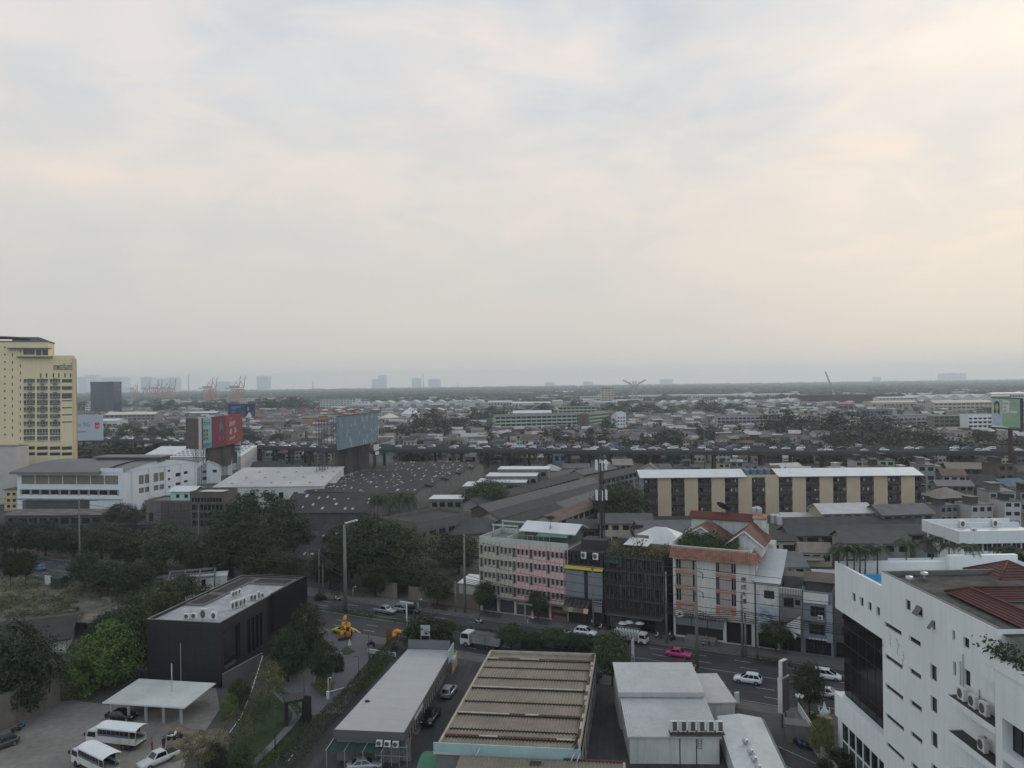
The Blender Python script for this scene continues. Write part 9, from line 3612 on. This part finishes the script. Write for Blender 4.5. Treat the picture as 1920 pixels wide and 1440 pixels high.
for px,base,top,lab in((990,1178,1154,'curved street lamp beside the T-shaped pole'),(784,1150,1120,'curved street lamp left of the small round street tree'),(662,1120,1097,'curved street lamp behind the floodlight pole'),(165,1052,1028,'curved street lamp among the left street trees')):
 P=G(px,base)
 h=zat(P,top)
 t_=thing('street_lamp',lab,'street lamp',P,frz-.6)
 m=MB()
 m.tube([(0,0,0),(0,0,h*.7),(.5,0,h*.92),(1.5,0,h)],[.09,.07,.06,.05],6)
 obj('pole',m,GALV,t_)
 m=MB()
 m.ball((1.8,0,h),.45,.18,.11,8,5)
 obj('lamp_head',m,WHITEO,t_)
for k,(px,s)in enumerate(((735,0),(742,0),(905,0),(1038,0),(1120,0),(1150,0),(1330,0),(1475,0))):
 Y=445-(px-950)*.06
 P=D(px,850,Y)
 m=MB()
 m.bar((0,0,0),(0,0,21.5),.22,.12,n=6)
 tag(obj('mast',m,POLEC,None,(P.x,Y+11,0)),f'{nth(k)} from the left of the thin light masts behind the expressway','mast','light masts behind the expressway')
WIRE=M('cable_black',(.02,.02,.02),.6,.05)
def cable(label,pts,sag,r=.05):
 m=MB()
 for a,b in zip(pts[:-1],pts[1:]):
  a,b=Vector(a),Vector(b)
  n=12
  q=[a.lerp(b,i/n)-Vector((0,0,sag*4*(i/n)*(1-i/n)))for i in range(n+1)]
  for i in range(n):
   m.bar(q[i],q[i+1],r,n=4,cap=False)
 tag(obj('power_cable',m,WIRE),label,'power cable','power cables along the road')
pb={k:v for k,v in zip('a b c d e f g h'.split(),[pl[0],pl[2],pl[3],pl[5],pl[6],pl[7]])}
def at(key,dz,off=0.0):
 t_,P,h=pb[key]
 return P+Vector((-math.sin(frz)*off,math.cos(frz)*off,h-dz))
ext=Vector((100,road_far(100)+2,0))
lft=Vector((-320,road_far(-320)+2,0))
HTS=('topmost','second highest','third highest','fourth highest','fifth highest','lowest')
for k,dz in enumerate((1.2,2.6,4.4,6.0,7.8,9.4)):
 z1=max(6,17.5-dz)
 pts=[lft+Vector((0,0,z1)),at('a',min(dz,8),.4),at('b',dz+.3,.4),at('c',dz*.95,.4),at('d',dz,.5),ext+Vector((0,0,z1))]
 cable(f'{HTS[k]} long black cable strung between the tall power poles',pts,1.1)
for k in range(5):
 pts=[at('c',9.5+k*.35,-.3),at('e',6.3+k*.35,-.2),at('f',3.0+k*.4,-.2),ext+Vector((0,0,7.2-k*.3))]
 cable(f'{nth(k)} cable from the top in the low bundle before the shopfronts',pts,.7,.06)
for k in range(3):
 pts=[at('a',3+k,-.5),D(373,955+k*5,pl[1][1].y),D(600,1036+k*4,pl[11][1].y),at('b',9+k,-.4)]
 cable(f'{nth(k)} cable from the top over the left street trees',pts,.9)
car('suv',G(1098,1191),ROADA,CARW,'white estate car with roof rails driving right before the clad shophouse')
dump_truck(G(902,1214),ROADA+math.pi,'white-cabbed dump truck heading left beyond the ochre hall')
load_truck(G(1186,1205),ROADA,'stake-sided lorry loaded with white sacks by the derelict block')
def taxi_extra(r):
 m=MB()
 m.box(-.1,.1,-.3,.3,1.47,1.62)
 obj('roof_sign',m,YELLOW,r)
car('sedan',G(1272,1231),ROADA,CARP,'bright pink taxi on the road before the red-roofed building','taxi',extra=taxi_extra)
car('sedan',G(1280,1254),ROADA+.04,CARR,'dark red car just below the pink taxi, behind the workshop roof')
car('suv',G(1402,1280),ROADA+math.pi+.05,CARW,'white car with black tailgate heading left in the near lane')
car('mpv',G(1157,1264),ROADA+math.pi,CARW,'white minivan parked by the tall street tree near the workshop')
car('mpv',G(1551,1273),ROADA,CARW,'white minivan passing the black glass corner, upper of two')
car('sedan',G(1545,1305),ROADA+math.pi,CARW,'white car below the minivan beside the black glass corner')
car('hatch',G(1116,1274),1.2,CARK,'black car half hidden at the right edge of the ochre hall')
pickup(G(722,1150),ROADA,CARS_,'silver pickup in the far lanes left of the grey car pair','pickup')
car('suv',G(756,1147),ROADA+.03,CARS_,'silver car ahead of the dark one in the far lanes')
car('sedan',G(770,1149),ROADA,CARK,'dark car at the right of the silver one in the far lanes')
car('sedan',G(643,1187),ROADA+math.pi,CARY,'yellow-green taxi behind the orange inflatable','taxi',extra=taxi_extra)
car('sedan',G(73,1069),ROADA+math.pi,CARB,'blue car on the left part of the main road')
car('sedan',G(120,1088),ROADA+math.pi,CARK,'black car in the near lanes below the blue one')
car('sedan',G(214,1068),ROADA,CARS_,'silver car glimpsed through the left street trees')
for px,py,mt,hd,lab,sh in((898,1169,CARW,ROADA,'white scooter with rider in the middle of the road','rider on the white scooter in the middle of the road'),(633,1126,CARW,ROADA+math.pi,'scooter with rider near the showroom rear corner','rider near the showroom rear corner'),(1063,1190,CARW,ROADA+math.pi,'scooter with rider behind the white estate car','rider behind the white estate car'),(696,1212,CARK,ROADA+math.pi,'black scooter with rider at the driveway mouth','rider at the driveway mouth'),(306,1068,CARW,ROADA,'scooter with rider through the left trees','rider seen through the left trees')):
 P=G(px,py)
 bike(P,hd,mt,lab)
 person(P,hd,sh,RIDE,M('rider_shirt',(.07,.07,.08),.8,.05),M('trousers_dark',(.03,.03,.035)))
PK='motorbikes parked on the far pavement'
for k in range(9):
 px=(1118,1126,1135,1142,1232,1240,1262,1320,1330)[k]
 py=(1178,1180,1181,1183,1196,1198,1202,1210,1211)[k]
 bike(G(px,py),frz+1.3+.2*(k%3),(CARK,CARW,CARR)[k%3],f'{nth(k)} from the left of the motorbikes parked before the shopfronts',PK)
WALKERS=[(1110,1176,M('shirt_white',(.45,.45,.46),.8,.05),'person in a white shirt by the clad shophouse door'),(1256,1201,M('shirt_white',(.45,.45,.46)),'person in a white shirt at the gap beside the derelict block'),(555,1250,M('shirt_white',(.45,.45,.46)),'person walking beside the black showroom entrance'),(1325,1206,M('shirt_orange',(.45,.20,.05),.8,.05),'person in an orange shirt before the red-roofed building steps')]
for px,py,mt,lab in WALKERS:
 person(G(px,py),RND.uniform(0,6),lab,{},mt,M('trousers_dark',(.03,.03,.035)))
m=MB()
m.box(-1.0,1.0,-.05,.05,1.2,4.2)
for x in(-.9,.9):
 m.bar((x,0,0),(x,0,1.2),.06,n=5)
tag(obj('median_sign',m,WHITEO,None,G(1187,1243),1.2),'tall narrow white sign at the median end near the workshop','sign')
for k,(px,py)in enumerate(((1045,1149),(1056,1151))):
 m=MB()
 m.box(-.8,.8,-.35,.35,0,1.1)
 m.extrude_x([(-.9,2.0),(.9,2.0),(0,2.35)],-1.1,1.1)
 for x in(-.9,.9):
  m.bar((x,.3,0),(x,.3,2.0),.04,n=4)
 tag(obj('street_stall',m,M('stall_cloth',(.18,.13,.09),.8,.2),None,G(px,py+14),frz),('left','right')[k]+' small food stall on the pavement under the pink block','stall')
for k,(px,py)in enumerate(((1168,1182),(1200,1182),(1180,1180))):
 t_=thing('parasol',f'{nth(k)} pale parasol from the left behind the loaded lorry','parasol',G(px,py+6),0)
 m=MB()
 m.bar((0,0,0),(0,0,2.4),.04,n=5)
 obj('pole',m,STEEL,t_)
 m=MB()
 m.lathe((0,0,2.0),[(.95,0),(.9,.06),(.5,.3),(.05,.42)],10)
 obj('canopy',m,WHITEO,t_)
